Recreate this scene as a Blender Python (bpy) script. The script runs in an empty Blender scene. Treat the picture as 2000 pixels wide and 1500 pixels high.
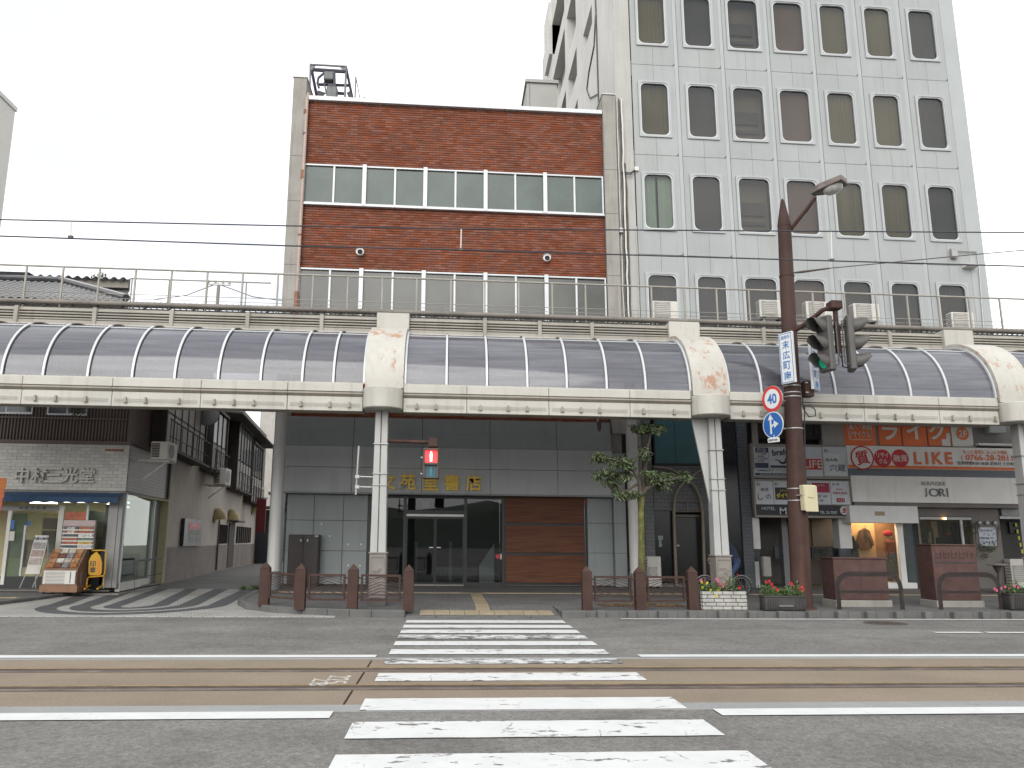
import bpy, bmesh, math, random
from mathutils import Vector, Matrix, noise
random.seed(7)
S = bpy.context.scene
COL = S.collection
R = math.radians
# ------------------------------------------------------------------ camera
G = -0.01387                     # the street falls gently to the right: metres of height per metre
EYE = 1.5
FPX = 1552.884
PITCH, YAW, ROLL = R(11.0903), R(4.49795), R(0.26303)
fw = Vector((math.sin(YAW)*math.cos(PITCH), math.cos(YAW)*math.cos(PITCH), math.sin(PITCH)))
r0 = Vector((math.cos(YAW), -math.sin(YAW), 0)); d0 = fw.cross(r0)
cr = math.cos(ROLL)*r0 + math.sin(ROLL)*d0; cd = -math.sin(ROLL)*r0 + math.cos(ROLL)*d0
cam = bpy.data.cameras.new('camera'); camo = bpy.data.objects.new('camera', cam); COL.objects.link(camo)
cam.sensor_width = 36; cam.lens = FPX/2000*36; cam.clip_start = .1; cam.clip_end = 2000
mw = Matrix((cr, -cd, -fw)).transposed().to_4x4(); mw.translation = (0, 0, EYE); camo.matrix_world = mw
S.camera = camo
# ------------------------------------------------------------------ daylight: bright overcast
SUN_EL, SUN_AZ = R(30), R(195)
W = bpy.data.worlds.new('World'); S.world = W; W.use_nodes = True
nt = W.node_tree; nt.nodes.clear()
def wn(t, **k):
    n = nt.nodes.new(t)
    for a, b in k.items(): setattr(n, a, b)
    return n
sky = wn('ShaderNodeTexSky', sky_type='NISHITA', sun_disc=False, sun_elevation=SUN_EL, sun_rotation=SUN_AZ)
tc = wn('ShaderNodeTexCoord'); mp = wn('ShaderNodeMapping'); mp.inputs['Scale'].default_value = (1.2, 1.2, 3.2); mp.inputs['Location'].default_value = (.55, .3, .2)
nz = wn('ShaderNodeTexNoise'); nz.inputs['Scale'].default_value = 1.9; nz.inputs['Detail'].default_value = 5; nz.inputs['Roughness'].default_value = .52
cr_ = wn('ShaderNodeValToRGB'); e = cr_.color_ramp.elements
e[0].position = .36; e[0].color = (.585, .615, .665, 1); e[1].position = .55; e[1].color = (1, 1, 1, 1)
sc_ = wn('ShaderNodeVectorMath', operation='SCALE'); sc_.inputs['Scale'].default_value = 12.2
mx = wn('ShaderNodeMix', data_type='RGBA'); mx.inputs[0].default_value = .93
bg = wn('ShaderNodeBackground'); bg.inputs['Strength'].default_value = .1
wo = wn('ShaderNodeOutputWorld')
L = nt.links.new
L(tc.outputs['Generated'], mp.inputs['Vector']); L(mp.outputs[0], nz.inputs['Vector']); L(nz.outputs['Fac'], cr_.inputs[0])
L(cr_.outputs[0], sc_.inputs[0]); L(sky.outputs[0], mx.inputs[6]); L(sc_.outputs[0], mx.inputs[7])
L(mx.outputs[2], bg.inputs[0]); L(bg.outputs[0], wo.inputs[0])
sl = bpy.data.lights.new('sun', 'SUN'); sl.energy = 1.45; sl.angle = R(48); sl.color = (1, .97, .92)
so = bpy.data.objects.new('sun', sl); COL.objects.link(so); so.location = (0, -20, 40)
sd = Vector((math.sin(SUN_AZ)*math.cos(SUN_EL), math.cos(SUN_AZ)*math.cos(SUN_EL), math.sin(SUN_EL)))
so.rotation_euler = (-sd).to_track_quat('-Z', 'Y').to_euler()
S.view_settings.view_transform = 'Standard'; S.view_settings.look = 'None'
S.view_settings.exposure = .56; S.view_settings.gamma = 1; S.view_settings.use_curve_mapping = False
S.cycles.use_denoising = True; S.cycles.max_bounces = 6; S.cycles.transparent_max_bounces = 12
S.cycles.caustics_reflective = False; S.cycles.caustics_refractive = False
S.cycles.sample_clamp_indirect = 4
# ------------------------------------------------------------------ surveying: picture point -> place
def ray(px, py): return cr*((px-1000)/FPX) + cd*((py-750)/FPX) + fw
def spot(px, py, Y):
    d = ray(px, py); t = Y/d.y
    return Vector((d.x*t, Y, EYE + d.z*t - G*d.x*t))
def gnd(px, py, z=0.):
    d = ray(px, py); t = (z-EYE)/(d.z-G*d.x); return Vector((d.x*t, d.y*t, z))
WX, WK = -8.72, .107             # the side wall along the alley: X = WX - WK*(Y-22.4)
def alley(px, py, off=0.):
    d = ray(px, py); t = (WX+off+WK*22.4)/(d.x+WK*d.y)
    return Vector((d.x*t, d.y*t, EYE + d.z*t - G*d.x*t))
# ------------------------------------------------------------------ materials
MATS = {}
def mat(name, col, rough=.6, var=.12, sc=1.5, metal=0., bump=0., bsc=80., streak=0., scol=(.05, .045, .04),
        rnd=0., emit=0., spec=.5, rust=0., fine=0., fsc=150., attr=False, spots=0., coat=0., thresh=.56):
    if name in MATS: return MATS[name]
    m = bpy.data.materials.new(name); m.use_nodes = True; MATS[name] = m
    N = m.node_tree.nodes; K = m.node_tree.links.new; b = N['Principled BSDF']
    b.inputs['Roughness'].default_value = rough; b.inputs['Metallic'].default_value = metal
    b.inputs['Specular IOR Level'].default_value = spec; b.inputs['Coat Weight'].default_value = coat
    geo = N.new('ShaderNodeNewGeometry')
    def noi(scale, det=4, stretch=None, rg=.55):
        n = N.new('ShaderNodeTexNoise'); n.inputs['Scale'].default_value = scale; n.inputs['Detail'].default_value = det
        n.inputs['Roughness'].default_value = rg
        if stretch:
            q = N.new('ShaderNodeMapping'); q.inputs['Scale'].default_value = stretch
            K(geo.outputs['Position'], q.inputs['Vector']); K(q.outputs[0], n.inputs['Vector'])
        else: K(geo.outputs['Position'], n.inputs['Vector'])
        return n.outputs['Fac']
    def mixc(f, a, c):
        x = N.new('ShaderNodeMix'); x.data_type = 'RGBA'
        for i, s in ((0, f), (6, a), (7, c)):
            if isinstance(s, (tuple, list)): x.inputs[i].default_value = (*s[:3], 1)
            elif isinstance(s, (int, float)): x.inputs[i].default_value = s
            else: K(s, x.inputs[i])
        return x.outputs[2]
    def rng(f, a, c, lo=0., hi=1.):
        x = N.new('ShaderNodeMapRange'); K(f, x.inputs[0])
        for i, s in enumerate((a, c, lo, hi)): x.inputs[i+1].default_value = s
        return x.outputs[0]
    c0 = tuple(max(0, v*(1-var)) for v in col); c1 = tuple(min(1, v*(1+var)) for v in col)
    c = mixc(rng(noi(sc, 5), .3, .7), c0, c1)
    if fine:
        c = mixc(rng(noi(fsc, 3), .36, .64), mixc(fine, c, (0, 0, 0)), c)
    if rnd:
        oi = N.new('ShaderNodeObjectInfo'); f = oi.outputs['Random']
        if attr:
            at_ = N.new('ShaderNodeAttribute'); at_.attribute_name = 'tint'
            ad = N.new('ShaderNodeMath'); ad.operation = 'ADD'; K(f, ad.inputs[0]); K(at_.outputs['Fac'], ad.inputs[1])
            fr = N.new('ShaderNodeMath'); fr.operation = 'FRACT'; K(ad.outputs[0], fr.inputs[0]); f = fr.outputs[0]
        hs = N.new('ShaderNodeHueSaturation'); K(c, hs.inputs['Color']); K(rng(f, 0, 1, 1-rnd, 1+rnd), hs.inputs['Value'])
        f2 = N.new('ShaderNodeMath'); f2.operation = 'MULTIPLY'; f2.inputs[1].default_value = 7.31; K(f, f2.inputs[0])
        f3 = N.new('ShaderNodeMath'); f3.operation = 'FRACT'; K(f2.outputs[0], f3.inputs[0])
        K(rng(f3.outputs[0], 0, 1, 1-rnd*.8, 1+rnd*.4), hs.inputs['Saturation']); c = hs.outputs[0]
    if streak:
        s1 = rng(noi(1., 4, (7, 7, .5)), .52, .78, 0, streak); c = mixc(s1, c, scol)
    if spots:
        c = mixc(rng(noi(9, 4), .62, .70, 0, spots), c, scol)
    if rust:
        s2 = rng(noi(2.2, 8, (1.4, 1.4, .75), .74), thresh, thresh+.07, 0, rust); c = mixc(s2, c, mixc(rng(noi(30, 3), .4, .6), (.40, .18, .07), (.27, .10, .045)))
    K(c, b.inputs['Base Color'])
    if bump:
        bp = N.new('ShaderNodeBump'); bp.inputs['Strength'].default_value = bump; bp.inputs['Distance'].default_value = .01
        K(noi(bsc, 4), bp.inputs['Height']); K(bp.outputs[0], b.inputs['Normal'])
    if emit:
        b.inputs['Emission Color'].default_value = (*col, 1); b.inputs['Emission Strength'].default_value = emit
    return m
def glass(name, tint=(.8, .85, .85), body=.0, bcol=(.2, .22, .22), rough=.02, ior=1.5):
    if name in MATS: return MATS[name]
    m = bpy.data.materials.new(name); m.use_nodes = True; MATS[name] = m
    N = m.node_tree.nodes; K = m.node_tree.links.new; N.clear()
    o = N.new('ShaderNodeOutputMaterial'); t = N.new('ShaderNodeBsdfTransparent'); t.inputs[0].default_value = (*tint, 1)
    d = N.new('ShaderNodeBsdfDiffuse'); d.inputs[0].default_value = (*bcol, 1)
    g = N.new('ShaderNodeBsdfGlossy'); g.inputs['Roughness'].default_value = rough
    lw = N.new('ShaderNodeLayerWeight'); lw.inputs[0].default_value = .5
    pw = N.new('ShaderNodeMath'); pw.operation = 'POWER'; pw.inputs[1].default_value = 5; K(lw.outputs['Facing'], pw.inputs[0])
    f = N.new('ShaderNodeMath'); f.operation = 'MULTIPLY_ADD'; f.inputs[1].default_value = .9; f.inputs[2].default_value = .055; K(pw.outputs[0], f.inputs[0])
    a = N.new('ShaderNodeMixShader'); a.inputs[0].default_value = body; c = N.new('ShaderNodeMixShader')
    geo = N.new('ShaderNodeNewGeometry'); n = N.new('ShaderNodeTexNoise'); n.inputs['Scale'].default_value = 1.3
    mr = N.new('ShaderNodeMapRange'); mr.inputs[3].default_value = body*.8; mr.inputs[4].default_value = min(1, body*1.2)
    K(geo.outputs['Position'], n.inputs['Vector']); K(n.outputs['Fac'], mr.inputs[0]); K(mr.outputs[0], a.inputs[0])
    K(t.outputs[0], a.inputs[1]); K(d.outputs[0], a.inputs[2]); K(f.outputs[0], c.inputs[0]); K(a.outputs[0], c.inputs[1]); K(g.outputs[0], c.inputs[2])
    K(c.outputs[0], o.inputs[0]); return m
# ------------------------------------------------------------------ mesh building
BASE = {}
TXT = {}
def text_mesh(s, bold=0.):
    k = (s, bold)
    if k in TXT: return TXT[k]
    cu = bpy.data.curves.new('t', 'FONT'); cu.body = s; cu.size = 1; cu.resolution_u = 3; cu.offset = bold; cu.extrude = .5
    o = bpy.data.objects.new('t', cu); COL.objects.link(o); dg = bpy.context.evaluated_depsgraph_get(); dg.update()
    me = bpy.data.meshes.new_from_object(o.evaluated_get(dg)); vs = [v.co.copy() for v in me.vertices]; fs = [tuple(p.vertices) for p in me.polygons]
    bpy.data.objects.remove(o); bpy.data.curves.remove(cu); bpy.data.meshes.remove(me)
    TXT[k] = (vs, fs); return TXT[k]
class MB:
    def __init__(s, T=None): s.v = []; s.f = []; s.mi = []; s.cm = 0; s.T = T; s.att = None
    def add(s, vs, fs):
        n = len(s.v)
        s.v += [Vector(s.T(Vector(v))) if s.T else Vector(v) for v in vs]
        for f in fs: s.f.append([i+n for i in f]); s.mi.append(s.cm)
        return s
    def box(s, x0, x1, y0, y1, z0, z1):
        if x0 > x1: x0, x1 = x1, x0
        if y0 > y1: y0, y1 = y1, y0
        if z0 > z1: z0, z1 = z1, z0
        return s.add([(x0, y0, z0), (x1, y0, z0), (x1, y1, z0), (x0, y1, z0), (x0, y0, z1), (x1, y0, z1), (x1, y1, z1), (x0, y1, z1)],
                     [(0, 3, 2, 1), (4, 5, 6, 7), (0, 1, 5, 4), (1, 2, 6, 5), (2, 3, 7, 6), (3, 0, 4, 7)])
    def cbox(s, c, sx, sy, sz): return s.box(c[0]-sx/2, c[0]+sx/2, c[1]-sy/2, c[1]+sy/2, c[2]-sz/2, c[2]+sz/2)
    def quad(s, a, b, c, d): return s.add([a, b, c, d], [(0, 1, 2, 3)])
    def prism(s, pts, d):
        """polygon (list of points) pushed along d"""
        n = len(pts); P = [Vector(p) for p in pts]; d = Vector(d)
        s.add(P + [p+d for p in P], [tuple(range(n-1, -1, -1)), tuple(range(n, 2*n))] + [(i, (i+1) % n, (i+1) % n+n, i+n) for i in range(n)])
        return s
    def tube(s, pts, r, n=8, cap=True):
        P = [Vector(p) for p in pts]; m = len(P); rr = r if isinstance(r, (list, tuple)) else [r]*m
        vs = []; fs = []; up = None
        for i in range(m):
            t = (P[min(i+1, m-1)]-P[max(i-1, 0)]).normalized()
            if up is None:
                up = Vector((0, 0, 1)) if abs(t.z) < .9 else Vector((1, 0, 0))
            a = t.cross(up)
            if a.length < 1e-4: a = t.cross(Vector((0, 1, 0)))
            a.normalize(); b = a.cross(t).normalized(); up = b
            for k in range(n):
                g = 2*math.pi*k/n; vs.append(P[i]+(a*math.cos(g)+b*math.sin(g))*rr[i])
        for i in range(m-1):
            for k in range(n): fs.append((i*n+k, i*n+(k+1) % n, (i+1)*n+(k+1) % n, (i+1)*n+k))
        if cap: fs += [tuple(range(n-1, -1, -1)), tuple(range((m-1)*n, m*n))]
        return s.add(vs, fs)
    def lathe(s, c, prof, n=16, ax='z'):
        vs = []; fs = []; c = Vector(c); m = len(prof)
        for r, h in prof:
            for k in range(n):
                a = 2*math.pi*k/n; p = (r*math.cos(a), r*math.sin(a), h)
                if ax == 'y': p = (p[0], p[2], p[1])
                if ax == 'x': p = (p[2], p[0], p[1])
                vs.append(c+Vector(p))
        for i in range(m-1):
            for k in range(n): fs.append((i*n+k, i*n+(k+1) % n, (i+1)*n+(k+1) % n, (i+1)*n+k))
        fs += [tuple(range(n-1, -1, -1)), tuple(range((m-1)*n, m*n))]
        return s.add(vs, fs)
    def disc(s, c, r, d, n=24, ax='y'):
        return s.lathe(c, [(r, 0), (r, d)], n, ax)
    def text(s, t, c, h, right=(1, 0, 0), up=(0, 0, 1), ext=.004, w=None, bold=0., rot=0):
        vs, fs = text_mesh(t, bold)
        if not vs: return s
        x0 = min(v.x for v in vs); x1 = max(v.x for v in vs); y0 = min(v.y for v in vs); y1 = max(v.y for v in vs)
        ky = h/max(y1-y0, 1e-4); kx = w/max(x1-x0, 1e-4) if w else ky
        r_ = Vector(right).normalized(); u_ = Vector(up).normalized(); n_ = r_.cross(u_); c = Vector(c); ca, sa = math.cos(rot), math.sin(rot)
        out = []
        for v in vs:
            a = (v.x-(x0+x1)/2)*kx; b = (v.y-(y0+y1)/2)*ky; a, b = a*ca-b*sa, a*sa+b*ca
            out.append(c+r_*a+u_*b+n_*(v.z+.5)*ext)
        return s.add(out, fs)
    def build(s, name, m=None, parent=None, base=None, label=None, cat=None, group=None, kind=None, smooth=0, bevel=0., seg=1):
        b = Vector(base) if base is not None else (BASE[parent] if parent else Vector((0, 0, 0)))
        me = bpy.data.meshes.new(name)
        vs = []
        for v in s.v:
            q = v-b; vs.append((q.x, q.y, q.z+G*q.x))
        me.from_pydata(vs, [], s.f)
        ms = m if isinstance(m, (list, tuple)) else [m]
        for q in ms: me.materials.append(q)
        if any(s.mi): me.polygons.foreach_set('material_index', s.mi)
        if s.att:
            A = me.attributes.new('tint', 'FLOAT', 'FACE'); A.data.foreach_set('value', s.att)
        me.validate()
        if bevel:
            bm = bmesh.new(); bm.from_mesh(me); bmesh.ops.remove_doubles(bm, verts=bm.verts, dist=1e-5)
            bmesh.ops.bevel(bm, geom=[e for e in bm.edges if len(e.link_faces) == 2 and e.calc_face_angle(0) > .5], offset=bevel, segments=seg, profile=.5, affect='EDGES')
            bm.to_mesh(me); bm.free()
        if smooth:
            bm = bmesh.new(); bm.from_mesh(me); bmesh.ops.recalc_face_normals(bm, faces=bm.faces); bm.to_mesh(me); bm.free()
            me.shade_smooth(); me.set_sharp_from_angle(angle=R(smooth))
        me.update()
        return put(name, me, parent, b, label, cat, group, kind)
def put(name, me, parent=None, b=None, label=None, cat=None, group=None, kind=None, at=None):
    """link a mesh as an object; at = place of a shared piece in the world"""
    o = bpy.data.objects.new(name, me); COL.objects.link(o)
    if parent:
        o.parent = parent; pb = BASE[parent]; BASE[o] = Vector(at) if at is not None else pb
        if at is not None:
            q = Vector(at)-pb; o.location = (q.x, q.y, q.z+G*q.x)
    else:
        p = Vector(at) if at is not None else (b or Vector((0, 0, 0))); BASE[o] = p; o.location = (p.x, p.y, p.z+G*p.x)
    if label: o['label'] = label
    if cat: o['category'] = cat
    if group: o['group'] = group
    if kind: o['kind'] = kind
    return o
def thing(name, label, cat, base, group=None):
    o = bpy.data.objects.new(name, None); COL.objects.link(o); b = Vector(base); BASE[o] = b
    o.empty_display_size = .2; o.location = (b.x, b.y, b.z+G*b.x); o['label'] = label; o['category'] = cat
    if group: o['group'] = group
    return o
def dup(root, base, label=None):
    """a copy of a thing with its parts and sub-parts, set down at another place"""
    def cp(o, par):
        c = o.copy(); COL.objects.link(c); c.parent = par
        for ch in [x for x in bpy.data.objects if x.parent == o and x != c]: cp(ch, c)
        return c
    c = cp(root, None); b = Vector(base); BASE[c] = b; c.location = (b.x, b.y, b.z+G*b.x)
    if label: c['label'] = label
    return c
def mesh_of(fn, name, m, smooth=0, bevel=0.):
    """a shared piece, built about the origin"""
    b = MB(); fn(b); o = b.build(name, m, base=(0, 0, 0), smooth=smooth, bevel=bevel); me = o.data
    BASE.pop(o); bpy.data.objects.remove(o); return me
def rrect(x0, x1, z0, z1, r, n=4):
    pts = []
    for cx, cz, a in ((x1-r, z0+r, -90), (x1-r, z1-r, 0), (x0+r, z1-r, 90), (x0+r, z0+r, 180)):
        for k in range(n+1):
            g = R(a+90*k/n); pts.append((cx+r*math.cos(g), cz+r*math.sin(g)))
    return pts
def holed(b, u0, u1, v0, v1, holes, f, d):
    """wall u0..u1 x v0..v1 with rectangular holes; f(u,v,depth)->point; d = thickness"""
    us = sorted({u0, u1, *[min(max(x, u0), u1) for h in holes for x in h[:2]]}); vs = sorted({v0, v1, *[min(max(x, v0), v1) for h in holes for x in h[2:]]})
    for i in range(len(us)-1):
        for j in range(len(vs)-1):
            a, c, e, g = us[i], us[i+1], vs[j], vs[j+1]; mu, mv = (a+c)/2, (e+g)/2
            if any(h[0] < mu < h[1] and h[2] < mv < h[3] for h in holes): continue
            b.quad(f(a, e, 0), f(c, e, 0), f(c, g, 0), f(a, g, 0))
            b.quad(f(a, g, d), f(c, g, d), f(c, e, d), f(a, e, d))
    for a, c, e, g in holes:
        b.quad(f(a, e, 0), f(a, e, d), f(c, e, d), f(c, e, 0)); b.quad(f(a, g, 0), f(c, g, 0), f(c, g, d), f(a, g, d))
        b.quad(f(a, e, 0), f(a, g, 0), f(a, g, d), f(a, e, d)); b.quad(f(c, e, 0), f(c, e, d), f(c, g, d), f(c, g, 0))
    return b
# palette
def asphalt():
    m = bpy.data.materials.new('asphalt'); m.use_nodes = True; MATS['asphalt'] = m
    N = m.node_tree.nodes; K = m.node_tree.links.new; b = N['Principled BSDF']; b.inputs['Roughness'].default_value = .9; b.inputs['Specular IOR Level'].default_value = .3
    geo = N.new('ShaderNodeNewGeometry')
    def noi(sc, st=(1, 1, 1), d=4, rg=.55):
        q = N.new('ShaderNodeMapping'); q.inputs['Scale'].default_value = st; n = N.new('ShaderNodeTexNoise'); n.inputs['Scale'].default_value = sc; n.inputs['Detail'].default_value = d; n.inputs['Roughness'].default_value = rg
        K(geo.outputs['Position'], q.inputs[0]); K(q.outputs[0], n.inputs['Vector']); return n.outputs['Fac']
    def ramp(f, a, ca, c, cc):
        r = N.new('ShaderNodeValToRGB'); r.color_ramp.elements[0].position = a; r.color_ramp.elements[0].color = (*ca, 1); r.color_ramp.elements[1].position = c; r.color_ramp.elements[1].color = (*cc, 1); K(f, r.inputs[0]); return r.outputs[0]
    def mul(a, c, fac=1., bl='MULTIPLY'):
        x = N.new('ShaderNodeMix'); x.data_type = 'RGBA'; x.blend_type = bl; x.inputs[0].default_value = fac; K(a, x.inputs[6]); K(c, x.inputs[7]); return x.outputs[2]
    c = ramp(noi(.5, (.35, 1.3, 1), 5), .35, (.142, .138, .131), .65, (.188, .183, .173))            # wheel-polished lanes, along the street
    c = mul(c, ramp(noi(.9, (1, 1, 1), 6, .65), .33, (.80, .79, .78), .55, (1.04, 1.04, 1.04)))      # patches
    v = N.new('ShaderNodeTexVoronoi'); v.inputs['Scale'].default_value = 60; K(geo.outputs['Position'], v.inputs['Vector'])
    c = mul(c, ramp(v.outputs['Color'], .05, (.74, .74, .74), .95, (1.26, 1.25, 1.22)))               # aggregate
    v2 = N.new('ShaderNodeTexVoronoi'); v2.inputs['Scale'].default_value = 20; K(geo.outputs['Position'], v2.inputs['Vector'])
    c = mul(c, ramp(v2.outputs['Color'], .0, (.82, .82, .82), 1., (1.18, 1.18, 1.17)))
    c = mul(c, ramp(noi(2.2, (1, 1, 1), 7, .7), .66, (1, 1, 1), .72, (.72, .70, .68)))               # oil spots
    K(c, b.inputs['Base Color']); bp = N.new('ShaderNodeBump'); bp.inputs['Strength'].default_value = .5; bp.inputs['Distance'].default_value = .006; K(v.outputs['Distance'], bp.inputs['Height']); K(bp.outputs[0], b.inputs['Normal'])
    return m
ASPH = asphalt()
PAINT_W = (.60, .61, .60)
CONC = mat('concrete', (.31, .295, .265), .85, .14, 1.2, streak=.35, fine=.12, fsc=40, bump=.2, bsc=50)
ALU = mat('white_aluminium', (.52, .535, .545), .38, .06, 2, metal=.15)
CREAM = mat('cream_enamel', (.62, .605, .545), .5, .07, 1.1, streak=.22, scol=(.25, .2, .14))
BLACK = mat('black_void', (.012, .012, .013), .8, .1)
STEEL = mat('galvanised_steel', (.36, .36, .35), .45, .12, 6, metal=.5)
DARKST = mat('dark_brown_steel', (.075, .058, .05), .55, .2, 5, fine=.15, fsc=30)
BROWN = mat('brown_pole_paint', (.062, .036, .031), .6, spec=.15, var=.22, sc=1.8, streak=.5, scol=(.15, .062, .035), fine=.12, fsc=30) if 1 else mat('x', (0,0,0), .5, .22, 1.8, streak=.5, scol=(.2, .085, .05), fine=.12, fsc=30)
BRSTONE = mat('brown_stone', (.105, .06, .054), .62, .18, 6, spec=.2, fine=.25, fsc=60, bump=.15, bsc=60)
WPLAS = mat('white_plastic', (.62, .60, .55), .5, .07, 3, streak=.15)
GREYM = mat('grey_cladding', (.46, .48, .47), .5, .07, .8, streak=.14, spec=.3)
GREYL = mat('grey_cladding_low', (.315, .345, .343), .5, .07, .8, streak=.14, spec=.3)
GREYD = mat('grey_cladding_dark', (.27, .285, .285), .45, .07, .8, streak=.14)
WHITE = mat('white_board', (.78, .78, .76), .5, .05, 2, streak=.08)
RED = mat('red_print', (.60, .04, .05), .5, .05)
ORANGE = mat('orange_print', (.80, .18, .05), .5, .06)
INK = mat('dark_ink', (.03, .03, .035), .5, .1)
NAVY = mat('navy_print', (.05, .06, .11), .5, .1)
BLUE = mat('sign_blue', (.02, .11, .36), .4, .05)
GOLD = mat('gold_letter', (.62, .42, .07), .42, .1, 5, metal=.35)
WOOD = mat('stained_wood', (.16, .064, .034), .6, spec=.2, var=.25, sc=3, streak=.3, fine=.15) if 1 else mat('y', (0, 0, 0), .5, .25, 3, streak=.3, fine=.15)
RUBBER = mat('black_rubber', (.02, .02, .02), .7, .1)
# ------------------------------------------------------------------ ground, road, tram track
def nodes_mat(name):
    m = bpy.data.materials.new(name); m.use_nodes = True; MATS[name] = m
    return m, m.node_tree.nodes, m.node_tree.links.new
def paver(name, c1, c2, mortar, w, h, ms=.012, rough=.8, rot=0., bump=.4):
    m, N, K = nodes_mat(name); b = N['Principled BSDF']; b.inputs['Roughness'].default_value = rough
    geo = N.new('ShaderNodeNewGeometry'); q = N.new('ShaderNodeMapping'); q.inputs['Rotation'].default_value = (0, 0, rot)
    t = N.new('ShaderNodeTexBrick'); t.inputs['Scale'].default_value = 1; t.inputs['Brick Width'].default_value = w; t.inputs['Row Height'].default_value = h
    t.inputs['Mortar Size'].default_value = ms; t.inputs['Mortar Smooth'].default_value = .3; t.inputs['Bias'].default_value = 0
    for i, c in zip(('Color1', 'Color2', 'Mortar'), (c1, c2, mortar)): t.inputs[i].default_value = (*c, 1)
    n = N.new('ShaderNodeTexNoise'); n.inputs['Scale'].default_value = 1.1; n.inputs['Detail'].default_value = 6
    x = N.new('ShaderNodeMix'); x.data_type = 'RGBA'; x.blend_type = 'MULTIPLY'; x.inputs[0].default_value = .55
    cr2 = N.new('ShaderNodeValToRGB'); cr2.color_ramp.elements[0].position = .3; cr2.color_ramp.elements[0].color = (.55, .53, .5, 1); cr2.color_ramp.elements[1].position = .65
    K(geo.outputs['Position'], q.inputs[0]); K(q.outputs[0], t.inputs['Vector']); K(geo.outputs['Position'], n.inputs['Vector']); K(n.outputs['Fac'], cr2.inputs[0])
    K(t.outputs['Color'], x.inputs[6]); K(cr2.outputs[0], x.inputs[7]); K(x.outputs[2], b.inputs['Base Color'])
    bp = N.new('ShaderNodeBump'); bp.inputs['Strength'].default_value = bump; bp.inputs['Distance'].default_value = .006; bp.invert = True
    K(t.outputs['Fac'], bp.inputs['Height']); K(bp.outputs[0], b.inputs['Normal']); return m
def paint(name, worn, crack=.5):
    m, N, K = nodes_mat(name); b = N['Principled BSDF']; b.inputs['Roughness'].default_value = .7
    geo = N.new('ShaderNodeNewGeometry')
    def noi(sc, st, d=6, rg=.65):
        q = N.new('ShaderNodeMapping'); q.inputs['Scale'].default_value = st; n = N.new('ShaderNodeTexNoise'); n.inputs['Scale'].default_value = sc
        n.inputs['Detail'].default_value = d; n.inputs['Roughness'].default_value = rg; K(geo.outputs['Position'], q.inputs[0]); K(q.outputs[0], n.inputs['Vector']); return n.outputs['Fac']
    def rng(f, a, c, lo=0., hi=1.):
        x = N.new('ShaderNodeMapRange'); K(f, x.inputs[0])
        for i, s in enumerate((a, c, lo, hi)): x.inputs[i+1].default_value = s
        return x.outputs[0]
    def mx(op, a, c):
        x = N.new('ShaderNodeMath'); x.operation = op
        for i, s in enumerate((a, c)):
            if isinstance(s, float): x.inputs[i].default_value = s
            else: K(s, x.inputs[i])
        return x.outputs[0]
    big = noi(1.1, (1, 1.6, 1), 3); f1 = noi(7, (.7, 1.5, 1)); w = rng(mx('ADD', noi(16, (1, 1.4, 1), 5, .7) if 0 else f1, mx('MULTIPLY', big, .55)), 1.0-worn, 1.03-worn)
    v = N.new('ShaderNodeTexVoronoi'); v.feature = 'DISTANCE_TO_EDGE'; v.inputs['Scale'].default_value = 2.2
    q = N.new('ShaderNodeMix'); q.data_type = 'VECTOR'; q.inputs[0].default_value = .12; nn = N.new('ShaderNodeTexNoise'); nn.inputs['Scale'].default_value = 5; nn.inputs['Detail'].default_value = 4
    K(geo.outputs['Position'], nn.inputs['Vector']); K(geo.outputs['Position'], q.inputs[4]); K(nn.outputs['Color'], q.inputs[5]); K(q.outputs[1], v.inputs['Vector'])
    cr3 = mx('MULTIPLY', rng(v.outputs['Distance'], .003, .012, 1, 0), rng(noi(1.7, (1, 1, 1), 4), .52, .60, 0, crack))
    wear = mx('MAXIMUM', w, cr3)
    x = N.new('ShaderNodeMix'); x.data_type = 'RGBA'; x.inputs[6].default_value = (*PAINT_W, 1); x.inputs[7].default_value = (.15, .145, .138, 1); K(wear, x.inputs[0])
    y = N.new('ShaderNodeMix'); y.data_type = 'RGBA'; y.blend_type = 'MULTIPLY'; y.inputs[0].default_value = .35; K(x.outputs[2], y.inputs[6])
    g = rng(noi(3, (1, 1, 1), 5), .3, .6, .72, 1); c = N.new('ShaderNodeCombineColor')
    for i in range(3): K(g, c.inputs[i])
    K(c.outputs[0], y.inputs[7]); K(y.outputs[2], b.inputs['Base Color']); return m
MB().box(-400, 400, -120, 600, -.2, -.06).build('ground', mat('far_ground', (.13, .125, .115), .95, .2, .1), kind='structure')
rd = MB(); rd.quad((-120, -40, 0), (120, -40, 0), (120, 7.85, 0), (-120, 7.85, 0)); rd.quad((-120, 10.7, 0), (120, 10.7, 0), (120, 27, 0), (-120, 27, 0))
road = rd.build('road', ASPH, kind='structure')
P_LINE = paint('line_paint', .0, .2); P_OK = paint('stripe_paint', .06, .85); P_BAD = paint('worn_stripe_paint', .23, .9); P_MID = paint('part_worn_stripe_paint', .12, .85)
BORD = mat('border_concrete', (.275, .28, .275), .85, .1, 1.5, fine=.15, fsc=50, spots=.15)
for y0, y1 in ((10.702, 10.85), (7.55, 7.848)):
    MB().box(-120, 120, y0, y1, -.05, .005).build('concrete_border', BORD, kind='structure')
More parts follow.
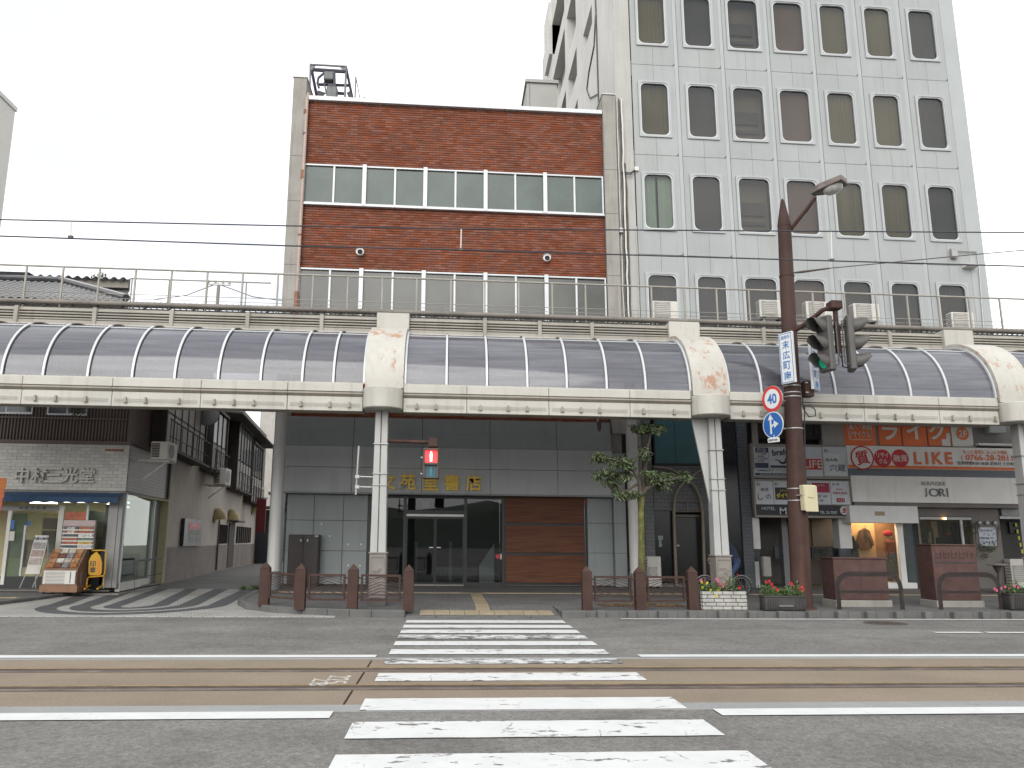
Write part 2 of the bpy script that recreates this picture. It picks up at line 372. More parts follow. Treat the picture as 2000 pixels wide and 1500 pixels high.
for i, (x0, x1, y0, y1) in enumerate(((-120, -.93, 10.855, 11.08), (2.55, 120, 10.855, 11.08), (-120, -1.0, 7.27, 7.55), (2.42, 120, 7.27, 7.55), (3.4, 60, 16.02, 16.16),
                                      (8.42, 9.28, 13.68, 13.84), (9.36, 14, 13.68, 13.84))):
    MB().quad((x0, y0, .009), (x1, y0, .009), (x1, y1, .009), (x0, y1, .009)).build('line', P_LINE, road)
for a, b_, m in ((15.72, 15.25, P_OK), (14.86, 14.4, P_OK), (14.06, 13.6, P_MID), (13.32, 12.85, P_BAD), (12.5, 12.05, P_OK), (11.6, 11.14, P_MID),
                 (10.69, 10.3, P_BAD), (9.58, 9.08, P_MID), (8.1, 7.57, P_OK), (7.1, 6.55, P_MID), (6.07, 5.5, P_MID), (5.0, 4.45, P_OK)):
    pts = [(-.78, a), (2.2, a), (2.24, b_), (-.78, b_)]
    u = [(-.78+i*.11, b_+.012*noise.noise((i*.9, b_*5, 0))) for i in range(28)]; v = [(-.78+i*.11, a+.012*noise.noise((i*.9, a*5, 3))) for i in range(28)]
    MB().prism([(x, y, .0085) for x, y in u]+[(x, y, .0085) for x, y in v[::-1]], (0, 0, .003)).build('stripe', m, road)
BED = mat('track_slab', (.235, .188, .138), .9, .14, .6, fine=.2, fsc=45, bump=.3, bsc=60, streak=.0)
bed = MB().quad((-120, 7.86, -.05), (120, 7.86, -.05), (120, 10.69, -.05), (-120, 10.69, -.05)).build('tram_track_bed', mat('joint_filler', (.03, .027, .024), .9), kind='structure')
for y0, y1 in ((7.852, 8.575), (8.925, 9.725), (10.075, 10.698)):
    for x0, x1 in ((-120, -.967), (-.943, 120)):
        MB().box(x0, x1, y0, y1, -.045, .003 if y0 != 7.852 else .002).build('slab', BED, bed)
RAIL = mat('worn_rail', (.20, .165, .145), .45, .3, 4, metal=.4); RAILD = mat('rail_bed', (.085, .062, .048), .85, .35, 5, fine=.4, fsc=50); RAILY = mat('rail_edge_rust', (.27, .19, .09), .9, .3, 6); RAILG = mat('rail_groove', (.02, .017, .015), .9)
for yc in (8.75, 9.90):
    r = MB().box(-120, 120, yc-.09, yc-.02, -.045, .003).build('rail', RAIL, bed)
    MB().box(-120, 120, yc-.174, yc-.12, -.045, -.002).box(-120, 120, yc+.02, yc+.135, -.045, -.001).build('rail_filler', RAILD, r, kind='stuff')
    MB().box(-120, 120, yc+.145, yc+.174, -.045, .001).build('edge_strip', RAILY, r); MB().box(-120, 120, yc-.119, yc+.0195, -.045, -.03).build('groove', RAILG, r)
q0, q1 = gnd(660, 1328), gnd(626, 1333)
MB().text('225', (q0.x, q0.y, .004), .24, (0, -1, 0), (1, 0, 0), .003, w=.5).text('2.8', (q1.x, q1.y, .004), .2, (0, -1, 0), (1, 0, 0), .003, w=.42).build('painted_number', mat('chalk_paint', (.42, .41, .37), .8, .3, 14), bed, kind='stuff')
# manhole
mh = MB().lathe((8.44, 15.38, -.01), [(.40, 0), (.40, .018), (.34, .018), (.33, .012), (.0, .012)], 28)
for i in range(-4, 5):
    for j in range(-4, 5):
        if i*i+j*j < 17: mh.cbox((8.44+i*.07, 15.38+j*.07, .006), .035, .035, .008)
mh.build('manhole_cover', mat('cast_iron', (.075, .06, .055), .7, .2, 6), base=(8.44, 15.38, 0), label='round dark iron manhole cover set in the asphalt lane near the kerb', cat='manhole cover')
# alley mouth: pale pavers with dark curved bands, then plain asphalt
PAVW = paver('pale_paver', (.44, .435, .41), (.38, .375, .355), (.17, .165, .155), .21, .11)
PAVD = paver('dark_paver', (.10, .105, .11), (.08, .085, .09), (.05, .05, .05), .21, .11)
MB().prism([(-10.4, 16.32, -.04), (-2.2, 16.32, -.04), (-2.2, 17.4, -.04), (-4.2, 19, -.04), (-4.9, 25, -.04), (-10.4, 25, -.04)], (0, 0, .05)).build('alley_apron', PAVW, kind='structure')
ap = bpy.data.objects['alley_apron']
for r, yb, wt in ((1.72, 16.82, 2.1), (1.08, 17.45, 1.27), (.47, 18.15, .42)):
    path = [(-8.0-wt, 24.98)]+[(-6.9-r*math.cos(R(a)), 19-(19-yb)*math.sin(R(a))) for a in range(0, 181, 6)]+[(-8.0+wt, 24.98)]
    b = MB(); P = [Vector((x, y, 0)) for x, y in path]; lo = []; hi = []
    for i, p in enumerate(P):
        t = (P[min(i+1, len(P)-1)]-P[max(i-1, 0)]).normalized(); n = Vector((-t.y, t.x, 0))*(.2 if r > .5 else .17)
        lo.append(p-n+Vector((0, 0, .014))); hi.append(p+n+Vector((0, 0, .014)))
    for i in range(len(P)-1): b.quad(lo[i], lo[i+1], hi[i+1], hi[i])
    b.build('dark_band', PAVD, ap)
MB().prism([(-10.4, 25.005, -.04), (-5.0, 25.005, -.04), (-5.0, 40, -.04), (-6, 110, -.04), (-22, 110, -.04), (-12, 50, -.04)], (0, 0, .05)).build('alley', mat('alley_asphalt', (.19, .185, .178), .9, .15, .5, fine=.3, fsc=40), kind='structure')
# pavements with kerbs
PAVE = paver('pavement_slab', (.145, .145, .142), (.125, .125, .123), (.075, .075, .072), .3, .3, .008)
RZ = .125
KP = [(60, 16.3), (2.75, 16.3), (2.25, 16.24), (-.85, 16.24), (-1.5, 16.3), (-2.4, 16.6), (-3.5, 17.12), (-4.3, 17.95), (-4.8, 19.2), (-5.05, 21), (-5.2, 25.1)]
inner = [(60, 16.46), (2.75, 16.46), (2.25, 16.4), (-.85, 16.4), (-1.45, 16.46), (-2.32, 16.75), (-3.4, 17.25), (-4.17, 18.05), (-4.65, 19.25), (-4.9, 21.02), (-5.05, 25.1)]
sw = MB()
rampL, rampR = -.75, 2.2
poly = [(60, 16.46), (2.75, 16.46), (2.25, 16.4), (2.25, 17.8), (-.85, 17.8)]+inner[3:]+[(-5.05, 27), (60, 27)]
sw.prism([(x, y, -.03) for x, y in poly][::-1], (0, 0, RZ+.03))
sidewalk = sw.build('sidewalk', PAVE, kind='structure')
rp = MB(); rp.prism([(2.245, 16.4, .035), (2.245, 17.8, RZ-.001), (2.245, 17.8, -.03), (2.245, 16.4, -.03)], (-3.09, 0, 0)); rp.build('kerb_ramp', PAVE, sidewalk)
KERB = mat('kerb_stone', (.125, .125, .12), .85, .15, 2.5, fine=.2, fsc=50, rnd=.06, spots=.3)
def kerbs(path, inn, par, top, low=None):
    for i in range(len(path)-1):
        a, b_ = Vector((*path[i], 0)), Vector((*path[i+1], 0)); c, d = Vector((*inn[i], 0)), Vector((*inn[i+1], 0)); n = max(1, round((b_-a).length/.62))
        for k in range(n):
            if a.lerp(b_, k/n).x > 24 or a.lerp(b_, k/n).x < -16: continue
            u0, u1 = k/n+.004, (k+1)/n-.004; h = top
            if low and low[0] < a.lerp(b_, (k+.5)/n).x < low[1] and abs(a.y-16.24) < .02 and abs(b_.y-16.24) < .02: h = .03
            p = [a.lerp(b_, u0), c.lerp(d, u0), c.lerp(d, u1), a.lerp(b_, u1)]
            MB().prism([q+Vector((0, 0, -.04)) for q in p], (0, 0, h+.04)).build('kerb_stone', KERB, par, bevel=.012)
kerbs(KP, inner, sidewalk, RZ+.012, (-.9, 2.3))
KL = [(-30, 16.4), (-10.9, 16.5), (-10.2, 17.3), (-9.85, 18.6), (-9.72, 20.4), (-9.7, 22.6)]; IL = [(-30, 16.56), (-10.95, 16.66), (-10.33, 17.38), (-10, 18.65), (-9.87, 20.4), (-9.85, 22.6)]
s2 = MB().prism([(x, y, -.03) for x, y in IL+[(-9.85, 24), (-30, 24)]], (0, 0, .1)).build('sidewalk', PAVE, kind='structure')
kerbs(KL, IL, s2, .085)
MB().prism([(-9.845, 22.2, -.03), (-8.6, 22.2, -.03), (-8.9, 26, -.03), (-9.845, 26, -.03)], (0, 0, .075)).build('shop_step', CONC, s2)
TACT = mat('tactile_yellow', (.31, .255, .165), .8, .12, 4, rnd=.1, fine=.12)
def tdots(b):
    b.box(-.145, .145, -.145, .145, 0, .006)
    for i in range(5):
        for j in range(5): b.add([(-.12+i*.06+s*.014, -.12+j*.06+t*.014, .006) for s, t in ((-1, -1), (1, -1), (1, 1), (-1, 1))]+[(-.12+i*.06, -.12+j*.06, .011)], [(0, 1, 4), (1, 2, 4), (2, 3, 4), (3, 0, 4)])
def tbars(b):
    b.box(-.145, .145, -.145, .145, 0, .006)
    for i in range(4): b.box(-.12+i*.08-.016, -.12+i*.08+.016, -.14, .14, .006, .011)
def tbarx(b):
    b.box(-.145, .145, -.145, .145, 0, .006)
    for i in range(4): b.box(-.14, .14, -.12+i*.08-.016, -.12+i*.08+.016, .006, .011)
MD, ML, MX = mesh_of(tdots, 'tactile_dots', TACT), mesh_of(tbars, 'tactile_bars', TACT), mesh_of(tbarx, 'tactile_bars_across', TACT)
def rampz(y): return .035+(y-16.4)/1.4*(RZ-.036)+.003
for i in range(9):
    for j in range(2):
        y = 16.6+j*.3; o = put('tactile_tile', MD, sidewalk, at=(-.42+i*.3, y, rampz(y))); o.rotation_euler.x = math.atan(.089/1.4)
for j in range(16):
    y = 17.2+j*.3; z = rampz(y) if y < 17.75 else RZ+.002
    o = put('tactile_tile', ML, sidewalk, at=(.72, y, z))
    if y < 17.75: o.rotation_euler.x = math.atan(.089/1.4)
for i in range(80):
    x = -4.3+i*.3
    put('tactile_tile', MD if abs(x-.7) < .3 else MX, sidewalk, at=(x, 21.75, RZ+.002))
for i in range(9):
    put('tactile_tile', MX, s2, at=(-12.6+i*.3, 20.15-.0*i, .073))
# ------------------------------------------------------------------ the arcade canopy
Yf = 17.4
ar = thing('arcade_canopy', 'long cream arcade roof with curved smoky glazing over the pavement', 'arcade', (0, Yf, 0))
CAN = mat('canopy_frame', (.44, .425, .385), .5, .1, .9, streak=.38, scol=(.23, .17, .11), spots=.12)
CAND = mat('canopy_moulding', (.29, .26, .22), .6, .15, 1.5, streak=.4)
SMOKE, N_, K_ = nodes_mat('smoked_polycarbonate')
N_.clear(); o_ = N_.new('ShaderNodeOutputMaterial'); p_ = N_.new('ShaderNodeBsdfPrincipled'); t_ = N_.new('ShaderNodeBsdfTransparent'); t_.inputs[0].default_value = (.8, .8, .85, 1)
p_.inputs['Base Color'].default_value = (.115, .115, .15, 1); p_.inputs['Roughness'].default_value = .1; p_.inputs['Specular IOR Level'].default_value = 1.
g_ = N_.new('ShaderNodeNewGeometry'); q_ = N_.new('ShaderNodeMapping'); q_.inputs['Scale'].default_value = (.5, 6, 9); n_ = N_.new('ShaderNodeTexNoise'); n_.inputs['Scale'].default_value = 1.4; n_.inputs['Detail'].default_value = 5
r_ = N_.new('ShaderNodeValToRGB'); r_.color_ramp.elements[0].position = .32; r_.color_ramp.elements[0].color = (.105, .107, .125, 1); r_.color_ramp.elements[1].position = .7; r_.color_ramp.elements[1].color = (.185, .188, .21, 1)
K_(g_.outputs['Position'], q_.inputs[0]); K_(q_.outputs[0], n_.inputs['Vector']); K_(n_.outputs['Fac'], r_.inputs[0]); hs_ = N_.new('ShaderNodeHueSaturation'); oi_ = N_.new('ShaderNodeObjectInfo'); mr_ = N_.new('ShaderNodeMapRange'); mr_.inputs[3].default_value = .8; mr_.inputs[4].default_value = 1.2; K_(oi_.outputs['Random'], mr_.inputs[0]); K_(mr_.outputs[0], hs_.inputs['Value']); K_(r_.outputs[0], hs_.inputs['Color']); K_(hs_.outputs[0], p_.inputs['Base Color'])
x_ = N_.new('ShaderNodeMixShader'); x_.inputs[0].default_value = .6; K_(t_.outputs[0], x_.inputs[1]); K_(p_.outputs[0], x_.inputs[2]); K_(x_.outputs[0], o_.inputs[0])
RIBD = mat('weathered_aluminium', (.17, .155, .14), .5, .2, 4)
def arc(t, off=0.): a = R(t); return (17.5+1.75-(1.75+off)*math.cos(a), 4.9+(1.55+off)*math.sin(a))
def arcband(x0, x1, t0, t1, off0, off1, n=10):
    b = MB()
    A = [arc(t0+(t1-t0)*i/n, off0) for i in range(n+1)]; B = [arc(t0+(t1-t0)*i/n, off1) for i in range(n+1)]
    V = []
    for x in (x0, x1):
        V += [(x, y, z) for y, z in A]+[(x, y, z) for y, z in B]
    m = n+1; F = []
    for i in range(n):
        F += [(i, i+1, 2*m+i+1, 2*m+i), (m+i+1, m+i, 3*m+i, 3*m+i+1), (i+1, i, m+i, m+i+1), (2*m+i, 2*m+i+1, 3*m+i+1, 3*m+i)]
    F += [(0, m, 3*m, 2*m)[::-1], (m-1, 2*m-1, 4*m-1, 3*m-1)]
    return b.add(V, F)
DC = [-1.48, 5.89, 13.22]
RIBS = [[3, 84, 171, 258, 341, 426, 509, 590, 651], [872, 951, 1030, 1107, 1185, 1261], [1487, 1559, 1632, 1705, 1779, 1852]]
rx = [[spot(p, 733+p*.024, 17.5).x for p in g] for g in RIBS]
rx[0] = [rx[0][0]-.915*k for k in range(4, 0, -1)]+rx[0]
rx.append([DC[2]+1.4+.91*k for k in range(8)])
bounds = [(-14, DC[0]-.36), (DC[0]+.44, DC[1]-.44), (DC[1]+.44, DC[2]-.44), (DC[2]+.44, 21.5)]
for g, (a, c) in zip(rx, bounds):
    e = [a]+g+[c]
    for i in range(len(e)-1): arcband(e[i]+.012, e[i+1]-.012, 0, 90, -.02, -.012, 14).build('glazing_pane', SMOKE, ar, smooth=40)
    for i in range(len(e)-1): arcband(e[i]+.02, e[i+1]-.02, 58, 60, -.008, .006, 2).build('glazing_bar', ALU, ar)
    for x in g:
        rb = arcband(x-.024, x+.024, 0, 64, -.005, .03, 12).build('rib', ALU, ar, smooth=40)
        arcband(x-.024, x+.024, 64.2, 88, -.005, .029, 6).build('weathered_rib_end', RIBD, rb, smooth=40)
        arcband(x+.027, x+.042, 0, 90, -.03, .004, 14).build('seal', RUBBER, rb, smooth=40)
    MB().box(a, c, 17.44, 17.56, 4.868, 4.893).build('sill', CAN, ar)
RUSTY = mat('rusty_cream_panel', (.45, .435, .39), .5, .08, 1.1, streak=.3, scol=(.25, .2, .14), rust=.75, thresh=.55)
for i, cx in enumerate(DC):
    arcband(cx-.40, cx+.44, -4, 90, 0., .13, 16).build('arch_cap', RUSTY, ar, smooth=40)
    for s in (-1, 1): arcband(cx+.02+s*.455-.022, cx+.02+s*.455+.022, 0, 90, 0., .05, 12).build('cap_flashing', ALU, ar, smooth=40)
    MB().box(cx-.36, cx+.44, 19.22, 19.75, 6.58, 7.03).build('ridge_box', CAN, ar, bevel=.015)
    out = [(cx-.44, 17.9)]+[(cx-.43*math.cos(R(a)), 17.38-.36*math.sin(R(a))) for a in range(0, 181, 12)]+[(cx+.44, 17.9)]
    MB().prism([(x, y, 4.30) for x, y in out], (0, 0, .46)).build('capital', CAN, ar, smooth=40, bevel=.02)
# fascia panels
joints = [[-14, -12.1, -10.2]+[spot(p, 742+p*.024, Yf).x for p in (44, 220, 393, 562)]+[DC[0]-.44], [DC[0]+.44]+[spot(p, 765, Yf).x for p in (912, 1072, 1230)]+[DC[1]-.45],
          [DC[1]+.45]+[spot(p, 780, Yf).x for p in (1687, 1833)]+[DC[2]-.45], [DC[2]+.45, 15.5, 17.4, 19.3, 21.5]]
for g in joints:
    for a, c in zip(g[:-1], g[1:]):
        MB().box(a+.005, c-.005, Yf, Yf+.12, 4.685, 4.862).build('fascia_panel', CAN, ar, bevel=.006)
        MB().box(a+.005, c-.005, Yf+.02, Yf+.1, 4.255, 4.57).build('lower_panel', CAN, ar, bevel=.006)
        MB().prism([(a+.004, Yf-.02, 4.66), (a+.004, Yf-.02, 4.63), (a+.004, Yf+.05, 4.575), (a+.004, Yf+.2, 4.575), (a+.004, Yf+.2, 4.68), (a+.004, Yf+.04, 4.68)], (c-a-.008, 0, 0)).build('moulding', CAND, ar)
        k = a+.3; cl = MB()
        while k < c-.1:
            cl.box(k-.018, k+.018, Yf-.035, Yf+.018, 4.33, 4.45).box(k-.04, k+.04, Yf-.01, Yf+.018, 4.325, 4.345); k += random.choice((.42, .62, .7))
        cl.box(a+.06, c-.06, Yf-.018, Yf-.010, 4.405, 4.412).box(a+.06, c-.06, Yf-.018, Yf-.010, 4.362, 4.369)
        cl.build('lamp_clip', CAND, ar)
    MB().box(g[0], g[-1], Yf+.13, Yf+.5, 4.27, 4.86).build('beam', CAND, ar)
MB().box(-14, 21.5, 19.26, 20.4, 6.455, 6.53).build('roof_slab', CAN, ar); MB().box(-14, 21.5, 23.9, 24.4, 6.455, 6.53).build('roof_slab', CAN, ar)
TRANSL = glass('added_translucent_sheet', (.8, .8, .84), .72, (.3, .3, .33), .15)  # unseen translucent roof panels, added to brighten the space under the arcade
for k in range(19):
    x = -14+k*1.87; MB().box(x+.05, x+1.82, 20.405, 23.895, 6.47, 6.48).build('added_translucent_panel', TRANSL, ar); MB().box(x-.05, x+.05, 20.405, 23.895, 6.42, 6.53).build('added_panel_bar', CAN, ar)
# parapet of four rails, upstand behind darkened in colour for the shade between
PAR = mat('parapet_paint', (.33, .31, .27), .7, .15, .9, streak=.45, scol=(.2, .13, .08), rust=.5, thresh=.63)
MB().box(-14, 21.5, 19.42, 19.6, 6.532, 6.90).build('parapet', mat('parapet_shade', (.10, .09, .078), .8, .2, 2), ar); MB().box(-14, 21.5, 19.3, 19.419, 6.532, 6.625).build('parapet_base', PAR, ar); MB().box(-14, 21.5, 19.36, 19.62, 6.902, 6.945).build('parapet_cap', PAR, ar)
for z in (6.665, 6.735, 6.805, 6.873):
    MB().tube([(-14, 19.34, z), (21.5, 19.34, z)], .023, 8).build('parapet_rail', PAR, ar, smooth=50)
for p in (29, 183, 334, 483, 628, 947, 1054, 1156, 1490, 1605, 1735):
    x = spot(p, 640, 19.32).x; MB().box(x-.045, x+.045, 19.27, 19.415, 6.53, 6.95).build('parapet_post', PAR, ar)
PIPE = mat('gutter_pipe', (.165, .15, .13), .6, .2, 1.5, streak=.5, rust=.35, thresh=.62)
MB().tube([(-14, 19.8, 7.215), (21.5, 19.8, 7.215)], .065, 12).build('gutter_pipe', PIPE, ar, smooth=50)
WALK = mat('walkway_steel', (.055, .05, .047), .8, .2, 4)
wk = MB()
for k in range(7): wk.box(-14, 21.5, 19.95+k*.2, 19.98+k*.2, 7.29, 7.32)
for k in range(240): wk.box(-14+k*.148, -13.985+k*.148, 19.95, 21.2, 7.321, 7.335)
MB().box(-14, 21.5, 21.2, 21.26, 7.2, 7.32).build('walkway_beam', WALK, ar)
wk.build('walkway_grating', WALK, ar, kind='stuff')
MB().box(-14, 21.5, 19.64, 19.70, 6.945, 7.035).build('walkway_beam', WALK, ar)
for k in range(58):
    x = -13.7+k*.6
    MB().tube([(x, 19.67, 7.03), (x+.2, 20.0, 7.28)], .02, 5).build('walkway_strut', WALK, ar)
RAILP = mat('railing_paint', (.30, .285, .25), .6, .15, 3, streak=.3, rust=.3, thresh=.63)
for z, r in ((8.30, .026), (7.62, .009), (7.5, .007)):
    MB().tube([(-14, 20.3, z), (21.5, 20.3, z)], r, 8).build('handrail', RAILP, ar, smooth=50)
for k in range(39):
    x = -13.55+k*.902
    MB().box(x-.02, x+.02, 20.28, 20.32, 7.2, 8.28).build('railing_post', RAILP, ar)
for z in (spot(410, 549, 23.5).z,):
    MB().tube([(spot(256, 545, 23.5).x, 23.5, z), (-5.45, 23.5, z)], .022, 6).build('inner_handrail', RAILP, ar, smooth=50)
    for p in (257, 330, 405, 481): MB().tube([(spot(p, 560, 23.5).x, 23.5, z-1.5), (spot(p, 560, 23.5).x, 23.5, z-.02)], .02, 6).build('inner_post', RAILP, ar)
MB().tube([(-14, 23.5, 7.9), (-5.45, 23.5, 7.9)], .012, 5).build('inner_handrail', RAILP, ar)
# columns
COLM = mat('column_enamel', (.37, .372, .36), .45, .08, 1.2, streak=.25, scol=(.2, .18, .15))
STONE = mat('relief_stone', (.25, .225, .205), .8, .12, 4, fine=.15, fsc=60, bump=.15)
for i, cx in enumerate(DC):
    cx = cx+(-.03, .12, .2)[i]
    for s, gx in ((-1, 0), (1, 1)):
        b = MB(); x0, x1, u0, u1 = (-.17, -.014, -.135, -.012) if s < 0 else (.002, .165, .004, .135)
        vs = [(cx+x0, 17.5, 1.2), (cx+x1, 17.5, 1.2), (cx+x1, 17.83, 1.2), (cx+x0, 17.83, 1.2), (cx+u0, 17.53, 4.3), (cx+u1, 17.53, 4.3), (cx+u1, 17.8, 4.3), (cx+u0, 17.8, 4.3)]
        b.add(vs, [(0, 3, 2, 1), (4, 5, 6, 7), (0, 1, 5, 4), (1, 2, 6, 5), (2, 3, 7, 6), (3, 0, 4, 7)]).build('column', COLM, ar, bevel=.01)
    MB().box(cx-.02, cx+.02, 17.56, 17.75, 1.2, 4.3).build('column_core', DARKST, ar)
    for z in (3.55, 2.9, 2.65):
        MB().box(cx-.165, cx+.16, 17.49, 17.84, z, z+.018).build('strap', STEEL, ar)
    pd = MB().box(cx-.17, cx+.18, 17.45, 17.88, .27, 1.2).build('pedestal', STONE, ar, bevel=.012)
    MB().box(cx-.19, cx+.2, 17.43, 17.9, 1.2, 1.235).build('pedestal_cap', STONE, pd, bevel=.008)
    MB().box(cx-.18, cx+.19, 17.44, 17.89, .13, .27).build('pedestal_base', mat('base_stone', (.12, .11, .1), .8, .15), pd)
    rl = MB()
    for a in ((-.14, .15, 1.13, 1.145), (-.14, .15, .3, .312), (-.14, -.128, .312, 1.13), (.138, .15, .312, 1.13)): rl.box(cx+a[0], cx+a[1], 17.436, 17.4495, a[2], a[3])
    rng_ = random.Random(i)
    for k in range(15):
        z = .95-.25*rng_.random(); x = cx-.1+.2*rng_.random(); rl.tube([(x-.03, 17.446, z-.015), (x, 17.446, z+.02), (x+.035, 17.446, z-.01), (x+.05, 17.446, z+.006)], .006, 4)
    for k in range(6): z = .62-k*.045; x = cx-.1+.07*rng_.random(); rl.tube([(x, 17.446, z), (x+.14, 17.446, z+.004)], .005, 4)
    rl.build('relief', STONE, pd)
    if i == 1: MB().prism([(cx-.165, 17.66, 2.35), (cx-.14, 17.66, 4.29), (cx-.5, 17.66, 4.29), (cx-.17, 17.66, 2.35)], (0, .06, 0)).build('bracket_fin', COLM, ar)
for x, b0 in ((-4.83, .9), (5.34, .9)):
    MB().lathe((x, 23, 0), [(.185, .62), (.17, .66), (.165, 6.45)], 24).build('round_column', mat('round_column_paint', (.56, .555, .53), .45, .08, 1.2, streak=.2), ar, smooth=40)
    MB().lathe((x, 23, 0), [(.21, .12), (.21, .6), (.187, .62)], 24).build('column_foot', mat('foot_grey', (.17, .18, .18), .6, .1), ar, smooth=40)
# small lamp hanging behind the fascia
sp = thing('hanging_lamp', 'small dark lamp on a white rod under the arcade, right of centre', 'lamp', (spot(1170, 815, 19).x, 19, 4.9))
bx = BASE[sp].x; zb = spot(1170, 838, 19).z
MB().tube([(bx-.03, 19, 5.2), (bx-.03, 19, zb+.12)], .018, 6).build('rod', WPLAS, sp); MB().lathe((bx, 19, zb), [(.02, -.06), (.05, 0), (.06, .16), (.03, .2)], 10).build('lamp_body', DARKST, sp, smooth=40)
# ------------------------------------------------------------------ brick building
FY = 25.1
bb = thing('brick_building', 'three storey red brick tiled building with two long window bands and a grey bookshop front', 'building', (0, FY, RZ))
BX0, BX1 = -4.97, 5.15
MB().box(-5.30, 5.50, FY+.06, 38, 5.1, 16.13).build('wall', mat('dark_mortar', (.075, .05, .045), .9, .15, 2), bb)
for x0, x1, z in ((-5.42, BX0-.005, 16.87), (BX1+.02, 5.62, 16.82)):
    MB().box(x0, x1, FY-.12, FY+3.4, 5.2 if x0 < 0 else 4.9, z).build('concrete_pier', CONC, bb, bevel=.01)
    MB().box(x0-.02, x1+.02, FY-.15, FY+3.45, z+.002, z+.05).build('pier_cap', STEEL, bb)
    for zj in (14.0, 12.4, 10.2): MB().box(x0-.002, x1+.002, FY-.123, FY-.121, zj, zj+.014).build('pour_joint', DARKST, bb)
MB().box(BX0, BX1, FY-.1, FY+.06, 16.1, 16.24).build('coping', ALU, bb)
BRICK = mat('brick_tile', (.205, .071, .041), .7, .1, .8, rnd=.2, attr=True, fine=.12, fsc=40, streak=.05, spec=.1)
bl, bh = .2275, .066
def ubrick(b): b.box(0, bl, 0, .022, 0, bh)
UB = mesh_of(ubrick, 'brick', BRICK)
stuff = MB(); stuff.att = []; nb = 0
rb_ = random.Random(3)
for z0, z1, sep in ((10.19, 12.37, 1), (13.83, 16.1, 0), (5.25, 6.4, 0)):
    row = 0; z = z0+.006
    while z+bh < z1+.01:
        x = BX0+.004-(bl+.0035)*(.5 if row % 2 else 0)
        while x < BX1-.02:
            a, c = max(x, BX0+.003), min(x+bl, BX1-.003)
            if c-a > .03:
                if sep and nb < 300 and row < 8 and abs(c-a-bl) < .01:
                    put('brick', UB, bb, at=(a, FY+.036+rb_.uniform(-.003, .003), z)); nb += 1
                else:
                    stuff.box(a, c, FY+.036+rb_.uniform(-.003, .003), FY+.06, z, z+bh); t = rb_.random(); stuff.att += [t]*6
            x += bl+.0035
        z += bh+.018; row += 1
stuff.build('brick_facing', BRICK, bb, kind='stuff')
FROST = mat('frosted_glass', (.062, .088, .078), .3, .2, 1.1, streak=.0, fine=.08, fsc=9, spec=.4, coat=.1)
FROST2 = mat('blind_behind_glass', (.085, .087, .078), .16, .3, .55, spec=.4, coat=.12)
for zt, zb, gm in ((13.79, 12.37, FROST), (10.15, 8.4, FROST2)):
    for k in range(5):
        a = BX0+.02+k*2.022; c = a+2.0
        w = MB().box(a, c, FY-.03, FY+.055, zt-.05, zt).box(a, c, FY-.06, FY+.055, zb, zb+.055).box(a, a+.05, FY-.03, FY+.055, zb+.055, zt-.05).box(c-.05, c, FY-.03, FY+.055, zb+.055, zt-.05)
        wf = w.build('window', ALU, bb)
        m0 = (a+c)/2
        MB().box(m0-.03, m0+.03, FY-.02, FY+.03, zb+.056, zt-.051).build('sash', ALU, wf)
        for u0, u1, yo in ((a+.051, m0-.031, .0), (m0+.031, c-.051, .02)):
            MB().box(u0, u1, FY+.012+yo, FY+.02+yo, zb+.056, zt-.051).build('pane', gm, wf)
            MB().box(u0+.02, u1-.02, FY-.003+yo, FY+.010+yo, zt-.085, zt-.055).build('gasket', RUBBER, wf)
        if k: MB().box(a-.075, a+.055, FY-.1, FY-.031, zb-.02, zt+.02).build('mullion', ALU, bb)
    MB().box(BX0, BX1, FY-.09, FY+.055, zb-.04, zb-.002).build('window_sill', ALU, bb)
PINK = mat('drainpipe_paint', (.37, .285, .24), .5, .12, 2, streak=.3); COPPER = mat('drainpipe_rust', (.22, .09, .045), .6, .25, 5)
dp = MB().tube([(-4.93, FY-.02, 16.35), (-4.94, FY-.1, 16.1), (-4.97, FY-.1, 8.0)], .058, 10).build('drainpipe', PINK, bb, smooth=50)
for z0, z1 in ((15.55, 15.7), (13.2, 13.5), (8.2, 9.3), (11.2, 11.26), (14.8, 14.86)): MB().tube([(-4.965, FY-.1, z0), (-4.967, FY-.1, z1)], .066, 10).build('pipe_joint', COPPER, dp, smooth=50)
for p in ((703, 491), (1068, 503)):
    c = spot(*p, FY-.1)
    v = MB().lathe((c.x, FY-.14, c.z), [(.13, 0), (.125, .04), (.12, .16)], 18, 'y').build('vent_hood', WHITE, bb, smooth=40)
    MB().disc((c.x+.01, FY-.155, c.z-.03), .085, .012, 16).build('vent_opening', BLACK, v)
    MB().add([(c.x+.128*math.cos(R(a)), y, c.z+.128*math.sin(R(a))) for y in (FY-.2, FY-.14) for a in range(0, 181, 15)], [(i, i+1, 14+i, 13+i) for i in range(12)]).build('vent_lip', WHITE, v)
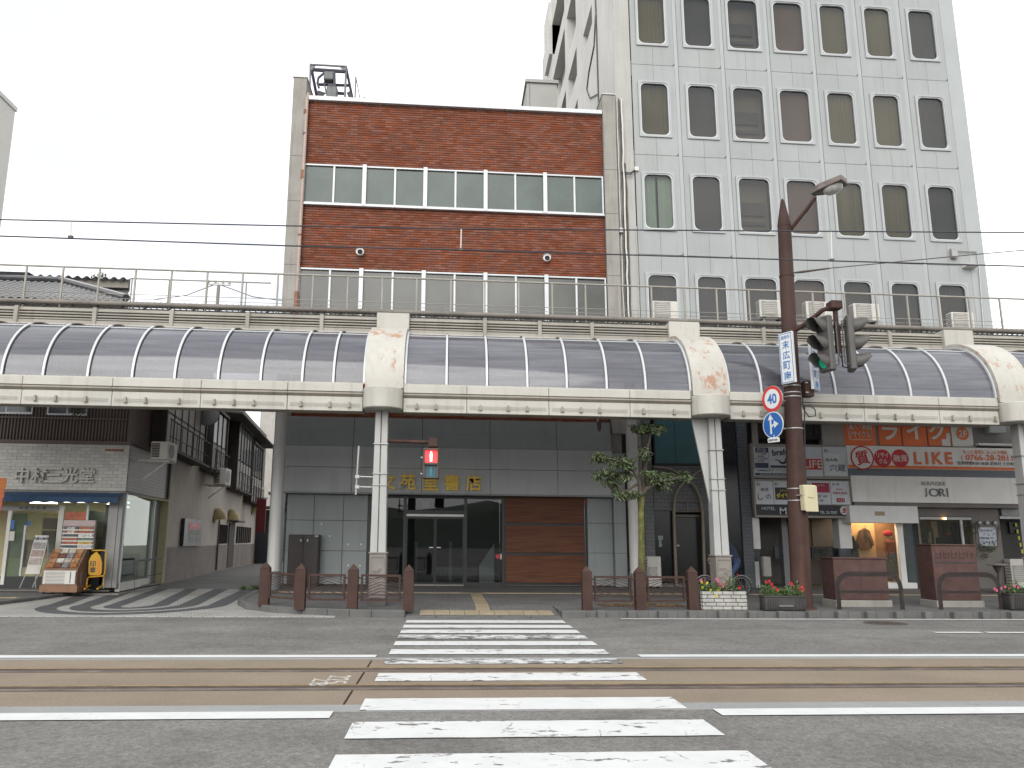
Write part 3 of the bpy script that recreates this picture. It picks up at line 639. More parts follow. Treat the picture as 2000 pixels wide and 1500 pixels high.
# ground floor front
MB().box(5.4, 6.3, FY+.55, FY+.7, .1, 8).build('side_infill', DARKST, bb)
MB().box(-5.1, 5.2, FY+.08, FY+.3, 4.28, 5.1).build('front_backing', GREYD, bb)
def cells(xs, z0, z1, y0, y1, m, name='cladding_panel'):
    for a, c in zip(xs[:-1], xs[1:]): MB().box(a+.006, c-.006, y0, y1, z0+.005, z1-.005).build(name, m, bb, bevel=.004)
JX = [-5.1, -2.98, -.86, 1.25, 3.36, 5.1]
cells(JX, 4.75, 5.24, FY-.2, FY+.05, GREYD); cells(JX, 4.3, 4.75, FY-.28, FY+.05, GREYD)  # shade on the two upper rows is painted in as darker grey
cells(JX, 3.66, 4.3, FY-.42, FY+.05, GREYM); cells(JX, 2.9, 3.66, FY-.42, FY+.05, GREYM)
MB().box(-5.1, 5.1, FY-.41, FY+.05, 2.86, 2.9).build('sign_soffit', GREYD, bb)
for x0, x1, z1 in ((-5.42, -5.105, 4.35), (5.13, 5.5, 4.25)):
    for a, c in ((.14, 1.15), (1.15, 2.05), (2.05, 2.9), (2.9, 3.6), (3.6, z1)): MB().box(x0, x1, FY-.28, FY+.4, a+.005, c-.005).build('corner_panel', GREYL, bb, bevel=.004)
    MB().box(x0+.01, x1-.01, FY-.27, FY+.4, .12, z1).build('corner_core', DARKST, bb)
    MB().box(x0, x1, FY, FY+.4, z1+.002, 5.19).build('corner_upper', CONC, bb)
zz = [.16, 1.15, 2.06, 2.86]
for j in range(3):
    cells([-4.95, -4.13, -3.24, -2.5], zz[j], zz[j+1], FY-.06, FY+.05, GREYL)
    cells([4.32, 5.12], zz[j], zz[j+1], FY-.06, FY+.05, GREYL)
MB().box(-5.0, -2.5, FY+.051, FY+.2, .12, 2.86).build('front_backing', DARKST, bb); MB().box(4.31, 5.13, FY+.051, FY+.2, .12, 2.86).build('front_backing', DARKST, bb)
hl = MB()
for p in ((628, 1023), (705, 1063), (680, 1063), (680, 1104), (703, 1105), (680, 1128), (705, 1128), (644, 1047)):
    c = spot(*p, FY-.06); hl.cbox((c.x, FY-.063, c.z), .04, .006, .05)
hl.build('wall_scar', WHITE, bb)
zl = spot(850, 942, FY-.45).z
for ch, p in zip('文苑堂書店', (757, 796, 841, 883, 925)):
    MB().text(ch, (spot(p, 941, FY-.45).x, FY-.43, zl), .50, ext=.05, bold=.022).build('letter', GOLD, bb)
# entrance
GL = glass('shop_glass', (.62, .66, .66), .12, (.03, .035, .035), .01)
DK = mat('dark_frame', (.02, .02, .021), .4, .1)
INT = mat('dim_interior', (.045, .048, .05), .8, .2, .8)
x_ = [spot(p, 1060, FY).x for p in (717, 790, 909, 985, 1143)]
MB().box(x_[0]-.02, x_[3]+.02, FY+2.6, FY+2.7, .14, 2.86).build('lobby_back', INT, bb)
MB().box(x_[0]-.02, x_[4], FY+.25, FY+2.7, 2.865, 2.95).build('lobby_ceiling', INT, bb)
MB().box(x_[0]-.1, x_[0]-.03, FY+.2, FY+2.7, .14, 2.86).build('lobby_side', INT, bb); MB().box(x_[3]+.03, x_[3]+.1, FY+.2, FY+2.7, .14, 2.86).build('lobby_side', INT, bb)
MB().box(x_[0], x_[4], FY+.02, FY+2.6, .128, .15).build('lobby_floor', mat('lobby_floor', (.15, .15, .15), .3, .1), bb)
fr = MB()
for x in (x_[0]+.04, x_[1], x_[2], x_[3]-.03): fr.box(x-.045, x+.045, FY-.03, FY+.1, .15, 2.86)
fr.box(x_[0], x_[3], FY-.025, FY+.09, 2.78, 2.855)
fr.box(x_[1]+.046, x_[2]-.046, FY-.02, FY+.08, 2.30, 2.40); fr.box(x_[0]+.09, x_[1]-.046, FY-.02, FY+.08, .15, .22); fr.box(x_[2]+.046, x_[3]-.08, FY-.02, FY+.08, .15, .24)
fr.build('entrance_frame', DK, bb)
for a, c, z0, z1 in ((x_[0]+.09, x_[1]-.046, .23, 2.77), (x_[2]+.046, x_[3]-.08, .25, 2.77), (x_[1]+.046, x_[2]-.046, 2.41, 2.77)):
    MB().box(a, c, FY+.03, FY+.04, z0, z1).build('pane', GL, bb)
MB().box(x_[1]+.05, x_[2]-.05, FY-.05, FY-.02, 2.215, 2.285).build('door_header', WHITE, bb)
MB().box(x_[1]+.05, x_[2]-.05, FY-.06, FY+.1, .13, .17).build('door_sill', mat('brass_sill', (.27, .25, .21), .5, .1), bb)
mid = (x_[1]+x_[2])/2
for a, c in ((x_[1]+.05, mid-.008), (mid+.008, x_[2]-.05)):
    d = MB().box(a, c, FY, FY+.04, .175, .22).box(a, c, FY, FY+.04, 2.15, 2.21).box(a, a+.035, FY, FY+.04, .22, 2.15).box(c-.035, c, FY, FY+.04, .22, 2.15).build('glass_door', DK, bb)
    MB().box(a+.036, c-.036, FY+.015, FY+.024, .221, 2.149).build('pane', GL, d)
    hx = mid-.12 if a < mid-.1 else mid+.12
    MB().box(hx-.06, hx+.06, FY-.02, FY+.012, 1.26, 1.29).build('handle', WHITE, d)
MB().prism([(x_[2]+.45, FY+.5, .15), (x_[2]+.92, FY+.5, .15), (x_[2]+.92, FY+.5, 1.42), (x_[2]+.45, FY+.5, .72)], (0, .03, 0)).build('leaning_board', WHITE, bb)
for p in (812, 880): c = spot(p, 1090, FY+.9); MB().box(c.x-.05, c.x+.05, FY+.9, FY+.98, .15, 1.45).build('lobby_post', mat('lobby_post', (.25, .3, .3), .4), bb)
MB().box(x_[1]+.5, x_[1]+.75, FY+.4, FY+.42, 2.5, 2.72).build('lobby_notice', WHITE, bb)
MB().disc((x_[3]-.2, FY+.022, 1.02), .07, .006, 16).build('round_sticker', RED, bb); MB().box(x_[3]-.12, x_[3]-.085, FY+.022, FY+.028, .93, 1.1).build('white_sticker', WHITE, bb)
WGR, N_, K_ = nodes_mat('wood_grain'); p_ = N_['Principled BSDF']; p_.inputs['Roughness'].default_value = .6; p_.inputs['Specular IOR Level'].default_value = .2
g_ = N_.new('ShaderNodeNewGeometry'); q_ = N_.new('ShaderNodeMapping'); q_.inputs['Scale'].default_value = (.6, 3, 14); n_ = N_.new('ShaderNodeTexNoise'); n_.inputs['Scale'].default_value = 2; n_.inputs['Detail'].default_value = 7; n_.inputs['Distortion'].default_value = .6
r_ = N_.new('ShaderNodeValToRGB'); r_.color_ramp.elements[0].position = .3; r_.color_ramp.elements[0].color = (.10, .042, .026, 1); r_.color_ramp.elements[1].position = .7; r_.color_ramp.elements[1].color = (.19, .082, .046, 1)
K_(g_.outputs['Position'], q_.inputs[0]); K_(q_.outputs[0], n_.inputs['Vector']); K_(n_.outputs['Fac'], r_.inputs[0]); K_(r_.outputs[0], p_.inputs['Base Color'])
for k in range(3):
    z0 = .22+k*.905
    MB().box(x_[3]+.02, x_[4]-.01, FY+.0, FY+.02, z0-.04 if k else .16, z0+.865).build('panel_back', DK, bb)
    MB().box(x_[3]+.03, x_[4]-.03, FY-.045, FY-.002, z0+.02, z0+.845).build('wood_panel', WGR, bb, bevel=.003)
MB().box(x_[3]-.02, x_[4], FY-.02, FY+.1, .128, .157).build('panel_plinth', DK, bb)
MB().box(x_[4]+.0, x_[4]+.04, FY-.03, FY+.1, .16, 2.86).build('panel_edge', DK, bb)
MB().box(x_[4]+.02, x_[4]+.1, FY-.07, FY-.061, 2.7, 2.79).build('small_red_plate', RED, bb)
# storage cabinet standing in front
cx0, cx1 = spot(561, 1100, 24.6).x, spot(621, 1100, 24.6).x; zt = spot(590, 1044, 24.6).z
DBR = mat('cabinet_brown', (.03, .022, .02), .45, .2, 2)
cb = thing('storage_cabinet', 'dark brown two door cabinet standing against the grey wall left of the entrance', 'cabinet', ((cx0+cx1)/2, 24.8, RZ))
MB().box(cx0, cx1, 24.62, 24.98, RZ, zt).build('body', DBR, cb, bevel=.01)
mc = (cx0+cx1)/2
for a, c in ((cx0+.02, mc-.006), (mc+.006, cx1-.02)):
    d = MB().box(a, c, 24.595, 24.618, RZ+.05, zt-.02).build('door', DBR, cb, bevel=.004)
    MB().cbox((mc-.08 if a < mc-.1 else mc+.12, 24.588, zt-.17), .035, .012, .07).build('hinge', WPLAS, d)
MB().box(cx1-.12, cx1-.02, 24.59, 24.594, zt-.06, zt-.025).build('label_plate', WPLAS, cb); MB().cbox((mc+.1, 24.588, RZ+.22), .035, .012, .07).build('lock', WPLAS, cb)
# rooftop steel frame with winch
fm = thing('rooftop_winch_frame', 'steel lifting frame with winch motor on the left end of the brick roof', 'steel frame', (-4.65, 27, 16.0))
FST = mat('frame_steel', (.20, .19, .21), .6, .2, 5); FSD = mat('frame_dark_steel', (.07, .065, .085), .6, .2, 5); MOT = mat('motor_grey', (.14, .15, .15), .6, .2, 6)
def fp(px, py, Y=27): return spot(px, py, Y)
def strut(pts, r, nm='strut', m=FST, par=None, Y=27): MB().tube([spot(p[0], p[1], p[2] if len(p) > 2 else Y) for p in pts], r, 6).build(nm, m, par or fm)
strut([(606, 125), (605, 205)], .035, 'post'); strut([(676, 129), (673, 210)], .045, 'post'); strut([(606, 126), (678, 130)], .04, 'beam'); strut([(611, 136), (676, 140)], .07, 'beam', FSD)
strut([(609, 137), (620, 196, 27.5)], .06, 'brace', FSD); strut([(676, 132), (690, 200, 27.5)], .055, 'brace', FSD); strut([(622, 165), (683, 167)], .055, 'beam', FSD, Y=27.4); strut([(660, 182), (673, 183)], .06, 'beam', FSD, Y=27.4)
MB().prism([fp(*p) for p in ((606, 127), (616, 128), (611, 137), (606, 138))], (0, .04, 0)).build('gusset', FST, fm); MB().prism([fp(*p) for p in ((663, 130), (676, 130), (676, 141), (670, 136))], (0, .04, 0)).build('gusset', FST, fm)
MB().prism([fp(*p, 27.3) for p in ((620, 176), (636, 181), (624, 193), (620, 194))], (0, .05, 0)).build('gusset', FSD, fm); MB().prism([fp(*p, 27.3) for p in ((684, 177), (690, 196), (680, 188), (677, 181))], (0, .05, 0)).build('gusset', FSD, fm)
c = fp(642, 148); MB().cbox((c.x, 27.1, c.z), .36, .3, .34).lathe((c.x-.02, 27.1, c.z+.16), [(.17, 0), (.15, .08)], 12).build('motor', MOT, fm, bevel=.03)
c = fp(648, 181); MB().cbox((c.x, 27.1, c.z), .38, .3, .5).build('gearbox', MOT, fm, bevel=.03)
c = fp(648, 166); MB().tube([(c.x-.15, 27.1, c.z), (c.x+.12, 27.1, c.z)], .1, 10).build('drum', FSD, fm)
strut([(634, 142), (622, 152), (620, 163), (623, 172)], .045, 'bracket_arm', FSD); strut([(653, 140), (654, 178)], .05, 'bracket_arm', FSD); strut([(633, 160), (638, 185)], .03, 'hose', FSD); strut([(657, 178), (646, 192), (640, 194)], .02, 'hose', FSD)
strut([(695, 150), (693, 200)], .03, 'stay', FST); strut([(695, 150), (704, 198)], .018, 'stay', FSD)
c = fp(712, 194); MB().lathe((c.x, 27, 16.0), [(.11, 0), (.11, c.z-16.0), (.07, c.z-15.95)], 12).build('vent_stub', FST, fm)
MB().box(-5.2, -3.4, 26.6, 27.7, 15.97, 16.06).build('base_frame', FSD, fm)
# grey rooftop hut
hx0, hx1 = spot(1029, 190, 29.5).x, spot(1088, 190, 29.5).x; hz = spot(1058, 163, 29.5).z
ht = thing('rooftop_hut', 'plain grey metal hut on the right of the brick roof', 'roof hut', ((hx0+hx1)/2, 29.5, 16.0))
HUT = mat('hut_grey', (.33, .335, .31), .6, .06, 1)
MB().box(hx0, hx1, 29.5, 31.6, 16.0, hz).build('wall', HUT, ht); MB().box(hx0-.06, hx1+.06, 29.42, 31.7, hz+.003, hz+.14).build('roof', HUT, ht)
MB().box(hx0+.1, hx0+.13, 29.485, 29.499, 16.1, hz-.05).build('seam', FST, ht)
# ------------------------------------------------------------------ white office building
wb = thing('white_office_building', 'tall white office building with rows of tall dark rounded windows', 'building', (12.3, FY, RZ))
WX0, WX1 = 6.0, 18.58
WALLW = mat('white_side_wall', (.60, .59, .56), .8, .08, .5, streak=.4, scol=(.3, .28, .24), fine=.06, fsc=30)
PANEL = mat('moulded_panel', (.338, .352, .35), .5, .05, .7, spec=.3, streak=.3, scol=(.22, .22, .2), rnd=.03)
PANF = mat('panel_frame', (.36, .38, .378), .4, .05, 1)
# side wall with openings
def fside(u, v, d): return (WX0+.06+d, u, v)
sh = [(31.0, 33.25, 23.95, 24.9), (35.2, 38.1, 26.8, 29.3), (35.2, 38.0, 24.1, 25.6), (38.9, 43.9, 26.6, 29.3), (38.9, 41.3, 24.0, 25.5), (35.2, 38.0, 21.3, 22.8), (38.9, 43.0, 21.0, 22.8), (35.2, 38.1, 29.9, 32.4), (38.9, 43.9, 30.4, 33)]
holed(MB(), FY+.3, 44.5, 8, 40, sh, fside, .5).build('side_wall', WALLW, wb)
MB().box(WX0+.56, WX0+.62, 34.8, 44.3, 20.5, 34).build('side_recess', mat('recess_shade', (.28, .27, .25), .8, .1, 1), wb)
MB().box(WX0+.06, WX0+3, 44.51, 49, 8, 33.8).build('rear_block', WALLW, wb); MB().box(WX0-.15, WX0+2.5, 43.9, 46.3, 31, 34.6).build('stair_tower', WALLW, wb)
for y, z0, z1 in ((46.6, 27.5, 30.5), (47.7, 24.8, 26.5)): MB().box(WX0+.03, WX0+.058, y, y+.25, z0, z1).build('slot', BLACK, wb)
MB().box(WX0+.12, WX0+.5, 38.9, 41.2, 24.1, 24.16).build('red_pipe', COPPER, wb)
MB().box(WX0+.3, WX1-.02, FY+.4, FY+.6, 4.9, 40).build('core_wall', mat('room_dark', (.05, .048, .045), .9, .1), wb)
MB().box(5.66, 6.245, FY+.0, FY+.05, 5.5, 24.5).build('corner_strip', mat('corner_paint', (.40, .395, .37), .7, .08, .8, streak=.35, scol=(.2, .18, .15)), wb, bevel=.01)
MB().box(18.02, WX1, FY-.015, FY+3, 5.2, 24.5).build('corner_strip', PANF, wb, bevel=.01)
for zz_ in (9.0, 12.45, 15.95, 19.4): MB().box(5.655, 6.25, FY-.003, FY-.0005, zz_, zz_+.015).build('strip_joint', STEEL, wb)
TOPS = [20.95, 17.41, 13.95, 10.31]; CX = [6.56+.49+k*1.697 for k in range(7)]
CWID = [.97, .97, 1.1, 1.08, .97, .97, .97]; WH = 1.97
def cpanel(w, lo, hi, side):
    """half of a moulded bay panel, C-shaped round the rounded window, about the window's top centre"""
    def fn(b):
        r = .13; hole = rrect(-w/2-.1, w/2+.1, -WH-.1, .1, .1)
        if side < 0: pts = [(-.004, hi), (-.772, hi), (-.772, lo), (-.004, lo), (-.004, -WH-.1)]+[(x, z) for x, z in hole if x < 0][::1]
        hl_ = [(x, z) for x, z in hole if x < 0] if side < 0 else [(x, z) for x, z in hole if x > 0]
        if side < 0:
            hl_ = sorted(hl_, key=lambda p: math.atan2(p[1]+WH/2, p[0]) % (2*math.pi), reverse=True)   # bottom-left round to top-left
            P = [(-.004, hi), (-.772, hi), (-.772, lo), (-.004, lo), (-.004, -WH-.1)]+hl_+[(-.004, .1)]
        else:
            hl_ = sorted(hl_, key=lambda p: math.atan2(p[1]+WH/2, p[0]))
            P = [(.004, hi), (.004, .1)]+hl_[::-1]+[(.004, -WH-.1), (.004, lo), (.67, lo), (.74, lo+.03), (.772, lo+.11), (.772, hi)]
            P = P[::-1]
        b.prism([(x, 0, z) for x, z in P][::-1], (0, .07, 0))
    return fn
def frame_ring(w, o, i, y0, y1):
    def fn(b):
        A = rrect(-w/2-o, w/2+o, -WH-o, o, .02+.4*max(0, .13-o)); B = rrect(-w/2-i, w/2+i, -WH-i, i, .19-i*.3); n = len(A); V = []
        for y in (y0, y1): V += [(x, y, z) for x, z in A]+[(x, y, z) for x, z in B]
        F = []
        for k in range(n):
            j = (k+1) % n; F += [(k, j, n+j, n+k), (2*n+j, 2*n+k, 3*n+k, 3*n+j), (j, k, 2*n+k, 2*n+j), (n+k, n+j, 3*n+j, 3*n+k)]
        b.add(V, F)
    return fn
CG = glass('office_glass', (.72, .72, .70), .10, (.05, .05, .05), .015)
CURT = {'olive': mat('olive_curtain', (.36, .32, .18), .8, .1, 1), 'dark': mat('grey_curtain', (.15, .143, .137), .8, .12, 1), 'brown': mat('brown_curtain', (.34, .225, .18), .8, .06, 1),
        'green': mat('green_curtain', (.8, .95, .85), .8, .06, 2), 'room': mat('room_wall', (.32, .28, .22), .8, .15, 1)}
KIND = ['olive', 'dark', 'room', 'brown', 'olive', 'olive', 'dark']
cache = {}
for r_, zt in enumerate(TOPS):
    hi = (TOPS[r_-1]-zt)*.0+.72 if r_ else 1.6
    lo = -(zt-TOPS[r_+1])+.735 if r_ < 3 else -WH-2.2
    for k, cx in enumerate(CX):
        w = CWID[k]
        for sd_ in (-1, 1):
            key = ('p', w, round(lo, 2), round(hi, 2), sd_)
            if key not in cache: cache[key] = mesh_of(cpanel(w, lo, hi, sd_), 'facade_panel', PANEL)
            put('facade_panel', cache[key], wb, at=(cx, FY-.02, zt))
        key = ('f', w)
        if key not in cache: cache[key] = (mesh_of(frame_ring(w, .095, .03, -.045, .05), 'window_frame', PANF), mesh_of(frame_ring(w, .03, -.004, -.02, .06), 'window_rim', ALU))
        f = put('window', cache[key][0], wb, at=(cx, FY-.02, zt)); put('rim', cache[key][1], f, at=(cx, FY-.02, zt))
        MB().box(cx-w/2-.02, cx+w/2+.02, FY+.02, FY+.026, zt-WH-.02, zt+.02).build('pane', CG, f, base=(cx, FY-.02, zt))
        kd = KIND[k]
        if r_ == 3 and kd != 'brown': kd = 'dark'
        if r_ == 2 and k == 0: kd = 'green'
        rr = random.Random(k+10*r_)
        if kd == 'room':
            b = MB().box(cx-w/2-.05, cx+w/2+.05, FY+.33, FY+.38, zt-WH-.05, zt+.05).build('room_wall', CURT['room'], f, base=(cx, FY-.02, zt))
            MB().box(cx-w/2, cx+w/2-.12, FY+.24, FY+.3, zt-1.25, zt-.78).build('cupboard', CURT['dark'], f, base=(cx, FY-.02, zt)); MB().box(cx-w/2, cx+w/2-.1, FY+.24, FY+.3, zt-1.6, zt-1.48).build('shelf', CURT['dark'], f, base=(cx, FY-.02, zt))
        else:
            segs = [(-w/2-.05, w/2+.05)] if kd != 'green' else [(-w/2-.05, -.035), (.03, w/2+.05)]
            for a, c_ in segs:
                n = 22; A = []
                for i in range(n+1): A.append((cx+a+(c_-a)*i/n, FY+.16+(.022*math.sin(i*2.1+k)+rr.uniform(-.008, .008))*(1.2 if kd in ('olive', 'green') else .3)))
                b = MB(); V = [(x, y, zt-WH-.05) for x, y in A]+[(x, y, zt+.05) for x, y in A]; b.add(V, [(i, i+1, n+2+i, n+1+i) for i in range(n)])
                b.build('curtain', CURT[kd], f, base=(cx, FY-.02, zt), smooth=80)
        if k: pass
for k in range(8):
    x = CX[0]-.8485+1.697*k
    if 0 < k < 7: MB().box(x-.066, x+.066, FY-.005, FY+.05, 5.4, 23).build('mullion_strip', PANF, wb)
MB().box(WX0+.1, WX1-.14, FY+.052, FY+.39, 5.4, 5.5).build('facade_base', PANEL, wb)
bz = MB()
for r_, zt in enumerate(TOPS): bz.box(WX0+.12, WX1-.14, FY+.051, FY+.3, zt+.3, zt+.9)
bz.build('spandrel_core', PANEL, wb)
# cables and conduits beside the pier
CAB = mat('cable_grey', (.09, .085, .08), .6, .3, 8)
for i, (x, y) in enumerate(((5.7, -.05), (5.76, -.1), (5.80, -.06), (5.84, -.12), (5.88, -.06), (5.93, -.05))):
    rr = random.Random(i+50); b = MB(); z = 16.7 if i < 4 else 14.3
    pts = []
    while z > 6: pts.append((x+rr.uniform(-.02, .02), FY+y+rr.uniform(-.01, .01), z)); z -= .5
    b.tube(pts, .03 if i % 2 else .02, 6).build('cable', CAB if i % 3 else WPLAS, wb)
cpipe = spot(1245, 500, FY-.08); MB().tube([(cpipe.x, FY-.08, 12.0), (cpipe.x, FY-.08, 8.0)], .02, 6).build('conduit', STEEL, wb)
a_, b2 = spot(1213, 337, FY-.12), spot(1243, 330, FY-.05)
for dz in (0, -.05): MB().tube([a_+Vector((0, 0, dz)), a_.lerp(b2, .5)+Vector((.05, -.05, -.1+dz)), b2], .018, 6).build('cable_loop', RUBBER, wb)
MB().cbox(b2, .14, .08, .14).build('cable_gland', WPLAS, wb)
c = spot(1213, 450, FY-.1); MB().cbox(c, .12, .1, .16).build('junction_box', STEEL, wb)
for p0, p1 in (((1180, 0), (1164, 130)), ((1164, 130), (1147, 170)), ((1147, 170), (1150, 190)), ((1150, 190), (1168, 184))):
    pass
def onx(px, py, X): d = ray(px, py); t = X/d.x; return Vector((X, d.y*t, EYE+d.z*t-G*X))
MB().tube([onx(*p, WX0+.03) for p in ((1163, 30), (1160, 90), (1150, 140), (1146, 175), (1152, 192), (1167, 184))], .03, 6).build('cable', CAB, wb)
MB().tube([onx(*p, WX0+.03) for p in ((1163, 0), (1165, 60), (1169, 205))], .035, 6).build('cable', CAB, wb)
c = spot(1863, 495, FY-.1); MB().cbox(c, .22, .14, .34).build('meter_box', STEEL, wb, bevel=.01)
MB().tube([c+Vector((.1, 0, .1)), spot(1907, 492, FY-.06), spot(1912, 520, FY-.06), spot(1921, 640, FY-.06)], .02, 6).build('conduit', STEEL, wb)
c = spot(1895, 521, FY-.15); MB().prism([(c.x-.22, FY-.04, c.z-.03), (c.x-.22, FY-.3, c.z+.0), (c.x-.22, FY-.3, c.z+.05), (c.x-.22, FY-.04, c.z+.09)], (.44, 0, 0)).build('outdoor_light', WPLAS, wb)
# ------------------------------------------------------------------ air conditioners on the arcade roof
def ac_unit(name, label, base, w=.78, h=.55, d=.3, m=WPLAS, group=None, feet=True):
    t = thing(name, label, 'air conditioner', base, group); x, y, z = base
    MB().box(x-w/2, x+w/2, y-d/2, y+d/2, z+.05, z+.05+h).build('casing', m, t, bevel=.015)
    g = MB(); cx = x-w*.12; cz = z+.05+h/2; rg = min(h, w*.72)*.42
    g.box(cx-rg*1.06, cx+rg*1.06, y-d/2-.012, y-d/2-.001, cz-rg*1.06, cz+rg*1.06); gp = g.build('fan_surround', mat('grille_grey', (.32, .31, .29), .6, .1), t)
    q = MB()
    for k in range(8):
        zz = cz-rg*.85+k*1.7*rg/7; hw = math.sqrt(max(.001, rg*rg-(zz-cz)**2)); q.box(cx-hw, cx+hw, y-d/2-.022, y-d/2-.0125, zz-.008, zz+.008)
    q.build('grille', m, gp)
    MB().box(x+w/2-.14, x+w/2-.03, y-d/2-.004, y-d/2-.001, z+.05+h*.3, z+.05+h*.9).build('service_cover', m, t)
    s = MB()
    for k in range(9): s.box(x-w/2-.006, x-w/2-.001, y-d/2+.03, y+d/2-.03, z+.09+k*h*.1, z+.11+k*h*.1)
    s.build('side_fins', mat('fin_dark', (.08, .08, .08), .6), t)
    if feet:
        for u in (-w*.3, w*.3): MB().box(x+u-.03, x+u+.03, y-d/2, y+d/2, z, z+.048).build('foot', RUBBER, t)
    return t
WK_Z = 7.34
for p, lab, sc in (((1299, 587), 'air conditioner on the arcade roof, leftmost of the five, below the first office window', 1), ((1508, 585), 'air conditioner on the arcade roof half hidden behind the brown lamp pole', 1.05),
                   ((1600, 588), 'air conditioner on the arcade roof just right of the lamp pole, behind the signal arm', 1.1), ((1692, 592), 'air conditioner on the arcade roof behind the right hand traffic signal', 1.08), ((1880, 609), 'air conditioner on the arcade roof, rightmost of five, by the office corner', .95)):
    c = spot(*p, 20.72); h = .50; zb_ = c.z-h-.06; t = ac_unit('air_conditioner', lab, (c.x, 20.87, zb_), .70*sc, h, .28, group='air conditioners on the arcade roof')
    for u in (-.25, .25): MB().box(c.x+u-.02, c.x+u+.02, 20.75, 20.99, 7.34, zb_-.001).build('stand', STEEL, t)
# ------------------------------------------------------------------ shop fronts on the right
def pbx(b, x0, y0, x1, y1, Y, d):
    """box whose front face fills a measured rectangle at distance Y"""
    xm, ym = (x0+x1)/2, (y0+y1)/2
    return b.box(spot(x0, ym, Y).x, spot(x1, ym, Y).x, Y, Y+d, spot(xm, y1, Y).z, spot(xm, y0, Y).z)
def pq(x0, y0, x1, y1, Y, d, name, m, par, **k): return pbx(MB(), x0, y0, x1, y1, Y, d).build(name, m, par, **k)
GT = paver('blue_grey_tile', (.10, .11, .13), (.085, .095, .115), (.05, .05, .055), .2, .1, .008, .4)
def tile_mat(name, c1, c2, mo, w, h, ms=.01, rough=.5):
    m = paver(name, c1, c2, mo, w, h, ms, rough); n = m.node_tree.nodes; q = [x for x in n if x.type == 'MAPPING'][0]; q.inputs['Rotation'].default_value = (R(-90), 0, 0); return m
GTV = tile_mat('grey_wall_tile', (.17, .175, .18), (.15, .155, .16), (.09, .09, .09), .24, .12)
BTV = tile_mat('blue_grey_wall_tile', (.115, .13, .15), (.10, .115, .13), (.07, .07, .075), .22, .11)
DBV = tile_mat('dark_brick_wall', (.075, .045, .04), (.06, .038, .034), (.035, .03, .03), .21, .07)
BLKS = mat('black_granite', (.015, .016, .019), .18, .3, 3)
TAN = mat('bronze_tube', (.20, .17, .13), .45, .1, 3, metal=.2)
ax0 = 5.66
asf = thing('arched_shop_front', 'dark closed shop front with a pointed bronze arch over its black door', 'shop front', (7.7, FY, RZ))
MB().box(5.95, 9.7, FY+.5, FY+.7, .12, 5.2).build('back_wall', BLACK, asf)
pq(1258, 812, 1276, 1146, FY-.02, .5, 'tiled_pier', GTV, asf); pq(1244, 815, 1257, 1146, FY-.1, .5, 'end_pier', CONC, asf)
pq(1276, 910, 1411, 998, FY+.05, .3, 'tiled_wall', GTV, asf)
pq(1276, 815, 1366, 909, FY+.02, .1, 'upper_window', DK, asf)
uw = asf.children[-1]
TEAL = mat('teal_film', (.05, .14, .155), .25, .15, .7, coat=.2)
for a, c in ((1279, 1318), (1319, 1363)): pq(a, 818, c, 905, FY+.005, .012, 'pane', TEAL, uw)
pq(1366, 812, 1412, 909, FY+.04, .3, 'dark_panel', BLKS, asf); pq(1412, 812, 1447, 1148, FY-.04, .4, 'granite_panel', BLKS, asf)
pq(1447, 812, 1467, 1150, FY-.12, .5, 'tiled_pier', BTV, asf)
pq(1277, 998, 1320, 1146, FY+.06, .3, 'black_wall', BLKS, asf); pq(1371, 998, 1411, 1146, FY+.06, .3, 'black_wall', BLKS, asf)
pts = [(1321, 1146), (1318, 1060), (1316, 1000), (1318, 972), (1325, 956), (1335, 944), (1343, 938)]
pt2 = [(1377, 1146), (1374, 1060), (1372, 1000), (1367, 972), (1360, 956), (1352, 945), (1343, 938)]
for P in (pts, pt2): MB().tube([spot(*p, FY-.08) for p in P], .055, 8).build('arch_tube', TAN, asf, smooth=60)
for P in ([(1277, 913), (1296, 914), (1312, 918), (1328, 927), (1338, 936)], [(1384, 916), (1368, 920), (1356, 927), (1348, 936)]): MB().tube([spot(*p, FY-.06) for p in P], .045, 8).build('arch_tail', TAN, asf, smooth=60)
MB().tube([spot(1319, 999, FY-.05), spot(1371, 999, FY-.05)], .03, 6).build('arch_bar', TAN, asf); MB().tube([spot(1324, 980, FY-.05), spot(1366, 981, FY-.05)], .02, 6).build('arch_bar', TAN, asf); MB().tube([spot(1343, 981, FY-.05), spot(1343, 999, FY-.05)], .016, 6).build('arch_bar', TAN, asf)
dr = pq(1321, 1011, 1370, 1146, FY+.2, .06, 'door', mat('black_door', (.018, .017, .017), .25, .2), asf)
pq(1319, 1005, 1371, 1010, FY+.15, .1, 'door_closer_bar', mat('dull_brass', (.13, .115, .09), .4), asf); pq(1320, 1064, 1327, 1067, FY+.15, .05, 'handle', WPLAS, dr)
for a in ((1285, 1046, 1295, 1054), (1287, 1054, 1292, 1061), (1287, 1061, 1293, 1068)): pq(*a, FY+.052, .006, 'notice', mat('pale_notice', (.25, .3, .3), .6), asf)
pq(1277, 1140, 1411, 1150, FY-.0, .6, 'threshold', GTV, asf)
c = spot(1280, 1136, 24.3)
ac_unit('air_conditioner', 'narrow white air conditioner standing on the pavement left of the pointed arch', (c.x, 24.5, RZ), .42, spot(1280, 1087, 24.35).z-RZ-.05, .3)
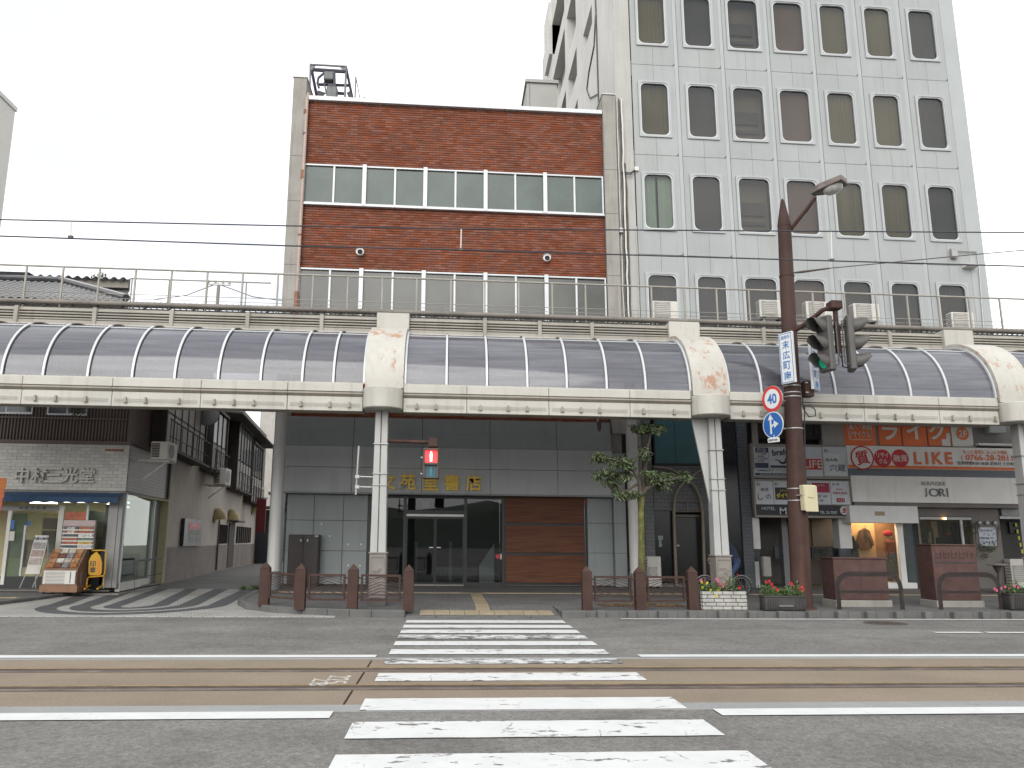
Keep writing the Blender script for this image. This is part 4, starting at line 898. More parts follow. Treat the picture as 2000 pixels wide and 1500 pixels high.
# boutique block
bt = thing('boutique_front', 'boutique shop front with marble entrance passage, lit display window and grey rendered wall', 'shop front', (14.2, FY, RZ))
REND = mat('grey_render', (.185, .17, .155), .8, .1, 1.5, streak=.2)
BEIG = mat('beige_render', (.33, .31, .28), .8, .1, 1.2, streak=.25)
PASSB = MB().box(9.3, 22, FY+2.5, FY+2.6, -.05, 5.6).build('rear_wall', BLACK, bt); MB().box(9.3, 22, FY+.9, FY+2.5, 5.2, 5.3).build('rear_ceiling', BLACK, bt)
MARB = mat('white_marble', (.68, .67, .65), .25, .08, 2.5, streak=.25, scol=(.25, .25, .26)); MARD = mat('dark_marble', (.05, .055, .065), .2, .5, 3, spots=.5)
YB = FY+.25
pq(1468, 812, 1480, 872, YB, .3, 'beige_pier', BEIG, bt); pq(1480, 812, 1605, 868, YB+.5, .2, 'dark_brick_recess', DBV, bt); pq(1605, 812, 1648, 872, YB, .3, 'beige_pier', BEIG, bt)
pq(1900, 812, 2000, 872, YB+.05, .3, 'upper_wall', mat('upper_grey', (.21, .2, .19), .7, .1), bt); pq(1912, 866, 1985, 870, YB-.2, .2, 'ledge', WPLAS, bt)
MB().box(9.8, 20.5, YB+.31, YB+.6, 4.95, 5.3).build('lintel', BEIG, bt)
pq(1540, 822, 1575, 829, YB+.2, .08, 'strip_lamp', mat('lit_strip_lamp', (.75, 1, .85), .5, 0, emit=1.6), bt)
pq(1590, 812, 1604, 850, YB+.1, .2, 'ventilator', mat('vent_dark', (.03, .03, .03), .6), bt)
for a, nm, m in (((1470, 1008, 1484, 1072), 'marble_pier', MARB), ((1470, 1072, 1484, 1097), 'marble_band', MARD), ((1470, 1097, 1484, 1155), 'marble_pier', MARB), ((1639, 1008, 1663, 1071), 'marble_pier', MARB), ((1639, 1071, 1663, 1090), 'marble_band', MARD), ((1639, 1090, 1663, 1152), 'marble_pier', MARB)):
    pq(*a, FY-.02, .45, nm, m, bt)
PASS = mat('passage_wall', (.10, .095, .09), .6, .15, 1); GREYC = mat('grey_column', (.21, .215, .22), .5, .1)
pq(1478, 1008, 1645, 1146, FY+2.2, .1, 'passage_back', PASS, bt); pq(1530, 1010, 1541, 1150, FY+.9, .3, 'passage_column', GREYC, bt)
pq(1513, 1068, 1547, 1091, FY+1.1, .1, 'passage_dado', MARD, bt); pq(1586, 1068, 1638, 1091, FY+1.1, .1, 'passage_dado', MARD, bt); pq(1586, 1012, 1638, 1066, FY+1.12, .1, 'passage_panel', PASS, bt)
pq(1484, 1000, 1642, 1011, FY+.3, 2, 'passage_ceiling', PASS, bt)
MB().box(9.9, 12.7, FY+.0, FY+2.2, .126, .14).build('passage_floor', mat('passage_floor', (.09, .085, .08), .5, .1), bt)
mb_ = thing('meter_cabinet', 'small pale rounded metal box on legs in the marble passage beside the brown pole', 'meter box', (spot(1499, 1128, 24.4).x, 24.5, RZ))
pq(1491, 1087, 1507, 1127, 24.4, .22, 'box', mat('pale_metal', (.33, .32, .29), .5, .15, 5, rust=.3), mb_, bevel=.03)
for p in (1494, 1504): x = spot(p, 1130, 24.5).x; MB().tube([(x, 24.5, RZ), (x, 24.5, .75)], .02, 6).build('leg', DARKST, mb_)
# orange upper windows with lettering
ow = thing('orange_window_sign', 'row of orange window signs on the upper floor reading ライク and 2F', 'window sign', (spot(1770, 850, YB).x, YB, 4.6))
FRM = mat('old_aluminium', (.27, .265, .25), .5, .1)
pq(1640, 812, 1902, 873, YB+.06, .12, 'backing', FRM, ow)
OB = mat('orange_board', (.72, .16, .04), .5, .08); LTG = mat('pale_grey_print', (.68, .67, .62), .5, .06)
yo = YB+.0
for a, m in (((1647, 818, 1709, 870), OB), ((1716, 818, 1759, 870), OB), ((1762, 818, 1809, 871), OB), ((1812, 818, 1856, 871), OB), ((1858, 818, 1899, 872), LTG)):
    q = pq(*a, yo+.02, .035, 'sign_panel', m, ow)
def ptx(t, px, py, h, Y, m, par, w=None, bold=0., name='lettering', ext=.004, rot=0, right=(1, 0, 0)):
    c = spot(px, py, Y); s = (spot(px, py-h/2, Y).z-spot(px, py+h/2, Y).z); ww = (spot(px+w/2, py, Y).x-spot(px-w/2, py, Y).x) if w else None
    return MB().text(t, (c.x, Y-ext, c.z), s, right=right, w=ww, bold=bold, ext=ext, rot=rot).build(name, m, par)
ys = yo+.018
ptx('ラ', 1738, 842, 34, ys, LTG, ow, bold=.03); ptx('イ', 1786, 841, 34, ys, LTG, ow, bold=.03); ptx('ク', 1829, 842, 34, ys, LTG, ow, bold=.03)
for a in ((1840, 858, 1856, 871), (1848, 846, 1856, 858)): pq(*a, ys-.004, .004, 'step_mark', LTG, ow)
ptx('買入・融資', 1679, 833, 13, ys, LTG, ow, w=42, bold=.015); ptx('リサイクル', 1679, 848, 13, ys, LTG, ow, w=42, bold=.015)
A = rrect(spot(1656, 840, ys).x, spot(1702, 840, ys).x, spot(1679, 859, ys).z, spot(1679, 821, ys).z, .1); MB().tube([(x, ys-.002, z) for x, z in A+A[:1]], .012, 4).build('outline', LTG, ow)
c = spot(1880, 847, ys-.005); MB().disc((c.x, ys-.006, c.z), .22, .006, 24).build('floor_disc', OB, ow); ptx('2F', 1880, 847, 13, ys-.007, LTG, ow, bold=.01)
pq(1858, 818, 1868, 835-12, ys-.004, .004, 'corner_mark', OB, ow)
# long sign board of the pawn shop and boutique
YS = FY-.35
ls = thing('long_shop_sign', 'long white sign board with orange stripe reading LIKE above BOUTIQUE JORI', 'shop sign', (spot(1820, 925, YS).x, YS, 3.9))
zA, zB, zC, zD = [spot(1820, y, YS).z for y in (873, 917, 931, 982)]; xa, xb = spot(1656, 900, YS).x, spot(1992, 930, YS).x
SB = mat('sign_white', (.86, .84, .79), .45, .05, 1.5, streak=.15)
MB().box(xa, xb, YS, YS+.4, zB, zA).build('upper_board', SB, ls); MB().box(xa, xb, YS+.02, YS+.4, zC, zB-.002).build('grey_band', mat('band_grey', (.14, .155, .18), .5, .06), ls)
MB().box(xa+.05, xb, YS-.02, YS+.4, zD, zC-.002).build('lower_board', SB, ls); MB().box(xa, xb, YS-.003, YS-.0005, zB+.01, zB+.11).build('orange_stripe', ORANGE, ls)
MB().box(xa+.1, xb, YS+.02, YS+.4, zD-.14, zD-.002).build('soffit_trim', REND, ls)
yt = YS-.004
c = spot(1684, 894, yt); MB().disc((c.x, yt-.001, c.z), .395, .0, 36).build('ring_back', SB, ls)
MB().lathe((c.x, yt-.004, c.z), [(.345, .003), (.345, 0), (.39, 0), (.39, .003)], 36, 'y').build('red_ring', RED, ls); MB().disc((c.x, yt-.0045, c.z), .344, .003, 36).build('ring_field', SB, ls)
MB().text('質', (c.x, yt-.007, c.z), .46, bold=.02, rot=R(12)).build('lettering', RED, ls)
for px, t in ((1724, ('リサイ', 'クル')), (1758, ('融資',))):
    c = spot(px, 895, yt); MB().disc((c.x, yt-.004, c.z), .29, .004, 32).build('red_disc', RED, ls)
    for i, s in enumerate(t): MB().text(s, (c.x, yt-.005, c.z+(.1-.2*i if len(t) > 1 else 0)), .17 if len(t) > 1 else .22, w=.40 if len(s) > 2 else (.28 if len(t) > 1 else .46), bold=.004).build('lettering', SB, ls)
for s, px in zip('LIKE', (1792, 1810, 1831, 1853)): ptx(s, px, 895, 24, yt, ORANGE, ls, bold=.035)
ptx('もっと身近に もっと便利に', 1925, 883, 8, yt, ORANGE, ls, w=88, bold=.01); ptx('0766-28-2811', 1932, 894, 11.5, yt, ORANGE, ls, w=92, bold=.02); ptx('(', 1879, 894, 9, yt, ORANGE, ls, bold=.03); ptx('営業時間9:30-18:00 定休日 土日祝', 1925, 905, 7, yt, INK, ls, w=110, bold=.0)
LG = mat('grey_letter', (.13, .13, .145), .4, .1)
ptx('BOUTIQUE', 1823, 945, 8.5, YS-.021, LG, ls, w=47, bold=-.012, ext=.01)
ptx('J', 1808, 962, 17, YS-.021, LG, ls, ext=.012, bold=.002); ptx('O', 1824, 962, 16, YS-.021, LG, ls, w=20, ext=.012, bold=.002); ptx('R', 1840, 962, 15.5, YS-.021, LG, ls, w=12, ext=.012, bold=.002); ptx('I', 1850, 962, 17, YS-.021, LG, ls, ext=.012, bold=.002)
# tenant boards
YT = FY-.3
SILV = mat('board_frame', (.30, .28, .25), .5, .1)
GRP = mat('pale_blue_grey_print', (.62, .65, .68), .5, .05, 2); MAG = mat('magenta_print', (.38, .03, .075), .5, .05); YEL = mat('yellow_print', (.62, .55, .03), .5, .05)
t1 = thing('tenant_board', 'upper tenant sign board with dragon drawing, LIFE and 穴蔵, left of the long sign', 'sign board', (spot(1565, 902, YT).x, YT, 4.2), 'tenant boards over the passage')
pq(1469, 868, 1658, 935, YT, .3, 'frame', SILV, t1)
def pnl(par, a, m=GRP, nm='panel', o=.006): return pq(*a, YT-o, .006, nm, m, par)
pnl(t1, (1473, 873, 1501, 916)); pnl(t1, (1502, 873, 1544, 916)); pnl(t1, (1545, 873, 1606, 930)); pnl(t1, (1608, 873, 1655, 930), GRP); pnl(t1, (1473, 917, 1544, 930))
pnl(t1, (1610, 886, 1654, 929), mat('paper_white_print', (.68, .71, .72), .5), o=.009); pnl(t1, (1475, 874, 1500, 884), NAVY, o=.009); pnl(t1, (1475, 904, 1501, 914), NAVY, o=.009); pnl(t1, (1505, 909, 1540, 914), NAVY, o=.009); pnl(t1, (1475, 924, 1543, 929), NAVY, o=.009)
yq = YT-.0095
ptx('飲み処', 1487, 877, 3.5, yq, GRP, t1, w=17); ptx('飲み放題', 1487, 881, 3.2, yq, GRP, t1, w=18)
for i, s in enumerate(('コース料理', '¥3000~', 'ドリンク飲み放題', '¥1500~')): ptx(s, 1487, 887+i*4.4, 3.2, yq, INK, t1, w=(18, 14, 24, 14)[i])
ptx('PHONE 0766-23-24', 1512, 926.5, 3, yq-.001, GRP, t1, w=54); ptx('各種宴会承り コース料理', 1510, 919.5, 3, yq, INK, t1, w=62)
ptx('brafu', 1524, 883, 12, yq, INK, t1, w=32, bold=.02, rot=R(6))
b = MB(); P = [spot(*p, yq-.002) for p in ((1513, 898.5), (1518, 898), (1522, 899.5), (1525, 903.5), (1530, 905), (1535, 902), (1537, 896), (1540, 892), (1545, 891))]; b.tube(P, [.008, .016, .022, .03, .04, .05, .055, .06, .05], 6); b.build('dragon_drawing', INK, t1)
pnl(t1, (1560, 896, 1605, 917), RED, o=.009); ptx('LIFE', 1588, 906.5, 15, yq, LTG, t1, w=36, bold=.012)
ptx('B1', 1613, 880, 5, yq, NAVY, t1); ptx('呑み処', 1624, 898, 7, yq, NAVY, t1, w=24); ptx('穴蔵', 1636, 914, 14, yq, NAVY, t1, w=31)
t2 = thing('tenant_board', 'lower tenant sign board with black hotel strip and round red arrow, left of the boutique', 'sign board', (spot(1568, 974, YT).x, YT, 3.2), 'tenant boards over the passage')
pq(1473, 937, 1663, 1011, YT, .3, 'frame', SILV, t2)
pnl(t2, (1476, 940, 1510, 985)); pnl(t2, (1511.5, 940, 1548, 985)); pnl(t2, (1575, 940, 1622, 985)); pnl(t2, (1623.5, 940, 1659, 985)); pnl(t2, (1477, 986, 1661, 1007), mat('black_strip', (.012, .013, .018), .4), 'strip')
for s, px in (('B1', 1481), ('B1', 1516)): ptx(s, px, 945.5, 5.5, yq, NAVY, t2)
ptx('居酒', 1493, 956, 6, yq, INK, t2, w=15); ptx('し', 1485, 970, 13, yq, INK, t2); ptx('の', 1501, 970, 9, yq, INK, t2)
pnl(t2, (1514, 952, 1549, 976), INK, 'black_label', .009); ptx('スナック', 1531, 958.5, 4.5, yq, YEL, t2, w=17, bold=.02); ptx('ダイヤル', 1533, 968, 10, yq, YEL, t2, w=34, bold=.045)
pnl(t2, (1586, 943, 1620, 962), MAG, 'red_label', .009); ptx('HOTEL', 1603, 948, 3, yq, GRP, t2, w=16); ptx('5F 6F', 1606, 969, 4.5, yq, INK, t2, w=22); ptx('7F 9F', 1600, 978, 4.5, yq, INK, t2, w=17); ptx('3F 4F', 1632, 946, 4.5, yq, NAVY, t2, w=14)
ptx('HOTEL', 1640, 956, 3, yq, MAG, t2, w=13); ptx('MISORA', 1641, 963, 5, yq, MAG, t2, w=27); pnl(t2, (1634, 973, 1650, 981), MAG, 'red_label', .009); ptx('入口', 1642, 977, 5.5, yq-.001, GRP, t2, w=12)
ptx('HOTEL', 1501, 993, 6, yq-.001, GRP, t2, w=26); ptx('Mis', 1536, 998, 13, yq-.001, GRP, t2, w=26, bold=.005); ptx('TEL 20-7007', 1618, 1001, 5.5, yq-.001, GRP, t2, w=34)
c = spot(1649, 997, yq); MB().disc((c.x, YT-.012, c.z), .14, .005, 24).build('arrow_disc', GRP, t2)
MB().prism([spot(*p, YT-.0125) for p in ((1644.5, 997), (1649, 991.5), (1653.5, 997), (1650.5, 997), (1650.5, 1002), (1645, 1002), (1645, 1000), (1648, 1000), (1648, 997))], (0, -.003, 0)).build('red_arrow', RED, t2)
MB().tube([spot(1467, 880, YT+.1), spot(1474, 1000, YT+.1)], .045, 8).build('side_tube', SILV, t2)
# display window and boutique wall
pq(1660, 988, 1793, 1021, FY-.55, .7, 'canopy_box', WHITE, bt); pq(1709, 999, 1728, 1007, FY-.556, .006, 'brass_plaque', mat('brass_plaque', (.30, .22, .13), .35, .2, 20, metal=.4), bt)
WARM = mat('warm_backdrop', (.62, .40, .20), .7, .08, 1.5); BRN = mat('brown_backdrop', (.30, .17, .085), .7, .1, 2)
pq(1664, 1018, 1712, 1146, FY+.9, .06, 'backdrop', WARM, bt); pq(1710, 1018, 1760, 1146, FY+1.0, .06, 'backdrop', BRN, bt)
pq(1662, 1138, 1792, 1152, FY-.05, .9, 'display_floor', WHITE, bt); MB().box(12.9, 15.2, FY+.0, FY+1, 2.55, 2.6).build('display_ceiling', WHITE, bt)
BG = glass('boutique_glass', (.85, .85, .82), .04, (.2, .2, .2), .01)
pq(1664, 1021, 1752, 1139, FY+.03, .012, 'pane', BG, bt)
pq(1757, 1020, 1768, 1148, FY-.02, .15, 'white_jamb', WHITE, bt); pq(1769, 1020, 1793, 1148, FY+.12, .05, 'glass_door', mat('grey_green_glass', (.085, .10, .105), .15, .3, 1, coat=.4), bt)
holed(MB(), spot(1794, 1060, FY).x, spot(1955, 1060, FY).x, .13, spot(1850, 985, FY).z, [(spot(1796, 1040, FY).x, spot(1898, 1040, FY).x, spot(1850, 1071, FY).z, spot(1850, 1009, FY).z)], lambda u, v, d: (u, FY-.05+d, v), .2).build('rendered_wall', REND, bt)
pq(1790, 1003, 1902, 1080, FY+1.4, .05, 'shop_back', mat('shop_interior', (.13, .085, .055), .8, .3, 2), bt); pq(1797, 1010, 1897, 1070, FY+.06, .012, 'pane', BG, bt)
pq(1796, 1010, 1897, 1015, FY-.06, .08, 'window_head', STEEL, bt); pq(1878, 1010, 1882, 1070, FY-.02, .06, 'sash', ALU, bt)
for a in ((1806, 1028, 1814, 1050), (1843, 1020, 1850, 1046), (1862, 1020, 1880, 1066), (1830, 1050, 1870, 1070), (1796, 1052, 1812, 1070)): pq(*a, FY+.9, .12, 'dark_stock', INK, bt)
for a in ((1813, 1038, 1819, 1060), (1824, 1018, 1832, 1066)): pq(*a, FY+.95, .1, 'pale_stock', mat('pale_stock', (.4, .33, .25), .7), bt)
pq(1850, 1041, 1856, 1045, FY+.85, .06, 'red_stock', RED, bt)
for p in (1912, 1927, 1942):
    c = spot(p, 1021, FY-.1); MB().lathe((c.x, FY-.16, c.z), [(.05, 0), (.07, .04), (.04, .11)], 12, 'y').build('wall_spotlight', STEEL, bt, smooth=40)
c = spot(1843, 1013, FY-.03); MB().lathe((c.x, FY-.11, c.z), [(.02, -.03), (.04, 0), (.02, .03)], 10).build('lit_bulb', mat('lit_bulb', (1, .55, .2), .5, 0, emit=9), bt)
pl = bpy.data.lights.new('display_lamp', 'AREA'); pl.energy = 48; pl.color = (1, .74, .46); pl.size = 1.2; po = bpy.data.objects.new('display_lamp', pl); COL.objects.link(po)
q = spot(1710, 1030, FY+.45); po.location = (q.x, FY+.45, 2.52+G*q.x); po.rotation_euler = (R(0), 0, 0)
# things in the window
jk = thing('brown_jacket', 'brown jacket hanging open on the warm wall of the display window', 'jacket', spot(1690, 1060, FY+.8))
JK = mat('brown_tweed', (.15, .085, .062), .9, .25, 9, fine=.3, fsc=60)
def pr(pp, Y, d, nm, m, par, bev=.0): return MB().prism([spot(*p, Y) for p in pp][::-1], (0, d, 0)).build(nm, m, par, bevel=bev)
pr(((1682, 1036), (1690, 1031), (1698, 1036), (1704, 1070), (1688, 1074), (1677, 1070)), FY+.74, .14, 'body', JK, jk, .008); pr(((1681, 1036), (1684, 1046), (1678, 1064), (1674, 1062)), FY+.70, .14, 'sleeve', JK, jk, .008); pr(((1699, 1036), (1708, 1064), (1704, 1067), (1696, 1048)), FY+.70, .14, 'sleeve', JK, jk, .008)
pr(((1687, 1035), (1693, 1035), (1694, 1052), (1691, 1062), (1688, 1050)), FY+.725, .012, 'blouse', mat('dark_blouse', (.05, .035, .03), .9), jk); MB().tube([spot(1690, 1031, FY+.8), spot(1690, 1026, FY+.8)], .012, 6).build('hook', TAN, jk)
mn = thing('shop_mannequin', 'display mannequin in red beret, rust blouse and long checked skirt', 'mannequin', (spot(1746, 1130, FY+.45).x, FY+.45, .3))
mx_, my_ = BASE[mn].x, FY+.45
def zz2(py): return spot(1746, py, FY+.45).z
MB().lathe((mx_-.03, my_, 0), [(.05, zz2(1058)), (.085, zz2(1052)), (.095, zz2(1047)), (.08, zz2(1042)), (.03, zz2(1038))], 14).build('head', mat('mannequin_skin', (.5, .38, .28), .5), mn, smooth=60)
MB().lathe((mx_-.06, my_, 0), [(.12, zz2(1047)), (.155, zz2(1043)), (.13, zz2(1038)), (.03, zz2(1036))], 14).build('beret', mat('red_wool', (.42, .02, .03), .9), mn, smooth=60)
MB().lathe((mx_, my_, 0), [(.15, zz2(1081)), (.17, zz2(1068)), (.19, zz2(1058)), (.1, zz2(1054)), (.06, zz2(1051))], 16).build('blouse', mat('rust_blouse', (.33, .10, .05), .8, .3, 9), mn, smooth=60)
for s in (-1, 1): MB().tube([(mx_+s*.17, my_, zz2(1057)), (mx_+s*.24, my_-.03, zz2(1070)), (mx_+s*.2, my_-.08, zz2(1084))], [.06, .055, .04], 8).build('sleeve', MATS['rust_blouse'], mn, smooth=60)
MB().lathe((mx_, my_, 0), [(.27, zz2(1122)), (.25, zz2(1105)), (.2, zz2(1092)), (.15, zz2(1080))], 18).build('skirt', mat('checked_skirt', (.07, .07, .05), .9, .5, 14), mn, smooth=60)
MB().tube([(mx_, my_, .28), (mx_, my_, zz2(1121))], .02, 6).lathe((mx_, my_, .275), [(.16, 0), (.16, .015)], 16).build('stand', STEEL, mn)
dc = thing('dark_coat', 'dark green coat hanging at the left edge of the display window', 'coat', spot(1668, 1080, FY+.5))
pr(((1663, 1048), (1668, 1045), (1675, 1068), (1677, 1100), (1664, 1102)), FY+.4, .15, 'body', mat('dark_green_wool', (.02, .03, .025), .9), dc, .03); pr(((1670, 1052), (1680, 1088), (1676, 1092), (1671, 1074)), FY+.38, .1, 'sleeve', MATS['dark_green_wool'], dc, .02)
po_ = thing('wall_poster', 'white poster with blue writing framed by vines on the boutique wall', 'poster', spot(1929, 1048, FY-.08))
pq(1913, 1030, 1946, 1066, FY-.085, .03, 'board', mat('poster_white', (.50, .53, .55), .5), po_)
for i, s in enumerate(('秋の新作', 'フェア', '開催中', 'SALE')): ptx(s, 1929+(-3, 2, -1, 1)[i], 1036+i*7.5, 5, FY-.086, mat('blue_ink', (.05, .08, .2), .5), po_, w=26)
# next shop at the right edge
ns = thing('next_shop', 'dark shop front at the right edge with a grey awning bar', 'shop front', (19.6, FY, RZ))
pq(1955, 985, 2075, 1150, FY+.6, .1, 'dark_wall', mat('next_dark', (.03, .029, .028), .6, .3, 1), ns); pq(1953, 1009, 2075, 1014, FY-.1, .1, 'awning_bar', STEEL, ns); pq(1956, 985, 2075, 1008, FY-.05, .5, 'grey_head', GREYD, ns)
pq(1972, 1020, 1990, 1042, FY+.5, .05, 'small_window', BLKS, ns)
for k in range(5): c = spot(1984+k*3, 1025+k*13, FY+.45); MB().cbox((c.x, FY+.45, c.z), .05, .03, .12).build('yellow_mark', YEL, ns)
c = spot(1992, 1140, 24.6); ac_unit('air_conditioner', 'white air conditioner standing on the pavement at the right edge behind the flower trough', (c.x+.2, 24.8, RZ), .8, spot(1990, 1092, 24.65).z-RZ-.05, .3)
# stool table
stl = thing('round_pedestal_table', 'small round weathered table on a flared iron foot by the boutique wall', 'table', (spot(1952, 1143, 23.6).x, 23.6, RZ))
x, y = BASE[stl].x, 23.6; zt = spot(1952, 1101, 23.6).z
MB().lathe((x, y, zt), [(.27, -.05), (.29, -.02), (.28, 0)], 20).build('top', CONC, stl, smooth=40); MB().lathe((x, y, RZ), [(.2, 0), (.12, .05), (.035, .16), (.03, zt-RZ-.3), (.14, zt-RZ-.052)], 14).build('foot', DARKST, stl, smooth=40)
# ------------------------------------------------------------------ left corner shop and the alley side
LY = 22.4
def AT(p): u, n, z = p; return Vector((WX-WK*u+n*.9943, 22.4+u+n*.1064, z))
def au(px, py, n=0.): return alley(px, py, n).y-22.4
ls_ = thing('corner_shop', 'tiled corner shop with raised letters 中村三光堂, blue awning and lit interior', 'shop building', (-10.4, LY, .1))
BRW = mat('brown_corrugated', (.12, .09, .077), .7, .1, 1, streak=.2)
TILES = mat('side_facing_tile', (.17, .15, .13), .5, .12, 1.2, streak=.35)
TILE = mat('grey_facing_tile', (.47, .455, .41), .35, .08, 2, rnd=.12, fine=.08, fsc=20); GROUT = mat('tile_grout', (.12, .115, .105), .9, .1)
PLAS = mat('alley_plaster', (.50, .45, .395), .85, .12, .7, streak=.35, scol=(.12, .105, .09)); DADO = tile_mat('brown_dado', (.22, .185, .155), (.2, .17, .145), (.15, .125, .105), .3, .08, .006, .7)
MB().prism([(-30, LY+.1, 2.75), (-8.80, LY+.1, 2.75), (-9.27, 26.9, 2.75), (-11.0, 43, 2.75), (-30, 43, 2.75)], (0, 0, 4.85)).build('upper_block', BRW, ls_)
cor = MB()
for k in range(48):
    x = -12.9+k*.086
    if x < -8.84: cor.prism([(x, LY+.1, 4.05), (x+.02, LY+.06, 4.05), (x+.05, LY+.06, 4.05), (x+.07, LY+.1, 4.05)], (0, 0, 3.5))
cor.build('corrugated_ribs', BRW, ls_, kind='stuff')
MB().box(-13, -8.70, LY-.03, LY+.09, 3.97, 4.06).build('band_course', BRW, ls_); MB().box(-13, -8.78, LY+.03, LY+.1, 4.66, 4.7).build('band_course', BRW, ls_)
for a in ((-40, 770, 65, 808), (93, 770, 171, 811)):
    f = pq(*a, LY+.02, .08, 'window', ALU, ls_); xm = (a[0]+a[2])/2
    for u, v in ((a[0]+3, xm-1.5), (xm+1.5, a[2]-3)): pq(u, a[1]+2, v, a[3]-4, LY+.01, .012, 'pane', mat('dark_pane', (.03, .033, .035), .1, .3, 1, coat=.5), f)
# facing tiles, each laid singly
def utile(b): b.box(0, .247, 0, .02, 0, .083)
UT = mesh_of(utile, 'tile', TILE)
MB().box(-13, -8.73, LY+.02, LY+.1, 2.72, 3.97).build('tile_bed', GROUT, ls_)
for r_ in range(14):
    for k in range(15):
        x = -8.73-.252-k*.254-(.127 if r_ % 2 else 0); put('tile', UT, ls_, at=(x, LY+random.uniform(-.002, .002), 2.725+r_*.089))
    if r_ % 2: MB().box(-8.853, -8.732, LY, LY+.02, 2.725+r_*.089, 2.808+r_*.089).build('tile', TILE, ls_)
for s, p in zip('中村三光堂', (43, 77, 105, 137, 171)):
    c = spot(p, 928, LY-.05); MB().text(s, (c.x, LY-.01, c.z), .40, bold=.016, ext=.06).build('letter', mat('tile_letter', (.5, .48, .43), .5, .08), ls_)
pq(205, 877, 242, 881, LY-.004, .003, 'rust_mark', COPPER, ls_)
for r_ in range(14): MB(AT).box(0.03, 4.5, -.02, .0, 2.725+r_*.089, 2.808+r_*.089).build('side_tile_course', TILES, ls_)
MB(AT).box(.03, 4.5, -.1, -.022, 2.70, 3.98).build('side_tile_bed', GROUT, ls_)
MB(AT).box(.03, 4.55, -.1, -.03, 4.05, 7.6).build('side_upper_wall', BRW, ls_)
MB(AT).box(0, 4.5, -.3, .02, 2.66, 2.70).build('soffit_edge', mat('edge_grey', (.18, .17, .16), .6), ls_); MB().box(-13, -8.74, LY-.02, LY+.2, 2.66, 2.715).build('soffit_edge', MATS['edge_grey'], ls_)
# interior
WI = mat('lit_cream_interior', (.50, .45, .28), .8, .1, 1); FLO = mat('shop_floor', (.16, .155, .145), .5)
MB().box(-14.5, -8.9, 26.3, 26.4, .1, 2.7).build('back_wall', WI, ls_); MB().box(-14.5, -8.9, LY+.2, 26.3, 2.62, 2.66).build('ceiling', WI, ls_); MB().box(-14.5, -8.95, LY+.05, 26.4, .08, .12).build('floor', FLO, ls_)
LIT = mat('lit_tube', (.95, 1, .9), .5, 0, emit=2.6)
for a in ((165, 975, 213, 983), (125, 975, 172, 983), (60, 978, 110, 984)):
    c = spot((a[0]+a[2])/2, (a[1]+a[3])/2, 23.9); w = (spot(a[2], 980, 23.9).x-spot(a[0], 980, 23.9).x)/2
    MB().box(c.x-w, c.x+w, 23.85, 23.98, c.z-.035, c.z+.06).build('tube_lamp', LIT, ls_)
for zq in (2.36, 2.5): MB(AT).box(1.0, 2.9, -.75, -.65, zq, zq+.05).build('tube_lamp', LIT, ls_)
il = bpy.data.lights.new('shop_lamp', 'AREA'); il.energy = 30; il.color = (1, .95, .8); il.shape = 'RECTANGLE'; il.size = 1.6; il.size_y = .8; io = bpy.data.objects.new('shop_lamp', il); COL.objects.link(io); io.location = (-11.2, 24.3, 2.58+G*-11.2)
pq(207, 962, 225, 1148, LY-.04, .12, 'corner_post', mat('post_grey', (.30, .30, .29), .5, .1, streak=.2), ls_); pq(226, 965, 234, 1148, LY-.02, .1, 'corner_trim', MATS['post_grey'], ls_)
SG = glass('shop_front_glass', (.86, .88, .84), .05, (.2, .22, .2), .01); SGG = glass('green_side_glass', (.62, .72, .66), .22, (.13, .17, .155), .02)
for a in ((-60, 990, 10, 1130), (14, 1003, 113, 1012), (118, 988, 205, 1140)): pass
pq(118, 985, 164, 1140, LY+.03, .012, 'pane', SG, ls_); pq(166, 985, 200, 1140, LY+.03, .012, 'pane', SG, ls_); pq(163, 985, 167, 1142, LY+.0, .06, 'sash', ALU, ls_)
pq(200, 985, 206, 1142, LY+.0, .06, 'dark_jamb', DK, ls_); pq(-60, 987, 116, 997, LY-.02, .1, 'door_header', mat('header_grey', (.28, .26, .25), .5), ls_); pq(108, 987, 118, 1142, LY-.01, .08, 'door_jamb', WPLAS, ls_); pq(8, 997, 15, 1142, LY-.01, .08, 'door_jamb', WPLAS, ls_)
for s, p in zip('中村三光堂', (41, 52, 64, 75, 87)): ptx(s, p, 992, 5, LY-.022, INK, ls_, bold=.02)
pq(15, 1002, 46, 1128, LY+.05, .04, 'glass_door', SGG, ls_); pq(42, 1026, 46, 1125, LY+.0, .04, 'door_pull', ALU, ls_); pq(46, 1002, 108, 1128, LY+.09, .01, 'pane', SG, ls_)
for a, m in (((15, 1016, 28, 1034), BLUE), ((52, 1018, 60, 1026), BLUE), ((15, 1038, 28, 1056), WPLAS)): pq(*a, LY-.002, .004, 'sticker', m, ls_)
pq(84, 1012, 110, 1034, LY+.3, .1, 'hanging_board', mat('mauve_grey', (.22, .19, .19), .6), ls_); pq(80, 1036, 106, 1080, LY+.3, .2, 'drawer_unit', mat('drawer_grey', (.17, .16, .15), .6), ls_)
for k, col in enumerate(((.30, .25, .2), (.12, .1, .09), (.28, .16, .12), (.35, .3, .12), (.1, .14, .2), (.4, .36, .3))):
    pq(15+k*32, 1040+(k % 3)*14, 42+k*30, 1090+(k % 2)*18, 24.6+.2*(k % 2), .3, 'shelf_goods', mat('goods_%s' % 'abcdef'[k], col, .7, .3, 6), ls_)
for y0 in (1030, 1052, 1075, 1098): pq(176, y0, 200, y0+20, LY+.6, .4, 'shelf', mat('shelf_beige', (.33, .29, .22), .7, .2, 3), ls_)
pq(122, 1000, 198, 1015, 25.6, .1, 'banner_red', mat('dull_red', (.4, .1, .07), .7, .3, 8), ls_)
